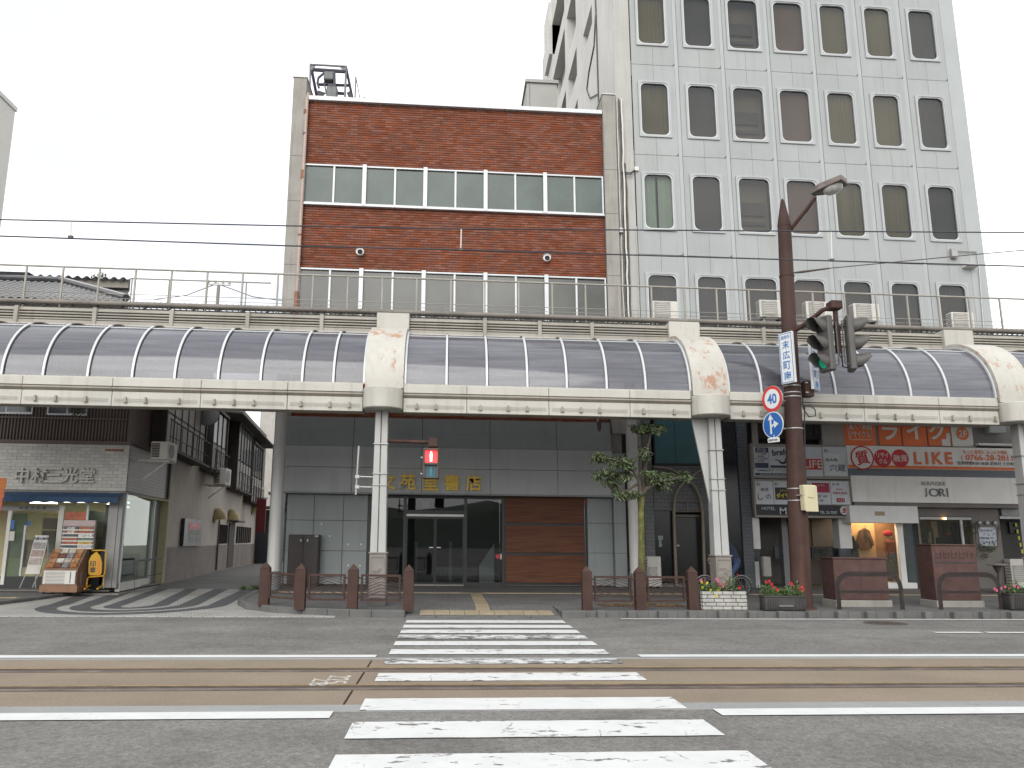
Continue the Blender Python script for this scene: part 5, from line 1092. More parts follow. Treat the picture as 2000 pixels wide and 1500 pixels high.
pq(-60, 1126, 205, 1150, LY+.0, .1, 'plinth', DK, ls_)
# awning with scalloped edge
aw = MB(); xw0, xw1 = -13.2, spot(231, 970, LY-.45).x; za, zb_ = 2.66, spot(100, 982, LY-.45).z
NN = 60; V = [(xw0+(xw1-xw0)*i/NN, LY-.05, za) for i in range(NN+1)]+[(xw0+(xw1-xw0)*i/NN, LY-.45, zb_+.16) for i in range(NN+1)]+[(xw0+(xw1-xw0)*i/NN, LY-.46, zb_+.03*abs(math.sin(i*math.pi/5))+.0) for i in range(NN+1)]
F = [(i, i+1, NN+2+i, NN+1+i) for i in range(NN)]+[(NN+1+i, NN+2+i, 2*NN+3+i, 2*NN+2+i) for i in range(NN)]
V2 = [(x, y+.012, z-.004) for x, y, z in V]; n0 = len(V); aw.add(V+V2, F+[tuple(n0+i for i in f[::-1]) for f in F]); aw.build('awning', mat('blue_awning', (.022, .06, .125), .75, .15, 3, streak=.2), ls_)
# display window round the corner
MB(AT).box(.12, .2, -.08, 0, .12, 2.66).build('window_post', ALU, ls_); MB(AT).box(3.1, 3.2, -.08, .02, .12, 2.66).build('window_post', ALU, ls_); MB(AT).box(3.2, 4.4, -.12, .0, .12, 2.66).build('pale_panel', mat('panel_pale', (.22, .225, .21), .6), ls_)
MB(AT).box(.2, 3.1, -.05, -.04, .3, 2.65).build('pane', SGG, ls_); MB(AT).box(.12, 3.2, -.1, .01, .08, .3).build('window_base', WPLAS, ls_); MB(AT).box(.2, 3.1, -.9, -.3, .3, 1.0).build('display_shelf', mat('pale_green', (.25, .31, .29), .6), ls_); MB(AT).box(.3, 3, -1.0, -.95, 1.0, 2.2).build('display_back', mat('display_cloth', (.11, .125, .11), .8, .4, 4), ls_)
MB(AT).tube([(4.55, .04, .1), (4.55, .04, 4.0)], .035, 6).build('corner_pipe', DARKST, ls_)
# alley house
ah = thing('alley_house', 'old plastered house along the alley with projecting timber windows above', 'house', AT((12, 0, .1)))
MB(AT).box(4.62, 31, -1.2, -.02, 1.18, 4.75).build('plaster_wall', PLAS, ah); MB(AT).box(4.6, 31, -1.2, .0, .0, 1.18).build('dado', DADO, ah); MB(AT).box(4.62, 31, -1.2, -.06, 4.76, 8.2).build('upper_wall', mat('upper_plaster', (.24, .225, .205), .85, .15, .8, streak=.4), ah)
TIM = mat('dark_timber', (.045, .036, .032), .75, .2, 4, streak=.3); SHOJI = mat('pale_shutter', (.30, .285, .265), .7, .1, 1.5, streak=.25); GLZ = mat('dull_pane', (.15, .16, .16), .15, .2, 2, coat=.4)
for u0, u1, z0, z1, nm in ((au(300, 850)-.3, au(384, 860)-.3, 4.15, 6.6, 0), (au(393, 880), au(424, 880), 4.1, 6.6, 1), (au(447, 890), au(478, 890), 3.75, 6.9, 2), (au(480, 890), au(500, 900), 3.4, 6.6, 2)):
    bay = MB(AT).box(u0, u1, -.1, .42, z0, z0+.12).box(u0, u1, -.1, .46, z1, z1+.12).box(u0, u0+.12, .0, .42, z0+.12, z1).box(u1-.12, u1, .0, .42, z0+.12, z1).build('timber_bay', TIM, ah)
    n = max(2, round((u1-u0)/1.0))
    for k in range(n):
        a, c = u0+.13+(u1-u0-.26)*k/n, u0+.13+(u1-u0-.26)*(k+1)/n
        MB(AT).box(a+.02, c-.02, .34, .37, z0+.13, z0+(z1-z0)*.45).build('shutter', SHOJI, bay); MB(AT).box(a+.02, c-.02, .34, .37, z0+(z1-z0)*.47, z1-.02).build('pane', GLZ if nm else SHOJI, bay); MB(AT).box(c-.02, c+.02, .33, .4, z0+.13, z1).build('post', TIM, bay)
    MB(AT).tube([(u0-.05, .55, z0+.85), (u1+.05, .55, z0+.85)], .025, 6).build('guard_rail', TIM, bay); MB(AT).tube([(u0-.05, .55, z0+.35), (u1+.05, .55, z0+.35)], .015, 6).build('guard_rail', TIM, bay)
    for k in range(9): u = u0+(u1-u0)*k/8; MB(AT).tube([(u, .55, z0), (u, .55, z0+.85)], .012, 5).build('guard_bar', TIM, bay)
    MB(AT).box(u0, u1, .3, .6, z0-.06, z0-.005).build('bay_ledge', TIM, bay)
MB(AT).box(au(455, 800)-3, au(500, 820)+3, -.2, .9, 6.98, 7.05).build('eave', TIM, ah)
MB(AT).tube([(4.9, .06, 7.4), (4.9, .06, 4.5), (5.0, .1, 4.0), (4.75, .05, 3.9), (4.72, .05, .1)], .04, 6).build('rain_pipe', WPLAS, ah)
u = au(424, 1050); MB(AT).tube([(u, .05, .1), (u, .05, 2.3)], .04, 6).build('rain_pipe', DARKST, ah)
d0, d1 = au(446, 1050), au(457, 1050); MB(AT).box(d0, d1, -.02, .03, .1, 2.25).build('door', TIM, ah); MB(AT).box(d0-.3, d1+.4, -.02, .45, 2.28, 2.34).build('door_hood', TIM, ah)
for a, c in ((429, 443), (463, 489)):
    lu, lv = au(a, 1030), au(c, 1030); g = MB(AT)
    for k in range(8): q = lu+(lv-lu)*k/7; g.box(q-.02, q+.02, .01, .06, 1.25, 2.1)
    g.box(lu, lv, .0, .012, 1.25, 2.1).build('lattice_window', TIM, ah)
u = au(355, 840, .6); MB(AT).lathe((au(375, 805), .55, 6.0), [(.42, -.03), (.44, 0), (.42, .03)], 20, 'x').build('round_mirror_back', mat('mirror_back', (.05, .055, .055), .4), ah)
# awning hoods, lamp, poster case
HD = mat('cream_hood', (.42, .34, .17), .6, .1, 3)
for i, (px, py) in enumerate(((421, 1004), (448, 1006), (494, 993))):
    u, c = au(px, py), alley(px, py); t = thing('half_dome_awning', ('cream half dome awning on the alley wall, nearest the street', 'cream half dome awning beside the alley door', 'cream half dome awning farthest down the alley')[i], 'awning', AT((u, 0, c.z)), 'cream dome awnings in the alley')
    V = []; F = []; wd = .42+.08*i
    for a in range(0, 7):
        for bq in range(0, 7): th, ph = R(180*a/6), R(90*bq/6); V.append((u+wd*math.cos(th), .02+.5*math.sin(th)*math.cos(ph), c.z-.22+.5*math.sin(th)*math.sin(ph)))
    for a in range(6):
        for bq in range(6): F.append((a*7+bq, a*7+bq+1, (a+1)*7+bq+1, (a+1)*7+bq))
    MB(AT).add(V, F).build('hood', HD, t, smooth=60); MB(AT).box(u-wd, u+wd, .005, .05, c.z-.36, c.z-.22).build('valance', HD, t)
c0, c1 = alley(352, 1050), alley(388, 1045); u0, u1 = c0.y-22.4, c1.y-22.4; zt, zb2 = alley(370, 1014).z, alley(370, 1066).z
pc = thing('poster_case', 'black framed wall poster case with red heading on the alley wall', 'notice case', AT((u0, 0, zb2)))
MB(AT).box(u0, u1, .0, .12, zb2, zt).build('frame', DK, pc); MB(AT).box(u0+.7, u1-.55, .121, .125, zb2+.13, zt-.13).build('poster', mat('poster_grey', (.30, .29, .27), .6, .1), pc); MB(AT).box(u0+.7, u1-.55, .126, .13, zt-.36, zt-.13).build('red_heading', RED, pc)
MB(AT).text('お品書', ((u0+u1)/2, .131, zt-.2), .14, right=(1, 0, 0), w=.8).build('lettering', WPLAS, pc)
for k in range(3):
    for j in range(2): MB(AT).box(u0+.9+j*1.1, u0+1.8+j*1.1, .126, .129, zb2+.14+k*.25, zb2+.32+k*.25).build('photo_print', mat('dull_print', (.2, .19, .18), .6, .5, 20), pc)
# wall mounted air conditioners
for (a, bq, lab) in (((287, 862, 322, 897), 0, 'air conditioner bracketed high on the side of the corner shop beside the timber bay'), ((412, 914, 437, 946), 1, 'dirty air conditioner bracketed lower on the alley house wall')):
    c = alley(a[0], (a[1]+a[3])/2, .35 if not bq else .3); x, y = c.x+.1, c.y; zb3, zt3 = spot((a[0]+a[2])/2, a[3], y).z, spot((a[0]+a[2])/2, a[1], y).z
    w = spot(a[2], a[1], y).x-spot(a[0], a[1], y).x
    t = thing('air_conditioner', lab, 'air conditioner', (x+w/2, y, zb3), 'air conditioners on the alley walls')
    MB().box(x, x+w*.95, y, y+.8, zb3, zt3).build('casing', WPLAS, t, bevel=.015); g = MB()
    for k in range(9): g.box(x+.03, x+w*.5, y-.012, y-.001, zb3+.06+k*(zt3-zb3-.1)/9, zb3+.09+k*(zt3-zb3-.1)/9)
    g.build('side_fins', DARKST, t)
    MB().lathe((x+w*.955, y+.33, (zb3+zt3)/2), [((zt3-zb3)*.38, 0), ((zt3-zb3)*.38, .012)], 20, 'x').build('fan_grille', mat('grille_grey', (.32, .31, .29)), t)
    MB().box(x-.35, x+w, y+.1, y+.14, zb3-.06, zb3-.002).box(x-.35, x+w, y+.6, y+.64, zb3-.06, zb3-.002).build('bracket', WPLAS, t); MB().tube([(x-.2, y+.12, zb3-.55), (x+w*.9, y+.12, zb3-.05)], .025, 6).build('brace', WPLAS, t)
# far end of the alley
fe = thing('alley_end_house', 'grey house closing the far end of the alley', 'house', (-10, 58, .1))
MB().box(-12.6, -7.5, 58, 66, -.1, 11.5).build('wall', mat('end_wall', (.20, .19, .18), .8, .15, .5, streak=.3), fe); MB().prism([(-13.2, 57.4, 11.5), (-13.2, 62, 14), (-13.2, 66.5, 11.5)], (6.4, 0, 0)).build('roof', mat('dark_tile', (.05, .052, .055), .5, .2, 2), fe)
for z in (2.6, 6.2, 9): MB().box(-11.9, -9.6, 57.95, 57.999, z, z+1.5).build('window', BLKS, fe)
MB().box(-12.6, -7.4, 57.0, 57.9, 4.5, 4.7).build('canopy', DARKST, fe)
c = spot(510, 1007, 45); rb = thing('red_lantern_banner', 'dark red vertical shop banner far down the alley', 'banner', c)
MB().box(c.x-.25, c.x+.25, 44.9, 45, c.z-.9, c.z+.9).build('cloth', mat('dark_red_cloth', (.14, .015, .018), .7), rb); MB().tube([(c.x-.35, 45.05, c.z+.95), (c.x+.3, 45.05, c.z+.95)], .03, 6).build('rod', DARKST, rb)
ds = thing('dark_shop_fronts', 'dark low shop front with hanging sign deep in the alley', 'shop front', (-10.8, 50, .1))
MB().box(-11.9, -10.9, 50, 56, .0, 3.2).build('front', mat('dim_front', (.045, .05, .06), .6, .3), ds); MB().box(-12, -10.6, 49.2, 50.5, 3.25, 3.4).build('hood', DARKST, ds)
ph_ = thing('pale_alley_building', 'pale tower block glimpsed above the alley roofs', 'building', (-12.5, 70, 0)); MB().box(-16.5, -12.6, 70, 76, 0, 19).build('wall', mat('pale_block', (.5, .48, .44), .8), ph_); MB().box(-16.6, -12.5, 69.9, 76.1, 19.003, 19.3).build('parapet', mat('pale_block'  , (.5, .48, .44)), ph_)
# roofs behind the arcade on the left
hr = thing('tiled_roof', 'dark tiled hip roof showing above the arcade on the left', 'roof', (-11.5, 24, 7.6))
RT = mat('glazed_roof_tile', (.06, .062, .068), .22, .25, 3, coat=.4)
A0, A1 = spot(246, 588, 22.6), spot(118, 553, 27.0); z0 = A0.z
rf = MB(); rows, cols = 13, 46
def rsurf(s, t):
    x0 = A0.x+(A1.x-A0.x)*t; return Vector((x0-s*.22, 22.6+4.4*t, z0+(A1.z-z0)*t))
for r_ in range(rows):
    for k in range(cols):
        p = rsurf(k, r_/rows); q = rsurf(k, (r_+1.12)/rows); V = []
        for P in (p, q):
            lift = .05 if P is p else .01
            for i in range(5): V.append((P.x-i*.055, P.y, P.z+lift+.035*math.sin(i*math.pi/4*1.6)))
        rf.add(V, [(i, i+1, 6+i, 5+i) for i in range(4)]); rf.add([V[i] for i in range(5)]+[(V[i][0], V[i][1], V[i][2]-.05) for i in range(5)], [(i, 5+i, 6+i, i+1) for i in range(4)])
rf.build('roof_tiles', RT, hr, kind='stuff')
MB().tube([A0+Vector((0, 0, .1)), A1+Vector((0, 0, .12))], .11, 8).build('hip_ridge', RT, hr); MB().tube([A1+Vector((0, 0, .12)), A1+Vector((-8, 0, .12))], .11, 8).build('ridge', RT, hr)
MB().box(-30, A0.x-.3, 22.8, 27, 7.62, z0).build('eave_board', TIM, hr)
at_ = thing('corrugated_attic', 'metal clad attic storey with corrugated roof on the left behind the railings', 'building', (-14, 30, 8))
e1 = spot(252, 560, 30); zr = spot(200, 545, 30).z
MB().prism([(-20, 30, 7.5), (e1.x, 30, 7.5), (e1.x*33/30-.1, 33, 7.5), (-20, 33, 7.5)], (0, 0, zr-7.75)).build('wall', mat('ribbed_metal', (.20, .20, .195), .6, .1, 2, streak=.3), at_)
for k in range(26): x = e1.x-.05-k*.11; MB().box(x-.03, x, 29.96, 29.999, 7.5, zr-.5).build('wall_rib', MATS['ribbed_metal'], at_)
MB().box(-20, e1.x+.05, 29.8, 29.95, zr-.38, zr-.12).build('gutter_board', mat('attic_board', (.25, .23, .2), .7), at_)
cr_f = MB(); n = 150; V = []
for y, dz, xe in ((29.6, 0, e1.x+.2), (33, .5, (e1.x+.2)*33/29.6)): V += [(-22+(xe+22)*i/n, y, zr-.06+dz+.05*math.sin(i*1.26)) for i in range(n+1)]
V += [(x, y, z-.03) for x, y, z in V[:n+1]]
cr_f.add(V, [(i, i+1, n+2+i, n+1+i) for i in range(n)]+[(i, 2*n+2+i, 2*n+3+i, i+1) for i in range(n)]).build('corrugated_roof', mat('roof_sheet', (.14, .135, .135), .5, .15), at_)
c = spot(20, 552, 29.7); MB().box(-20, spot(66, 552, 29.7).x, 29.3, 29.9, c.z-.55, c.z+.3).build('dark_veranda', BLACK, at_)
fb = thing('far_pale_building', 'pale apartment block cut by the left edge of the picture', 'building', (-21, 35, 0))
fx = spot(30, 215, 52).x; fz = spot(28, 217, 52).z
MB().box(fx-12, fx, 36, 52, 0, fz).build('wall', mat('pale_render', (.58, .56, .52), .8, .04, .5), fb); MB().box(fx-12, fx+.08, 35.9, 52.1, fz+.002, fz+.3).build('parapet', MATS['pale_render'], fb)
MB().box(fx+.001, fx+.02, 44, 46, 12, 14).build('window', BLKS, fb)
up = thing('utility_pole', 'distant cross arm with insulators seen between the railings', 'utility pole', (spot(427, 560, 46).x, 46, 0))
c = spot(427, 557, 46); x = c.x
MB().tube([(x, 46, 0), (x, 46, c.z)], .1, 8).build('pole', CONC, up); MB().box(x-.7, x+.7, 45.95, 46.05, c.z, c.z+.09).build('cross_arm', STEEL, up)
for dx in (-.6, -.2, .25, .62): MB().lathe((x+dx, 46, c.z+.09), [(.03, 0), (.09, .05), (.05, .12), (.08, .16), (.03, .24)], 8).build('insulator', WPLAS, up)
for k, (a, c2) in enumerate((((300, 585), (427, 553)), ((560, 588), (427, 555)))): MB().tube([spot(*a, 46), spot((a[0]+c2[0])/2, (a[1]+c2[1])/2+8, 46), spot(*c2, 46)], .025, 5).build('drop_wire', RUBBER, up)
# ------------------------------------------------------------------ street furniture
def frame(o, th):
    """local frame of a board turned th degrees towards the left: x along it, -y out of its face, z up"""
    o = Vector(o); r = Vector((math.cos(R(th)), -math.sin(R(th)), 0)); n = Vector((-math.sin(R(th)), -math.cos(R(th)), 0))
    return lambda p: o+r*p.x-n*p.y+Vector((0, 0, p.z))
PY = 17.1; PX = spot(1565, 1160, PY).x
lp = thing('lamp_pole', 'tall brown tapered steel street lamp pole with pointed cap and one lamp arm', 'lamp pole', (PX, PY, RZ))
zc = spot(1532, 443, PY).z; pxs = spot(1532, 443, PY).x
PX2 = pxs
def pax(z): return PX+(PX2-PX)*(z-RZ)/(zc-RZ)
MB().tube([(pax(z), PY, z) for z in (RZ, .6, 2.5, 4.5, 6.5, zc)], [.225, .222, .205, .185, .168, .152], 20).build('pole', BROWN, lp, smooth=40)
MB().tube([(pax(zc)-0, PY, zc+.002), (pax(zc), PY, zc+.06), (pax(zc), PY, zc+.62), (pax(zc), PY, zc+.70)], [.158, .155, .05, .02], 16).build('pointed_cap', BROWN, lp, smooth=40)
MB().lathe((PX, PY, RZ), [(.30, 0), (.29, .03), (.235, .05)], 20).build('base_plate', BROWN, lp)
for z in (spot(1540, 540, PY).z, spot(1555, 755, PY).z, spot(1556, 768, PY).z, spot(1556, 776, PY).z, spot(1560, 838, PY).z, spot(1565, 955, PY).z, spot(1566, 978, PY).z):
    r = .225-(.225-.152)*(z-RZ)/(zc-RZ)+.006; MB().lathe((pax(z), PY, z), [(r, -.012), (r+.004, -.012), (r+.004, .012), (r, .012)], 20).build('band', STEEL if z < 6 else BROWN, lp)
arm = [(pax(zc)+.1, PY, zc-.12), spot(1563, 424, 16.85), spot(1575, 410, 16.75), spot(1592, 386, 16.6)]
MB().tube(arm, .045, 10).build('lamp_arm', BROWN, lp, smooth=50)
s0, s1 = spot(1586, 380, 16.63), spot(1650, 352, 16.05); ax = (s1-s0).normalized(); sd_ = ax.cross(Vector((0, 0, 1))).normalized(); upv = sd_.cross(ax).normalized(); Ln = (s1-s0).length
def LF(p): return s0+ax*p.x+sd_*p.y+upv*p.z
b = MB(LF); A = [(0, -.07, -.02), (0, .07, -.02), (0, .07, .07), (0, -.07, .07)]; B = [(.3*Ln, -.2, -.05), (.3*Ln, .2, -.05), (.3*Ln, .15, .12), (.3*Ln, -.15, .12)]; C = [(Ln, -.2, -.05), (Ln, .2, -.05), (Ln, .15, .10), (Ln, -.15, .10)]
hd = b.add(A+B+C, [(0, 1, 2, 3), (0, 4, 5, 1), (1, 5, 6, 2), (2, 6, 7, 3), (3, 7, 4, 0), (4, 8, 9, 5), (5, 9, 10, 6), (6, 10, 11, 7), (7, 11, 8, 4), (8, 11, 10, 9)]).build('lamp_head', mat('weathered_lamp', (.13, .105, .095), .6, .35, 6, streak=.3), lp, bevel=.012)
b = MB(LF); V = []
for k, (s, z) in enumerate(((1, -.052), (.92, -.12), (.6, -.18), (.2, -.2))):
    for a in range(16): V.append((.62*Ln+.3*Ln*s*math.cos(R(a*22.5)), .165*s*math.sin(R(a*22.5)), z))
b.add(V, [(i*16+k, i*16+(k+1) % 16, (i+1)*16+(k+1) % 16, (i+1)*16+k) for i in range(3) for k in range(16)]+[tuple(range(48, 64))]).build('lamp_bowl', mat('ribbed_lamp_glass', (.36, .36, .33), .15, .2, 9, coat=.5), hd, smooth=50)
# traffic signals
SIGG = mat('signal_grey', (.075, .07, .066), .55, .15, 4)
LENSD = mat('dark_lens', (.03, .02, .02), .15, .2, coat=.5)
def signal(name, label, o, th, lit):
    t = thing(name, label, 'traffic light', o, 'traffic signals on the lamp pole'); T = frame(o, th); hh = 1.24
    MB(T).box(-.20, .20, -.05, .10, -hh/2, hh/2).build('housing', SIGG, t, bevel=.03)
    for i, z in enumerate((.40, 0, -.40)):
        c = (0, -.052, z+.01)
        m = LENSD if i != lit else mat('lit_green_lens', (.01, .30, .17), .3, 0, emit=.22)
        l = MB(T).lathe((0, -.065, z), [(.15, 0), (.15, .014)], 20, 'y').build('lens', m, t)
        V = []; n = 14
        for y, r, lo in ((-.05, .165, -60), (-.20, .168, -35), (-.36, .17, 18)):
            for k in range(n+1): a = R(lo+(180-2*lo)*k/n); V.append((r*math.cos(a), y, z+r*math.sin(a)-.0*(y+.05)))
        F = [(i2*(n+1)+k, i2*(n+1)+k+1, (i2+1)*(n+1)+k+1, (i2+1)*(n+1)+k) for i2 in range(2) for k in range(n)]
        m2 = len(V); V += [(x*.955, y, z+(q-z)*.955) for x, y, q in V]; F += [tuple(j+m2 for j in f[::-1]) for f in F]
        MB(T).add(V, F).build('visor', SIGG, t, smooth=50)
    for x in (-.17, .17): MB(T).tube([(x, .10, .50), (x, .19, .48), (x, .19, -.48), (x, .10, -.50)], .018, 6).build('rear_stay', SIGG, t)
    return t
cL, cR = spot(1611, 672, 16.35), spot(1663, 671, 16.35)
signal('traffic_signal', 'three lens grey traffic signal on the pole arm facing left with its green lens lit', cL, 73, 2)
signal('traffic_signal', 'grey traffic signal on the pole arm turned to the right with hidden lenses', cR, -72, 9)
am = thing('signal_arm', 'brown jointed steel arm with box holding both traffic signals to the lamp pole', 'bracket arm', (PX, PY, 6.3))
jb = spot(1628, 598, 16.35); bj = spot(1606, 606, 16.5)
MB().tube([(pax(6.2)+.1, PY-.12, spot(1560, 645, 16.98).z), spot(1580, 628, 16.75), bj, jb], .05, 10).build('arm', BROWN, am, smooth=50)
MB().box(jb.x-.12, jb.x+.14, 16.2, 16.48, jb.z-.09, jb.z+.10).build('joint_box', BROWN, am, bevel=.02)
pb_ = spot(1637, 690, 16.35); MB().tube([(jb.x+.03, 16.35, jb.z-.09), (pb_.x-.0, 16.35, pb_.z)], .055, 10).build('hanger', BROWN, am, smooth=50)
for zz_ in (cL.z+.42, cL.z-.05): MB().tube([(cL.x+.12, 16.38, zz_), (cR.x-.12, 16.38, zz_)], .022, 6).build('clamp_rod', DARKST, am)
MB().tube([(pb_.x-.05, 16.3, pb_.z+.1), (pb_.x+.02, 16.28, pb_.z-.12), (pb_.x+.12, 16.3, pb_.z-.05)], .012, 6).build('cable', RUBBER, am)
# boards on the pole
SGW = mat('sign_white_enamel', (.62, .64, .64), .35, .04, 2); SBL = mat('sign_blue_text', (.03, .14, .38), .4, .05)
def street_sign(lab, o, th, w, h, full):
    t = thing('street_name_sign', lab, 'street sign', o, 'street name signs on the lamp pole'); T = frame(o, th)
    MB(T).box(-w/2, w/2, -.03, .03, -h/2, h/2).build('board', SGW, t, bevel=.006)
    e = .02
    MB(T).box(-w/2+e, w/2-e, -.034, -.0305, h/2-e-.014, h/2-e).box(-w/2+e, w/2-e, -.034, -.0305, -h/2+e, -h/2+e+.014).box(-w/2+e, -w/2+e+.014, -.034, -.0305, -h/2+e+.014, h/2-e-.014).box(w/2-e-.014, w/2-e, -.034, -.0305, -h/2+e+.014, h/2-e-.014).build('border', SBL, t)
    m = MB(T); m.text('高岡市', (0, -.031, h/2-.11), .09, w=w*.66, ext=.003)
    for i, s in enumerate('末広町南'): m.text(s, (0, -.031, h/2-.28-i*.235), .19, w=w*.52, ext=.003, bold=.012)
    m.build('lettering', SBL, t); MB(T).box(-w*.1, w*.1, .031, .16, -.3, -.26).box(-w*.1, w*.1, .031, .16, .3, .34).build('bracket', STEEL, t)
    return t
o = spot(1538, 699, 16.78); street_sign('white vertical street name sign with blue border and 末広町南, in front of the brown pole', o, 64, .38, 1.16, 1)
o = spot(1590, 715, 16.95); street_sign('white street name sign half hidden behind the left facing traffic signal', o, -40, .34, 1.1, 1)
def round_sign(name, lab, o, th, kind):
    t = thing(name, lab, 'traffic sign', o); T = frame(o, th)
    MB(T).lathe((0, 0, 0), [(.295, 0), (.30, .006), (.295, .012)], 36, 'y').build('plate', STEEL, t)
    if kind == 'limit':
        MB(T).lathe((0, -.005, 0), [(.22, .003), (.22, 0), (.292, 0), (.292, .003)], 36, 'y').build('red_ring', mat('sign_red', (.50, .03, .03), .4, .04), t); MB(T).lathe((0, -.0055, 0), [(.0, 0), (.2195, 0), (.2195, .004)], 36, 'y').build('white_field', SGW, t)
        MB(T).text('40', (0, -.0056, 0), .23, w=.27, bold=.03, ext=.003).build('lettering', SBL, t)
    else:
        MB(T).lathe((0, -.005, 0), [(.0, 0), (.285, 0), (.285, .003)], 36, 'y').build('blue_field', BLUE, t)
        MB(T).lathe((0, -.0052, 0), [(.278, .003), (.278, 0), (.296, 0), (.296, .003)], 36, 'y').build('white_rim', SGW, t)
        MB(T).prism([(-.085, -.0055, z) if 0 else (x, -.0055, z) for x, z in ((-.085, -.2), (-.04, -.2), (-.04, -.06), (.03, -.0), (.03, -.075), (.16, .01), (.03, .10), (.03, .03), (-.04, -.0), (-.04, .12), (.02, .12), (-.06, .245), (-.14, .12), (-.085, .12))], (0, -.003, 0)).build('arrows', SGW, t)
    MB(T).tube([(0, .02, 0), (.0, .05, 0)], .03, 6).build('clamp', STEEL, t)
    return t, T
o = spot(1508, 779, 16.95); t, T = round_sign('speed_limit_sign', 'round red rimmed speed limit sign reading 40, left of the brown pole', o, 66, 'limit'); MB().tube([o+Vector((.03, .03, -.02)), (pax(4.6)-.1, PY, o.z-.02)], .018, 6).build('arm', STEEL, t)
o = spot(1510, 830, 16.95); t, T = round_sign('direction_sign', 'round blue sign with white ahead and right turn arrows, below the speed limit sign', o, 66, 'arrow'); MB().tube([o+Vector((.03, .03, -.06)), (pax(4.1)-.1, PY, o.z-.06)], .018, 6).build('arm', STEEL, t)
o = spot(1511, 859.5, 16.93); t = thing('supplementary_plate', 'small white plate with black letters under the blue arrow sign', 'sign plate', o); T = frame(o, 55); MB(T).box(-.145, .145, -.006, .006, -.05, .05).build('plate', SGW, t, bevel=.004); MB(T).text('自転車を除く', (0, -.007, 0), .06, w=.25, ext=.002, bold=.02).build('lettering', INK, t); MB(T).tube([(0, .012, .03), (0, .06, .26)], .012, 6).build('hanger', STEEL, t)
c = spot(1580, 972, 16.78); bxn = thing('cream_box', 'cream plastic equipment box strapped to the brown pole at sign height', 'equipment box', c)
T = frame(c, -12); CRB = mat('cream_box_plastic', (.50, .455, .30), .5, .06, 2, streak=.2)
MB(T).box(-.16, .16, -.06, .1, -.28, .27).build('body', CRB, bxn, bevel=.015); MB(T).box(-.15, .165, -.075, -.061, -.30, .25).build('lid', CRB, bxn, bevel=.006)
MB(T).tube([(-.17, -.05, .06), (-.05, -.08, .0), (.05, -.082, -.01), (.17, -.05, .01)], .004, 5).build('wire', DARKST, bxn); MB(T).box(-.19, -.162, .0, .3, .04, .07).build('strap', STEEL, bxn)
c = spot(1572, 760, 17.08); jn = thing('junction_box', 'brown junction box strapped to the right side of the lamp pole', 'junction box', c); MB().cbox((c.x+.06, 17.08, c.z), .20, .24, .36).build('body', BROWN, jn, bevel=.012)
for dz in (-.1, .12): MB().cbox((c.x-.02, 16.94, c.z+dz), .06, .03, .025).build('clip', STEEL, jn)
P = [spot(*p, 17.0) for p in ((1567, 778), (1570, 800), (1580, 814), (1593, 812), (1592, 800), (1582, 792), (1572, 792), (1571, 830), (1572, 860), (1574, 930), (1575, 948))]; MB().tube(P, .013, 6).build('cable_loop', RUBBER, jn, smooth=60)
# span cable from the pole to the right
o = spot(1548, 533, PY-.1); cb2 = thing('span_cable', 'thin dark span cable running from the lamp pole up to the right', 'cable', o)
MB().tube([o, spot(1567, 531, 16.95), spot(1620, 524, 16.9)], [.018, .03, .018], 6).build('tensioner', DARKST, cb2); MB().tube([spot(1620, 524, 16.9), spot(1905, 497, 16.8), spot(2100, 480, 16.7)], .012, 5).build('cable', DARKST, cb2)
# tram wires
for nm, lab, pts, r in (('messenger_wire', 'upper thin overhead tram wire with drop hangers', ((-40, 428), (560, 441), (900, 447), (1960, 454), (2300, 456)), .008), ('contact_wire', 'lower thicker overhead tram contact wire', ((-60, 459), (560, 480), (900, 488), (1500, 506), (1960, 519), (2300, 529)), .0085)):
    P = [spot(*p, 9.1) for p in pts]; d = (P[0]-P[1]).normalized(); P = [P[0]+d*30]+P+[P[-1]+(P[-1]-P[-2]).normalized()*30]
    t = thing(nm, lab, 'overhead wire', P[2]); MB().tube(P, r, 6).build('wire', mat('wire_dark', (.035, .034, .045), .5), t)
    if nm == 'messenger_wire':
        for a, c in (((139, 433), (138, 463)), ((901, 447), (900, 487)), ((1623, 453), (1625, 508))):
            q0, q1 = spot(*a, 9.1), spot(*c, 9.1); MB().tube([q0, q1], .008, 6).build('drop_hanger', WPLAS, t); MB().cbox(q1, .05, .03, .03).build('wire_clamp', DARKST, t)
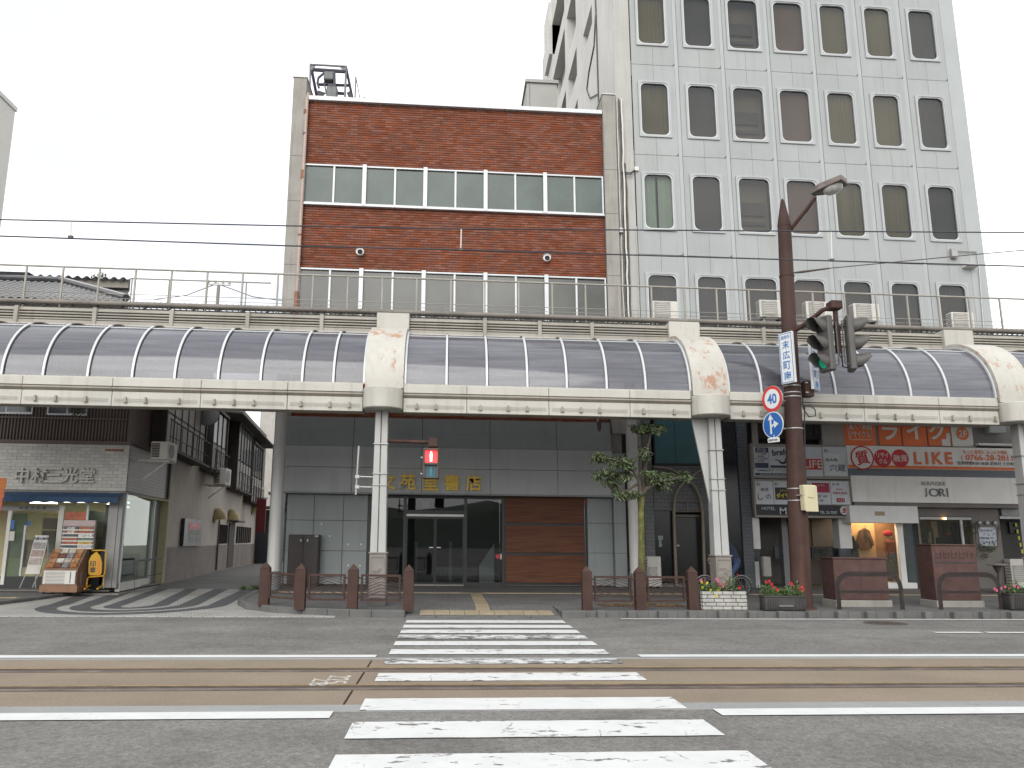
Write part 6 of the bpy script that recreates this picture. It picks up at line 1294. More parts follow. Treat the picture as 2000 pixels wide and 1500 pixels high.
# pedestrian signal on the arcade column
ps = thing('pedestrian_signal', 'pedestrian signal with lit red standing man hanging from a brown arm on the middle column', 'pedestrian signal', (spot(842, 905, 17.3).x, 17.3, 3.4))
q0, q1 = spot(757, 861, 17.6), spot(853, 864, 17.35); MB().tube([q0, q1], .04, 8).build('arm', BROWN, ps, smooth=50)
c = spot(846, 865, 17.35); MB().cbox(c, .2, .2, .2).build('joint_box', BROWN, ps, bevel=.015); MB().tube([c-Vector((0, 0, .1)), c-Vector((0, 0, .17))], .05, 8).build('neck', BROWN, ps)
c = spot(842, 906, 17.3); PSB = mat('signal_brown', (.075, .05, .04), .5, .15, 5)
MB().box(c.x-.185, c.x+.185, 17.22, 17.42, c.z-.33, c.z+.34).build('housing', PSB, ps, bevel=.035)
for py, lit in ((891.5, 1), (920, 0)):
    z = spot(842, py, 17.2).z
    MB().box(c.x-.13, c.x+.13, 17.2, 17.219, z-.13, z+.13).build('lens', mat('lit_red_lens', (1, .035, .04), .3, 0, emit=1.0) if lit else mat('unlit_blue_green_lens', (.012, .075, .10), .35, .2), ps)
    b = MB(); b.box(c.x-.155, c.x-.132, 17.13, 17.219, z-.15, z+.155).box(c.x+.132, c.x+.155, 17.13, 17.219, z-.15, z+.155).box(c.x-.155, c.x+.155, 17.10, 17.219, z+.133, z+.155).box(c.x-.131, c.x+.131, 17.18, 17.219, z-.15, z-.132); b.build('hood', PSB, ps)
    m = mat('lit_man', (1, .75, .7), .4, 0, emit=2.2) if lit else mat('unlit_man', (.05, .16, .2), .4, 0)
    b = MB(); b.disc((c.x, 17.197, z+.085), .022, .003, 12); b.box(c.x-.026, c.x+.026, 17.196, 17.199, z-.02, z+.058).box(c.x-.022, c.x-.002, 17.196, 17.199, z-.11, z-.0205).box(c.x+.002, c.x+.022, 17.196, 17.199, z-.11, z-.0205); b.build('man_symbol', m, ps)
for zz_ in (.13, -.22): MB().tube([(c.x-.186, 17.3, c.z+zz_), (c.x-.22, 17.3, c.z+zz_)], .025, 8).build('latch', STEEL, ps)
bp_ = thing('sign_bracket', 'empty grey pole bracket clamped to the left of the middle column', 'bracket', spot(701, 910, 17.6))
MB().tube([spot(701, 871, 17.6), spot(695, 966, 17.6)], .022, 8).build('upright', STEEL, bp_)
for y in (931, 951): MB().tube([spot(698, y, 17.6), spot(733, y+1, 17.6)], .02, 8).build('cross_bar', STEEL, bp_); MB().cbox(spot(698, y, 17.6), .09, .08, .07).build('clamp', STEEL, bp_)
# brown pavement fences
FW = mat('fence_brown', (.068, .039, .033), .65, .15, 4, spec=.15, fine=.15, fsc=40, streak=.25, scol=(.06, .04, .035))
def fence(name, lab, posts):
    t = thing(name, lab, 'fence', (sum(p[0] for p in posts)/len(posts), sum(p[1] for p in posts)/len(posts), RZ), 'low brown pavement fences')
    for x, y in posts:
        MB().box(x-.1, x+.1, y-.1, y+.1, RZ-.02, RZ+.76).add([(x-.1, y-.1, RZ+.765), (x+.1, y-.1, RZ+.765), (x+.1, y+.1, RZ+.765), (x-.1, y+.1, RZ+.765), (x, y, RZ+.89)], [(0, 1, 4), (1, 2, 4), (2, 3, 4), (3, 0, 4), (0, 3, 2, 1)]).build('post', FW, t)
    for (x0, y0), (x1, y1) in zip(posts[:-1], posts[1:]):
        a, c = Vector((x0, y0, 0)), Vector((x1, y1, 0)); d = (c-a).normalized(); n = Vector((-d.y, d.x, 0)); Lg = (c-a).length; T = lambda p, a=a, d=d, n=n: a+d*p.x+n*p.y+Vector((0, 0, p.z))
        u0, u1, z0, z1 = .16, Lg-.16, RZ+.16, RZ+.68
        f = MB(T).box(u0, u1, -.02, .02, z1-.04, z1).box(u0, u1, -.02, .02, z0, z0+.035).box(u0, u0+.035, -.02, .02, z0+.036, z1-.041).box(u1-.035, u1, -.02, .02, z0+.036, z1-.041).build('panel_frame', FW, t)
        b = MB(T); k = 0
        w = u1-u0-.08; h = z1-z0-.09
        for k in range(7):
            s = .06*k; b.tube([(u0+.04, 0, z0+.06+s), (u0+.04+w*.5, 0, min(z1-.05, z0+.20+s))], .007, 5); b.tube([(u0+.04+w*.5, .0, min(z1-.05, z0+.20+s)), (u1-.04, 0, z0+.10+s)], .007, 5)
        b.tube([(u0+.04, 0, z0+.12), (u1-.04, 0, z0+.12)], .01, 5); b.build('wave_bars', FW, f)
        for u in (.11, Lg-.14):
            for z in (z0+.07, z1-.07): MB(T).box(u-.01, u+.045, -.015, .015, z-.015, z+.015).build('fixing', FW, f)
    return t
fence('pavement_fence', 'brown fence of four pointed posts and three wavy barred panels left of the crosswalk', [(-3.86, 17.62), (-2.98, 16.86), (-1.92, 16.72), (-.80, 16.62)])
fence('pavement_fence', 'brown fence of three pointed posts and two wavy panels right of the crosswalk', [(2.83, 16.66), (3.95, 16.72), (5.08, 16.8)])
def hoop(name, lab, p0, p1, h, r, m, mid=.5, rad=.28, group='steel hoop barriers on the pavement'):
    t = thing(name, lab, 'barrier', ((p0[0]+p1[0])/2, (p0[1]+p1[1])/2, p0[2]), group); a, c = Vector(p0), Vector(p1); d = (c-a); d.z = 0; Lg = d.length; d.normalize(); T = lambda p: a+d*p.x+Vector((0, 0, p.z))
    pts = [(0, 0, 0), (0, 0, h-rad)]+[(rad-rad*math.cos(R(q)), 0, h-rad+rad*math.sin(R(q))) for q in (15, 30, 45, 60, 75, 90)]+[(Lg-rad+rad*math.sin(R(q)), 0, h-rad+rad*math.cos(R(q))) for q in (0, 15, 30, 45, 60, 75)]+[(Lg, 0, h-rad), (Lg, 0, 0)]
    MB(T).tube(pts, r, 12).build('hoop', m, t, smooth=60); MB(T).tube([(0, 0, h*mid), (Lg, 0, h*mid)], r*.55, 8).build('cross_bar', m, t, smooth=60)
    return t
HOOP = mat('dark_hoop_steel', (.06, .048, .045), .45, .2, 3)
hoop('hoop_barrier', 'dark tubular hoop barrier before the low wide brown cabinet', (8.32, 16.98, RZ), (9.74, 17.0, RZ), .74, .052, HOOP)
hoop('hoop_barrier', 'dark tubular hoop barrier before the tall brown cabinet, at the right', (10.62, 17.02, RZ), (12.03, 17.08, RZ), .74, .052, HOOP)
u0, u1 = .25, 3.1; hoop('side_railing', 'thin dark railing hoop beside the corner shop display window in the alley', AT((u0, .35, .05)), AT((u1, .35, .05)), .82, .03, HOOP, .45, .1)
# brown cabinets
def cabinet(lab, fx0, fx1, sx, yt, yb, Yb, ins):
    x0, x1 = spot(fx0, yb, Yb).x, spot(fx1, yb, Yb).x; zt = spot((fx0+fx1)/2, yt, Yb).z; sk = .55
    t = thing('utility_cabinet', lab, 'utility cabinet', ((x0+x1)/2, Yb+.3, RZ), 'brown utility cabinets on the pavement'); dY = .62; xl = x0
    MB().box(x0, x1, Yb, Yb+dY, RZ+.14, zt-.035).build('body', BRSTONE, t, bevel=.012); MB().box(x0-.02, x1+.02, Yb-.02, Yb+dY+.02, zt-.034, zt).build('lid', BRSTONE, t, bevel=.008)
    MB().box(x0-.03, x1+.03, Yb-.05, Yb+dY+.03, RZ-.01, RZ+.139).build('plinth', CONC, t, bevel=.01)
    if ins:
        MB().box(x0+.06, x1-.06, Yb-.008, Yb-.001, zt-.42, zt-.40).build('groove', INK, t); b = MB()
        for k in range(5):
            x = x0+.16+k*(x1-x0-.32)/4; b.box(x-.07, x+.07, Yb-.014, Yb-.001, zt-.30, zt-.28).box(x-.07, x-.045, Yb-.014, Yb-.001, zt-.28, zt-.15).box(x+.04, x+.06, Yb-.014, Yb-.001, zt-.28, zt-.17).box(x-.06, x+.06, Yb-.014, Yb-.001, zt-.22, zt-.205)
        b.build('embossed_mark', BRSTONE, t)
    else: MB().box((x0+x1)/2-.003, (x0+x1)/2+.003, Yb-.004, Yb-.0005, RZ+.2, zt-.06).build('door_seam', INK, t)
    return t
cabinet('low wide brown speckled utility cabinet just right of the lamp pole', 1633, 1738, 1613, 1089, 1172, 17.75, 0)
cabinet('tall brown utility cabinet with embossed marks before the boutique', 1830, 1918, 1810, 1063, 1176, 17.75, 1)
# planters
def leaves(b, c, rad, n, sz, rnd, droop=0., asp=.38):
    for _ in range(n):
        while True:
            v = Vector((rnd.uniform(-1, 1), rnd.uniform(-1, 1), rnd.uniform(-1, 1)))
            if v.length < 1: break
        p = Vector(c)+Vector((v.x*rad[0], v.y*rad[1], v.z*rad[2])); d = Vector((rnd.uniform(-1, 1), rnd.uniform(-1, 1), rnd.uniform(-.7, .6)-droop)).normalized(); s = d.cross(Vector((rnd.uniform(-.4, .4), rnd.uniform(-.4, .4), 1))).normalized(); L_ = sz*rnd.uniform(.6, 1.25); nn = d.cross(s)*L_*.12
        b.add([p, p+d*L_*.35+s*L_*asp*.5+nn, p+d*L_*.75+s*L_*asp*.4+nn, p+d*L_, p+d*L_*.75-s*L_*asp*.4+nn, p+d*L_*.35-s*L_*asp*.5+nn], [(0, 1, 2, 3), (0, 3, 4, 5)]); b.att += [rnd.random()]*2
LEAF = mat('bedding_leaf', (.075, .13, .03), .55, .25, 6, rnd=.35, attr=True); LEAFT = mat('tree_leaf', (.085, .115, .05), .5, .3, 3, rnd=.4, attr=True)
def blossoms(par, pts, m, r, rnd):
    for p in pts:
        b = MB()
        for k in range(6): a = R(k*60+rnd.random()*30); b.add([Vector(p), Vector(p)+Vector((r*math.cos(a-.4), -r*.3, r*math.sin(a-.4))), Vector(p)+Vector((r*1.25*math.cos(a), -r*.5, r*1.25*math.sin(a))), Vector(p)+Vector((r*math.cos(a+.4), -r*.3, r*math.sin(a+.4)))], [(0, 1, 2, 3)])
        b.lathe(Vector(p)-Vector((0, r*.3, 0)), [(r*.5, -.2*r), (r*.6, .1*r), (.1*r, .5*r)], 6, 'z').build('blossom', m, par)
PINKF = mat('pink_petal', (.55, .12, .22), .6, .2, 20); REDF = mat('red_petal', (.50, .02, .03), .6, .2, 20); YELF = mat('yellow_petal', (.62, .5, .02), .6, .2, 20)
def bedding(name, lab, x0, x1, y, z, px_pts, seed, tall=1.):
    rnd = random.Random(seed); t = thing(name, lab, 'flowers', ((x0+x1)/2, y, z), 'flowers in the pavement planters'); b = MB(); b.att = []; n = int((x1-x0)/.055)
    for k in range(n):
        x = x0+(x1-x0)*k/n; h = (.10+.13*abs(noise.noise((x*3.1, seed, 0)))*2)*tall; leaves(b, (x, y+rnd.uniform(-.1, .08), z+h*.5), (.07, .14, h*.75), 34, .075, rnd, 0, .45)
    b.build('foliage', LEAF, t, kind='stuff'); s = MB()
    for m, pts in px_pts:
        P = [spot(px, py, y-.12+rnd.uniform(-.08, .1)) for px, py in pts]; blossoms(t, P, m, .028, rnd)
        for p in P: s.tube([(p.x, p.y+.02, z), (p.x, p.y+.005, p.z)], .005, 4)
    s.build('stems', LEAF, t); return t
WB = mat('white_block', (.37, .36, .335), .75, .1, 5, streak=.25, bump=.5, bsc=35, rnd=.08); SOIL = mat('soil', (.04, .03, .022), .95)
def plant_box(name, lab, x0, x1, y0, y1, h, kind):
    t = thing(name, lab, 'planter', ((x0+x1)/2, (y0+y1)/2, RZ), 'flower planters on the pavement')
    if kind == 'brick':
        MB().box(x0+.02, x1-.02, y0+.02, y1-.02, RZ, RZ+h-.01).build('core', mat('block_joint', (.16, .155, .145), .9), t); rr = random.Random(4); n = 5; bh_ = h/n
        for r_ in range(n):
            x = x0-(.14 if r_ % 2 else 0)
            while x < x1-.01:
                w = rr.choice((.2, .26, .24)); a, c = max(x, x0), min(x+w, x1)
                if c-a > .03:
                    q = MB().box(a+.006, c-.006, y0-rr.uniform(0, .012), y0+.05, RZ+r_*bh_+.006, RZ+(r_+1)*bh_-.004); o = q.build('brick', WB, t, bevel=.01)
                x += w
            for X_ in (x0, x1): MB().box(X_-.012, X_+.012, y0+.055, y1-.01, RZ+r_*bh_+.006, RZ+(r_+1)*bh_-.004).build('end_brick', WB, t, bevel=.008)
    else:
        w = x1-x0; P = rrect(0, w, 0, y1-y0, .09, 5); G_ = mat('dark_grey_planter', (.05, .048, .047), .65, .2, 4, fine=.2, fsc=40)
        V = []; F = []; lv = ((.03, 0), (0, .03), (0, h-.04), (-.015, h-.03), (-.015, h))
        for ins, z in lv:
            for x, y in P: cx, cy = w/2, (y1-y0)/2; V.append((x0+cx+(x-cx)*(1-2*ins/w), y0+cy+(y-cy)*(1-2*ins/(y1-y0)), RZ+z))
        n = len(P)
        for i in range(len(lv)-1): F += [(i*n+k, i*n+(k+1) % n, (i+1)*n+(k+1) % n, (i+1)*n+k) for k in range(n)]
        F += [tuple(range((len(lv)-1)*n, len(lv)*n)), tuple(range(n-1, -1, -1))]
        MB().add(V, F).build('trough', G_, t, smooth=50); q = MB()
        for k in range(22):
            x = x0+.1+(w-.2)*k/21
            if abs(x-(x0+x1)/2) > .2: q.box(x-.01, x+.01, y0-.012, y0+.02, RZ+.05, RZ+h-.06)
        q.build('ribs', G_, t, kind='stuff'); MB().box((x0+x1)/2-.19, (x0+x1)/2+.19, y0-.008, y0+.02, RZ+.09, RZ+h-.09).build('name_panel', G_, t); MB().box((x0+x1)/2-.15, (x0+x1)/2+.14, y0-.011, y0-.009, RZ+.1, RZ+.115).build('faded_line', CONC, t)
    MB().box(x0+.05, x1-.05, y0+.052, y1-.05, RZ+h-.03, RZ+h+.002).build('soil', SOIL, t)
    return t
plant_box('white_brick_planter', 'white painted brick patterned flower planter by the fence end', 5.26, 6.22, 16.72, 17.12, .38, 'brick')
bedding('bedding_flowers', 'pink and yellow flowers in the white brick planter', 5.33, 6.1, 16.9, RZ+.38, ((PINKF, ((1369, 1133), (1399, 1131), (1402, 1135), (1420, 1139), (1403, 1141), (1412, 1145), (1407, 1140))), (YELF, ((1372, 1147), (1381, 1139), (1370, 1137), (1388, 1153), (1404, 1149), (1402, 1154), (1399, 1163))), (REDF, ((1444, 1148),))), 1)
plant_box('grey_trough_planter', 'dark grey ribbed flower trough at the foot of the lamp pole', 6.5, 7.42, 16.5, 16.85, .31, 'trough')
bedding('bedding_flowers', 'red flowers in the dark trough by the lamp pole', 6.57, 7.36, 16.68, RZ+.31, ((REDF, ((1502, 1135), (1496, 1137), (1511, 1147), (1546, 1141), (1544, 1139), (1566, 1146), (1567, 1150), (1562, 1150), (1507, 1141), (1518, 1152), (1568, 1153))),), 2)
plant_box('grey_trough_planter', 'dark grey ribbed flower trough cut by the right edge of the picture', 12.12, 13.1, 16.85, 17.25, .36, 'trough')
bedding('bedding_flowers', 'pink flowers in the trough at the right edge', 12.18, 13.0, 17.05, RZ+.36, ((PINKF, ((1955, 1149), (1963, 1146), (1942, 1150), (1981, 1144), (1988, 1147), (1971, 1149), (1946, 1153))),), 3, .9)
# unseen dark ridge, added behind the viewer to darken reflections in the glass
hl_ = MB(); V = []; n = 60
for k in range(n+1):
    x = -300+600*k/n; h = 10+5*noise.noise((x*.011, 2, 0))+4*noise.noise((x*.05, 5, 0))
    V += [(x, -110, -.3), (x, -135, h*.7), (x, -160, h)]
hl_.add(V, [(i*3+j, i*3+j+1, i*3+j+4, i*3+j+3) for i in range(n) for j in range(2)]); hl_.build('added_ridge', mat('added_ridge_green', (.05, .07, .045), .95, .3, .1, fine=.3, fsc=1), kind='structure')
# street tree
tr = thing('street_tree', 'small hard pruned street tree with mossy yellow trunk behind the right fence', 'tree', (spot(1254, 1170, 17.9).x, 17.9, RZ))
BARK = mat('mossy_bark', (.135, .14, .04), .9, .45, 7, fine=.45, fsc=22, streak=.75, scol=(.06, .045, .032), bump=.8, bsc=30, spots=.6); BARKD = mat('brown_bark', (.075, .06, .045), .9, .3, 6, fine=.2)
TX = BASE[tr].x
def tp(px, py, dy=0): return spot(px, py, 17.9+dy)
MB().tube([(TX, 17.9, RZ-.02), (TX-.0, 17.9, .5), tp(1253, 1060), tp(1252, 990), tp(1252, 968)], [.125, .085, .072, .072, .095], 12).build('trunk', BARK, tr, smooth=60)
br = (((1252, 975, 0), (1249, 940, .0), (1238, 920, .05), (1222, 905, .0), (1195, 897, -.1), (1165, 893, -.15)), ((1252, 972, 0), (1258, 940, .1), (1262, 900, .1), (1266, 870, .05), (1272, 848, 0)), ((1253, 975, 0), (1262, 955, -.1), (1285, 943, -.15), (1320, 935, -.1), (1340, 932, 0)), ((1245, 945, 0), (1225, 958, -.2), (1212, 968, -.25)), ((1230, 912, .05), (1215, 925, .1), (1195, 935, .2)), ((1222, 968, -.2), (1210, 950, -.2), (1200, 942, -.2)))
for i, P in enumerate(br): n = len(P); MB().tube([tp(*p) for p in P], [(.06 if i < 3 else .035)*(1-.7*k/(n-1)) for k in range(n)], 8).build('branch', BARKD, tr, smooth=60)
rnd = random.Random(11)
for cl in ([((1272, 836), .36, .11, 260), ((1248, 836), .16, .08, 80), ((1290, 836), .13, .08, 60)], [((1258, 884), .1, .14, 90)],
           [((1168, 893), .2, .12, 190), ((1200, 900), .24, .13, 220), ((1226, 905), .18, .12, 170), ((1180, 925), .24, .12, 230), ((1215, 930), .2, .14, 190), ((1195, 945), .14, .1, 90)],
           [((1280, 932), .24, .15, 260), ((1305, 935), .24, .12, 230), ((1332, 930), .18, .11, 170), ((1268, 930), .12, .14, 110), ((1290, 950), .18, .07, 100)],
           [((1212, 966), .16, .09, 130), ((1238, 966), .14, .08, 110)]):
    b = MB(); b.att = []
    for (p, rx_, rz_, n) in cl:
        for _ in range(max(4, n//15)):
            o = tp(p[0], p[1], rnd.uniform(-.25, .25))+Vector((rnd.uniform(-.8, .8)*rx_, 0, rnd.uniform(-.7, .7)*rz_)); leaves(b, o, (.1, .13, .07), 26, .105, rnd, .35, .34)
    b.build('crown', LEAFT, tr)
gt = MB(); gt.att = []
for k in range(60): leaves(gt, (3.4+rnd.random()*1.6, 17.9+rnd.uniform(-.3, .2), RZ+.02), (.1, .1, .02), 9, .05, rnd)
MB().box(3.3, 5.2, 17.45, 18.3, RZ-.01, RZ+.008).build('tree_pit', mat('pit_earth', (.085, .055, .035), .95, .3, 6), kind='structure'); gt.build('dry_grass', mat('dry_grass', (.17, .11, .05), .9, .3, 6), kind='stuff')
# vines on the boutique wall
vn = thing('wall_vine', 'thin dark green vine framing the white poster on the boutique wall', 'climbing plant', spot(1930, 1080, FY-.1)); b = MB(); b.att = []
for px, py, n in ((1905, 1026, 30), (1900, 1040, 20), (1920, 1068, 40), (1935, 1072, 40), (1925, 1085, 26), (1950, 1030, 14), (1908, 1078, 16), (1888, 1030, 22), (1940, 1062, 14)): leaves(b, spot(px, py, FY-.18), (.14, .06, .1), n, .09, rnd)
b.build('foliage', LEAFT, vn); MB().tube([spot(*p, FY-.12) for p in ((1890, 1028), (1905, 1030), (1906, 1060), (1920, 1078), (1948, 1068), (1950, 1028))], .01, 5).build('stem', BARKD, vn)
hb = thing('hanging_basket', 'dark hanging plant ball by the upper windows of the corner shop', 'plant', spot(151, 800, 21.9)); b = MB(); b.att = []
leaves(b, spot(151, 798, 21.9), (.24, .2, .2), 260, .08, rnd); b.build('foliage', LEAFT, hb); MB().tube([spot(151, 805, 21.9)+Vector((0, 0, 1.0)), spot(151, 800, 21.9)], .008, 5).build('wire', DARKST, hb)
bt_ = thing('distant_tree', 'small round tree top showing over the corrugated attic roof', 'tree', (spot(213, 550, 37).x, 37, 0)); b = MB(); b.att = []
c = spot(213, 552, 37); MB().tube([(c.x, 37, 0), (c.x, 37, c.z)], .15, 8).build('trunk', BARKD, bt_)
for k in range(34): leaves(b, c+Vector((rnd.uniform(-.6, .6), rnd.uniform(-.6, .6), rnd.uniform(-.5, .3))), (.2, .2, .15), 16, .14, rnd)
b.build('crown', LEAFT, bt_)
c = spot(500, 1146, 24.9); wd = thing('kerb_weeds', 'tuft of green weeds at the foot of the grey front beside the alley', 'weeds', (c.x, 24.8, .02)); b = MB(); b.att = []
for k in range(14): leaves(b, (c.x-.1+rnd.uniform(-.25, .25), 24.7+rnd.uniform(-.2, .2), .08), (.06, .06, .07), 12, .09, rnd)
b.build('foliage', LEAF, wd)
# ------------------------------------------------------------------ things before the corner shop
dsn = thing('stamp_display_stand', 'stepped wooden display stand of carved stamps before the corner shop', 'display stand', (spot(125, 1145, 21.7).x, 21.7, .1))
STW = mat('display_wood', (.19, .115, .075), .6, .2, 5)
x0, x1 = spot(82, 1130, 21.5).x, spot(150, 1130, 21.5).x; zb1, zm1 = spot(115, 1143, 21.5).z, spot(115, 1112, 21.5).z; zt2 = spot(130, 1072, 21.95).z; zt3 = spot(146, 1016, 22.0).z
MB().prism([(x0, 21.5, zb1), (x0, 21.5, zm1), (x0, 21.95, zt2), (x0, 22.1, zt2), (x0, 22.1, zb1)], (x1-x0, 0, 0)).build('body', STW, dsn); MB().box(x0-.03, x1+.04, 21.47, 22.12, .12, zb1-.002).build('base', mat('orange_wood', (.22, .115, .065), .6, .15, 5), dsn)
for k in (x0+.05, x1-.05):
    for y in (21.55, 22.0): MB().lathe((k, y-.015, .1+.01), [(.035, 0), (.035, .03)], 10, 'y').build('castor', RUBBER, dsn)
MB().box(x0+.03, x1-.03, 21.49, 21.499, zb1+.03, zm1-.03).build('price_sheet', WPLAS, dsn); pr_ = MB()
for k in range(9): z = zm1-.07-k*.035; pr_.box(x0+.08, x0+.55, 21.486, 21.489, z, z+.008)
for k in range(3): x = x0+.68+k*.13; pr_.box(x, x+.02, 21.486, 21.489, zb1+.05, zm1-.06)
pr_.build('print', INK, dsn)
sl_ = Vector((0, .45, zt2-zm1)); cols_ = [(.30, .13, .05), (.42, .38, .32), (.14, .06, .04), (.35, .2, .1), (.2, .19, .2), (.5, .47, .42)]
for r_ in range(4):
    for k in range(4):
        w = (x1-x0-.1)/4; p = Vector((x0+.05+k*w, 21.5, zm1))+sl_*(.05+r_*.235); q = p+sl_*.2
        MB().prism([p+Vector((.01, 0, .004)), p+Vector((w-.01, 0, .004)), q+Vector((w-.01, 0, .004)), q+Vector((.01, 0, .004))], (0, -.02, .025)).build('stamp_tray', mat('tray_%s' % 'abcdef'[(r_*3+k*2) % 6], cols_[(r_*3+k*2) % 6], .6, .45, 14), dsn)
x2, x3 = x0+.17, x1+.13
MB().box(x2, x3, 21.98, 22.08, zt2+.001, zt3).build('back_board', mat('mauve_board', (.28, .25, .245), .6, .1), dsn); MB().box(x2, x3, 21.96, 21.979, zt3-.15, zt3).build('heading', mat('pink_board', (.42, .33, .32), .6), dsn)
hh = (zt3-.17-zt2)/6
for r_ in range(6):
    cs = [((.08, .08, .09), (.30, .11, .05)), ((.25, .1, .08), (.30, .11, .05)), ((.07, .07, .08), (.5, .5, .48)), ((.28, .1, .06), (.1, .17, .12)), ((.35, .1, .06), (.42, .28, .06)), ((.05, .06, .075), (.4, .4, .4))][r_]
    for k in range(2):
        a = x2+.04+k*(x3-x2-.06)/2; z = zt3-.17-(r_+1)*hh; MB().box(a, a+(x3-x2-.1)/2, 21.94, 21.979, z+.03, z+hh).build('sample_row', mat('row_%s%s' % ('abcdef'[r_], 'lr'[k]), cs[k], .6, .5, 16), dsn)
    MB().box(x2, x3, 21.93, 21.979, zt3-.17-(r_+1)*hh, zt3-.17-(r_+1)*hh+.028).build('shelf_edge', WPLAS, dsn)
MB().text('印鑑', (x2+.22, 21.938, zt3-.17-.6*hh), .1, bold=.02, ext=.003).text('印章', (x2+.22, 21.938, zt3-.17-1.6*hh), .09, bold=.02, ext=.003).build('lettering', WPLAS, dsn)
rk = thing('leaning_price_rack', 'tall narrow white rack of card rows leaning beside the stamp stand', 'display rack', spot(62, 1148, 21.6))
tl, tr_, brr, bll = spot(69, 1045, 21.75), spot(95, 1046, 21.9), spot(77, 1121, 21.5), spot(49, 1121, 21.35)
MB().prism([bll, brr, tr_, tl], (0, .03, 0)).build('board', WPLAS, rk)
def rkp(u, v): return bll.lerp(brr, u).lerp(tl.lerp(tr_, u), v)
for k, (v0, v1) in enumerate(((.84, .98), (.64, .81), (.44, .61), (.24, .41))):
    MB().prism([rkp(.06, v0)+Vector((0, -.004, 0)), rkp(.94, v0)+Vector((0, -.004, 0)), rkp(.94, v1)+Vector((0, -.004, 0)), rkp(.06, v1)+Vector((0, -.004, 0))], (0, -.006, 0)).build('card_row', mat('card_%d' % k if 0 else 'card_' + 'wabc'[k], ((.55, .55, .55), (.33, .30, .29), (.36, .27, .25), (.38, .33, .30))[k], .6, .4, 22), rk)
MB().text('印鑑の専門', rkp(.5, .91)+Vector((0, -.012, 0)), .07, right=(brr-bll), up=(tl-bll), w=.34, ext=.003, bold=.02).build('lettering', INK, rk)
for u in (.06, .94): MB().tube([rkp(u, .0), rkp(u, 0)+Vector((-.1, -.03, -.34 if u < .5 else -.33))], .013, 6).build('leg', STEEL, rk); MB().tube([rkp(u, .95)+Vector((0, .03, 0)), rkp(u, 0)+Vector((.1, .35, -.36))], .012, 6).build('rear_leg', STEEL, rk)
ysn = thing('yellow_stand_sign', 'yellow bullet shaped stand sign reading 印章 in a bent tube frame', 'stand sign', spot(185, 1146, 21.9)); YS_ = mat('yellow_enamel', (.55, .30, .012), .45, .08, 2)
def yp(px, py, dy=0): return spot(px, py, 21.9+dy)
MB().tube([yp(180, 1075), yp(204, 1075), yp(208, 1079), yp(205, 1119), yp(202, 1125), yp(174, 1127), yp(171, 1130), yp(169, 1145)], .02, 8).build('tube_frame', YS_, ysn, smooth=60)
MB().tube([yp(203, 1124), yp(202, 1145)], .012, 6).build('tube_leg', YS_, ysn)
for px in (169, 194): MB().tube([yp(px-4, 1150, -.25), yp(px+8, 1143, .3)], .022, 6).build('foot', YS_, ysn)
P = [(172, 1120), (173, 1095), (178, 1085), (188, 1077), (196, 1087), (199, 1099), (198, 1120), (195, 1124), (175, 1124)]; MB().prism([yp(*p, -.02) for p in P][::-1], (0, .05, 0)).build('board', YS_, ysn, bevel=.008)
for s, py in (('印', 1101), ('章', 1113)): c = yp(182, py); MB().text(s, (c.x, 21.878, c.z), .15, bold=.015, ext=.004).build('lettering', INK, ysn)
for k, py in enumerate((1095, 1103, 1111, 1119)): c = yp(193, py); MB().text('印章彫刻'[k], (c.x, 21.878, c.z), .09, ext=.003).build('small_lettering', ORANGE, ysn)
bn = thing('orange_banner', 'orange and red vertical advertising banner at the left edge', 'banner', spot(3, 1000, 20.8)); tpz = spot(10, 934, 20.8)
for k in range(6):
    z1, z2 = tpz.z-k*.24, tpz.z-(k+1)*.24; f = k/5; MB().box(tpz.x-.62-.03*k, tpz.x+.04-.02*k, 20.8, 20.812, z2, z1).build('cloth', mat('banner_%s' % 'abcdef'[k], (.50-.03*f, .17-.13*f, .045+.02*f), .7, .1), bn)
MB().tube([(tpz.x-.62, 20.82, tpz.z+.03), (tpz.x+.06, 20.82, tpz.z+.03)], .012, 6).tube([(tpz.x-.66, 20.84, .1), (tpz.x-.66, 20.84, tpz.z+.1)], .018, 6).build('pole', WPLAS, bn); MB().lathe((tpz.x-.66, 20.84, .1), [(.2, 0), (.2, .05), (.05, .1)], 14).build('base', DARKST, bn)
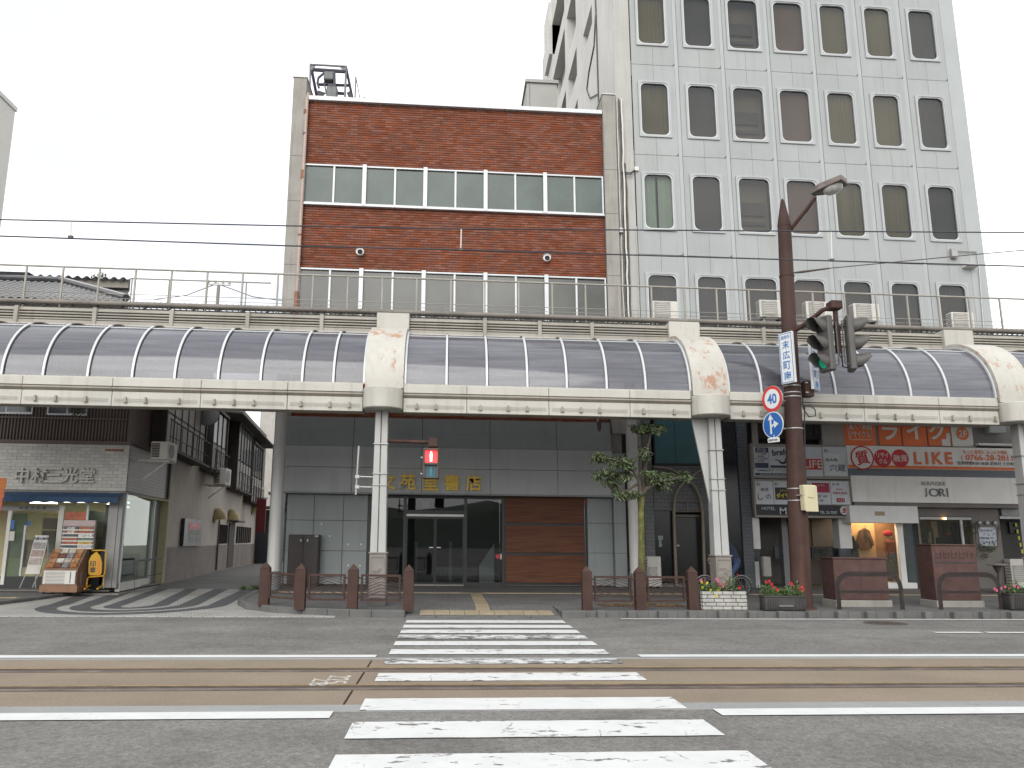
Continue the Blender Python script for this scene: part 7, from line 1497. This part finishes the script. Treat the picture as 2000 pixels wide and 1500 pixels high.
# ------------------------------------------------------------------ cyclist passing behind the column
CY = 20.9
wr = .255; rx_ = spot(1449, 1145, CY).x; gz = RZ+.005; fx_ = rx_-.98
bk = thing('bicycle', 'small wheeled black bicycle ridden along the pavement behind the arcade column', 'bicycle', ((rx_+fx_)/2, CY, gz)); ALUM = mat('rim_alloy', (.4, .4, .4), .3, .1, metal=.6); BFR = mat('bike_frame_red', (.12, .015, .015), .4, .1)
for x in (rx_, fx_):
    w = MB().add([(x+(wr-.018+.018*math.cos(R(b2*60)))*math.cos(R(a*12)), CY+.018*math.sin(R(b2*60)), gz+wr+(wr-.018+.018*math.cos(R(b2*60)))*math.sin(R(a*12))) for a in range(30) for b2 in range(6)], [(a*6+b2, a*6+(b2+1) % 6, ((a+1) % 30)*6+(b2+1) % 6, ((a+1) % 30)*6+b2) for a in range(30) for b2 in range(6)]).build('wheel', RUBBER, bk, smooth=80)
    MB().tube([(x+(wr-.04)*math.cos(R(a*12)), CY, gz+wr+(wr-.04)*math.sin(R(a*12))) for a in range(31)], .008, 5).build('rim', ALUM, w); s = MB()
    for a in range(12): s.tube([(x, CY, gz+wr), (x+(wr-.04)*math.cos(R(a*30)), CY, gz+wr+(wr-.04)*math.sin(R(a*30)))], .002, 4)
    s.tube([(x, CY-.05, gz+wr), (x, CY+.05, gz+wr)], .02, 8).build('spokes', ALUM, w); MB().tube([(x+(wr+.025)*math.cos(R(a)), CY, gz+wr+(wr+.025)*math.sin(R(a))) for a in range(20, 170, 12)], .014, 5).build('mudguard', ALUM, w)
bbx = rx_-.34; sx_ = rx_-.13; hx_ = fx_+.14
f = MB()
for P, r in (([(bbx, CY, gz+.26), (sx_, CY, gz+.72)], .017), ([(bbx, CY, gz+.26), (hx_, CY, gz+.6)], .02), ([(hx_+.02, CY, gz+.5), (hx_-.0, CY, gz+.82)], .018), ([(rx_, CY-.05, gz+wr), (bbx, CY-.04, gz+.26)], .01), ([(rx_, CY+.05, gz+wr), (bbx, CY+.04, gz+.26)], .01), ([(rx_, CY-.05, gz+wr), (sx_-.03, CY, gz+.55)], .009), ([(rx_, CY+.05, gz+wr), (sx_-.03, CY, gz+.55)], .009), ([(hx_, CY-.05, gz+.52), (fx_, CY-.05, gz+wr)], .011), ([(hx_, CY+.05, gz+.52), (fx_, CY+.05, gz+wr)], .011)): f.tube(P, r, 6)
f.build('frame', BFR, bk); hbz = gz+.93
MB().tube([(hx_+.12, CY-.27, hbz), (hx_, CY-.12, hbz+.0), (hx_-.0, CY, hbz-.08), (hx_, CY+.12, hbz), (hx_+.12, CY+.27, hbz)], .012, 6).build('handlebar', ALUM, bk); MB().tube([(hx_, CY, gz+.82), (hx_, CY, hbz-.07)], .014, 6).build('stem', ALUM, bk)
MB().prism([(sx_-.13, CY-.02, gz+.75), (sx_+.12, CY-.09, gz+.76), (sx_+.12, CY+.09, gz+.76), (sx_-.13, CY+.02, gz+.75)], (0, 0, .05)).build('saddle', RUBBER, bk, bevel=.015); MB().tube([(bbx+.03, CY-.1, gz+.11), (bbx, CY-.06, gz+.26), (bbx, CY+.06, gz+.26), (bbx-.03, CY+.1, gz+.41)], .012, 6).build('crank', STEEL, bk)
for s, x, z in ((-1, bbx+.03, gz+.11), (1, bbx-.03, gz+.41)): MB().box(x-.045, x+.045, CY+s*.1, CY+s*.19, z-.012, z+.012).build('pedal', RUBBER, bk)
MB().disc((rx_-.12, CY-.0, gz+.55), .035, .02, 12, 'x').build('red_reflector', RED, bk)
pe = thing('person', 'cyclist in navy shirt and jeans leaning forward, mostly hidden by the arcade column', 'person', (sx_, CY, gz))
hp = Vector((sx_+.02, CY, gz+.86)); J = {'pelvis': hp, 'waist': hp+Vector((-.07, 0, .16)), 'chest': hp+Vector((-.20, 0, .38)), 'necklow': hp+Vector((-.29, 0, .53)), 'neck': hp+Vector((-.34, 0, .60)), 'head': hp+Vector((-.39, 0, .70)), 'crown': hp+Vector((-.40, 0, .80))}
rad = {'pelvis': .145, 'waist': .135, 'chest': .15, 'necklow': .085, 'neck': .055, 'head': .088, 'crown': .075}; E_ = [('pelvis', 'waist'), ('waist', 'chest'), ('chest', 'necklow'), ('necklow', 'neck'), ('neck', 'head'), ('head', 'crown')]
def jt(n, p, r, par): J[n] = Vector(p); rad[n] = r; E_.append((par, n))
for s, tag in ((-1, 'near'), (1, 'far')):
    gx, gy, gzz = hx_+.10, CY+s*.24, hbz+.015
    jt('sh'+tag, J['necklow']+Vector((.04, s*.17, -.06)), .07, 'necklow'); jt('el'+tag, J['sh'+tag].lerp(Vector((gx, gy, gzz)), .52)+Vector((.05, s*.05, -.06)), .047, 'sh'+tag); jt('wr'+tag, Vector((gx+.06, gy, gzz+.03)), .03, 'el'+tag); jt('pa'+tag, Vector((gx+.0, gy, gzz+.025)), .036, 'wr'+tag)
    for k in range(4): y = gy-.033+k*.022; jt('f%d%s' % (k, tag), Vector((gx-.045, y, gzz+.012)), .0095, 'pa'+tag); jt('g%d%s' % (k, tag), Vector((gx-.045+.006*k, y, gzz-.022-.003*(k % 2))), .0085, 'f%d%s' % (k, tag)); jt('h%d%s' % (k, tag), Vector((gx-.015, y, gzz-.03)), .008, 'g%d%s' % (k, tag))
    jt('t'+tag, Vector((gx+.01, gy-s*.045, gzz+.005)), .011, 'pa'+tag); jt('u'+tag, Vector((gx-.015, gy-s*.05, gzz-.02)), .009, 't'+tag)
    pdl = Vector((bbx+.03, CY-.14, gz+.13)) if s < 0 else Vector((bbx-.03, CY+.14, gz+.43)); ank = pdl+Vector((.05, 0, .09))
    jt('hip'+tag, hp+Vector((0, s*.09, -.05)), .10, 'pelvis'); d = ank-J['hip'+tag]; jt('kn'+tag, J['hip'+tag]+d*.5+Vector((-.20 if s > 0 else -.12, s*.02, .08)), .065, 'hip'+tag); jt('an'+tag, ank, .042, 'kn'+tag); jt('toe'+tag, pdl+Vector((-.12, 0, .05)), .038, 'an'+tag)
names = list(J); me = bpy.data.meshes.new('body'); bz0 = BASE[pe]; me.from_pydata([(J[n]-bz0)[:] for n in names], [(names.index(a), names.index(c)) for a, c in E_], [])
ob = bpy.data.objects.new('body_skeleton', me); COL.objects.link(ob); md = ob.modifiers.new('skin', 'SKIN'); md.use_smooth_shade = True
for i, n in enumerate(names): v = me.skin_vertices[0].data[i]; v.radius = (rad[n], rad[n]*(1.2 if n in ('pelvis', 'chest', 'waist') else 1)); v.use_root = n == 'pelvis'
ss = ob.modifiers.new('sub', 'SUBSURF'); ss.levels = 2; ss.render_levels = 2
dg = bpy.context.evaluated_depsgraph_get(); dg.update(); bm_ = bpy.data.meshes.new_from_object(ob.evaluated_get(dg)); bpy.data.objects.remove(ob)
SKIN = mat('skin_tone', (.42, .24, .16), .55, .06); SHIRT = mat('navy_shirt', (.018, .026, .055), .85, .15, 6); JEAN = mat('blue_denim', (.035, .06, .13), .85, .2, 8); SHOE = mat('dark_shoe', (.03, .03, .03), .6)
bm_.materials.clear()
for m in (SHIRT, JEAN, SKIN, SHOE): bm_.materials.append(m)
for p in bm_.polygons:
    c = p.center+bz0; n = min(J, key=lambda q: (J[q]-c).length/ (rad[q]+.05)); k = 0
    if n in ('head', 'crown', 'neck') or n[:2] in ('wr', 'pa') or (n[0] in 'fghtu' and n[1:2].isdigit()) or n in ('tnear', 'tfar', 'unear', 'ufar'): k = 2
    elif n[:3] in ('hip',) or n[:2] in ('kn', 'an') or n == 'pelvis': k = 1
    elif n[:3] == 'toe': k = 3
    p.material_index = k; p.use_smooth = True
for v in bm_.vertices: v.co.z += G*v.co.x
put('body', bm_, pe); hdp = J['head']
fc = MB(); fc.lathe(hdp+Vector((-.095, 0, .0)), [(.012, -.02), (.018, -.008), (.006, .025)], 8); fc.build('nose', SKIN, pe, smooth=60)
for s in (-1, 1): MB().lathe(hdp+Vector((-.075, s*.032, .025)), [(.002, -.01), (.011, 0), (.002, .01)], 8).build('eye', INK, pe); MB().lathe(hdp+Vector((.005, s*.088, .0)), [(.004, -.03), (.018, 0), (.012, .03)], 8).build('ear', SKIN, pe, smooth=60)
MB().box(hdp.x-.085, hdp.x-.075, CY-.02, CY+.02, hdp.z-.045, hdp.z-.037).build('mouth', RED, pe)
MB().add([(hdp.x+.01+.105*math.cos(R(a))*math.sin(R(bq))+.012, CY+.098*math.sin(R(a))*math.sin(R(bq)), hdp.z+.04+.115*math.cos(R(bq))) for bq in range(0, 101, 20) for a in range(0, 360, 30)], [(i*12+k, i*12+(k+1) % 12, (i+1)*12+(k+1) % 12, (i+1)*12+k) for i in range(5) for k in range(12)]).build('hair', mat('dark_hair', (.02, .017, .015), .6), pe, smooth=80)
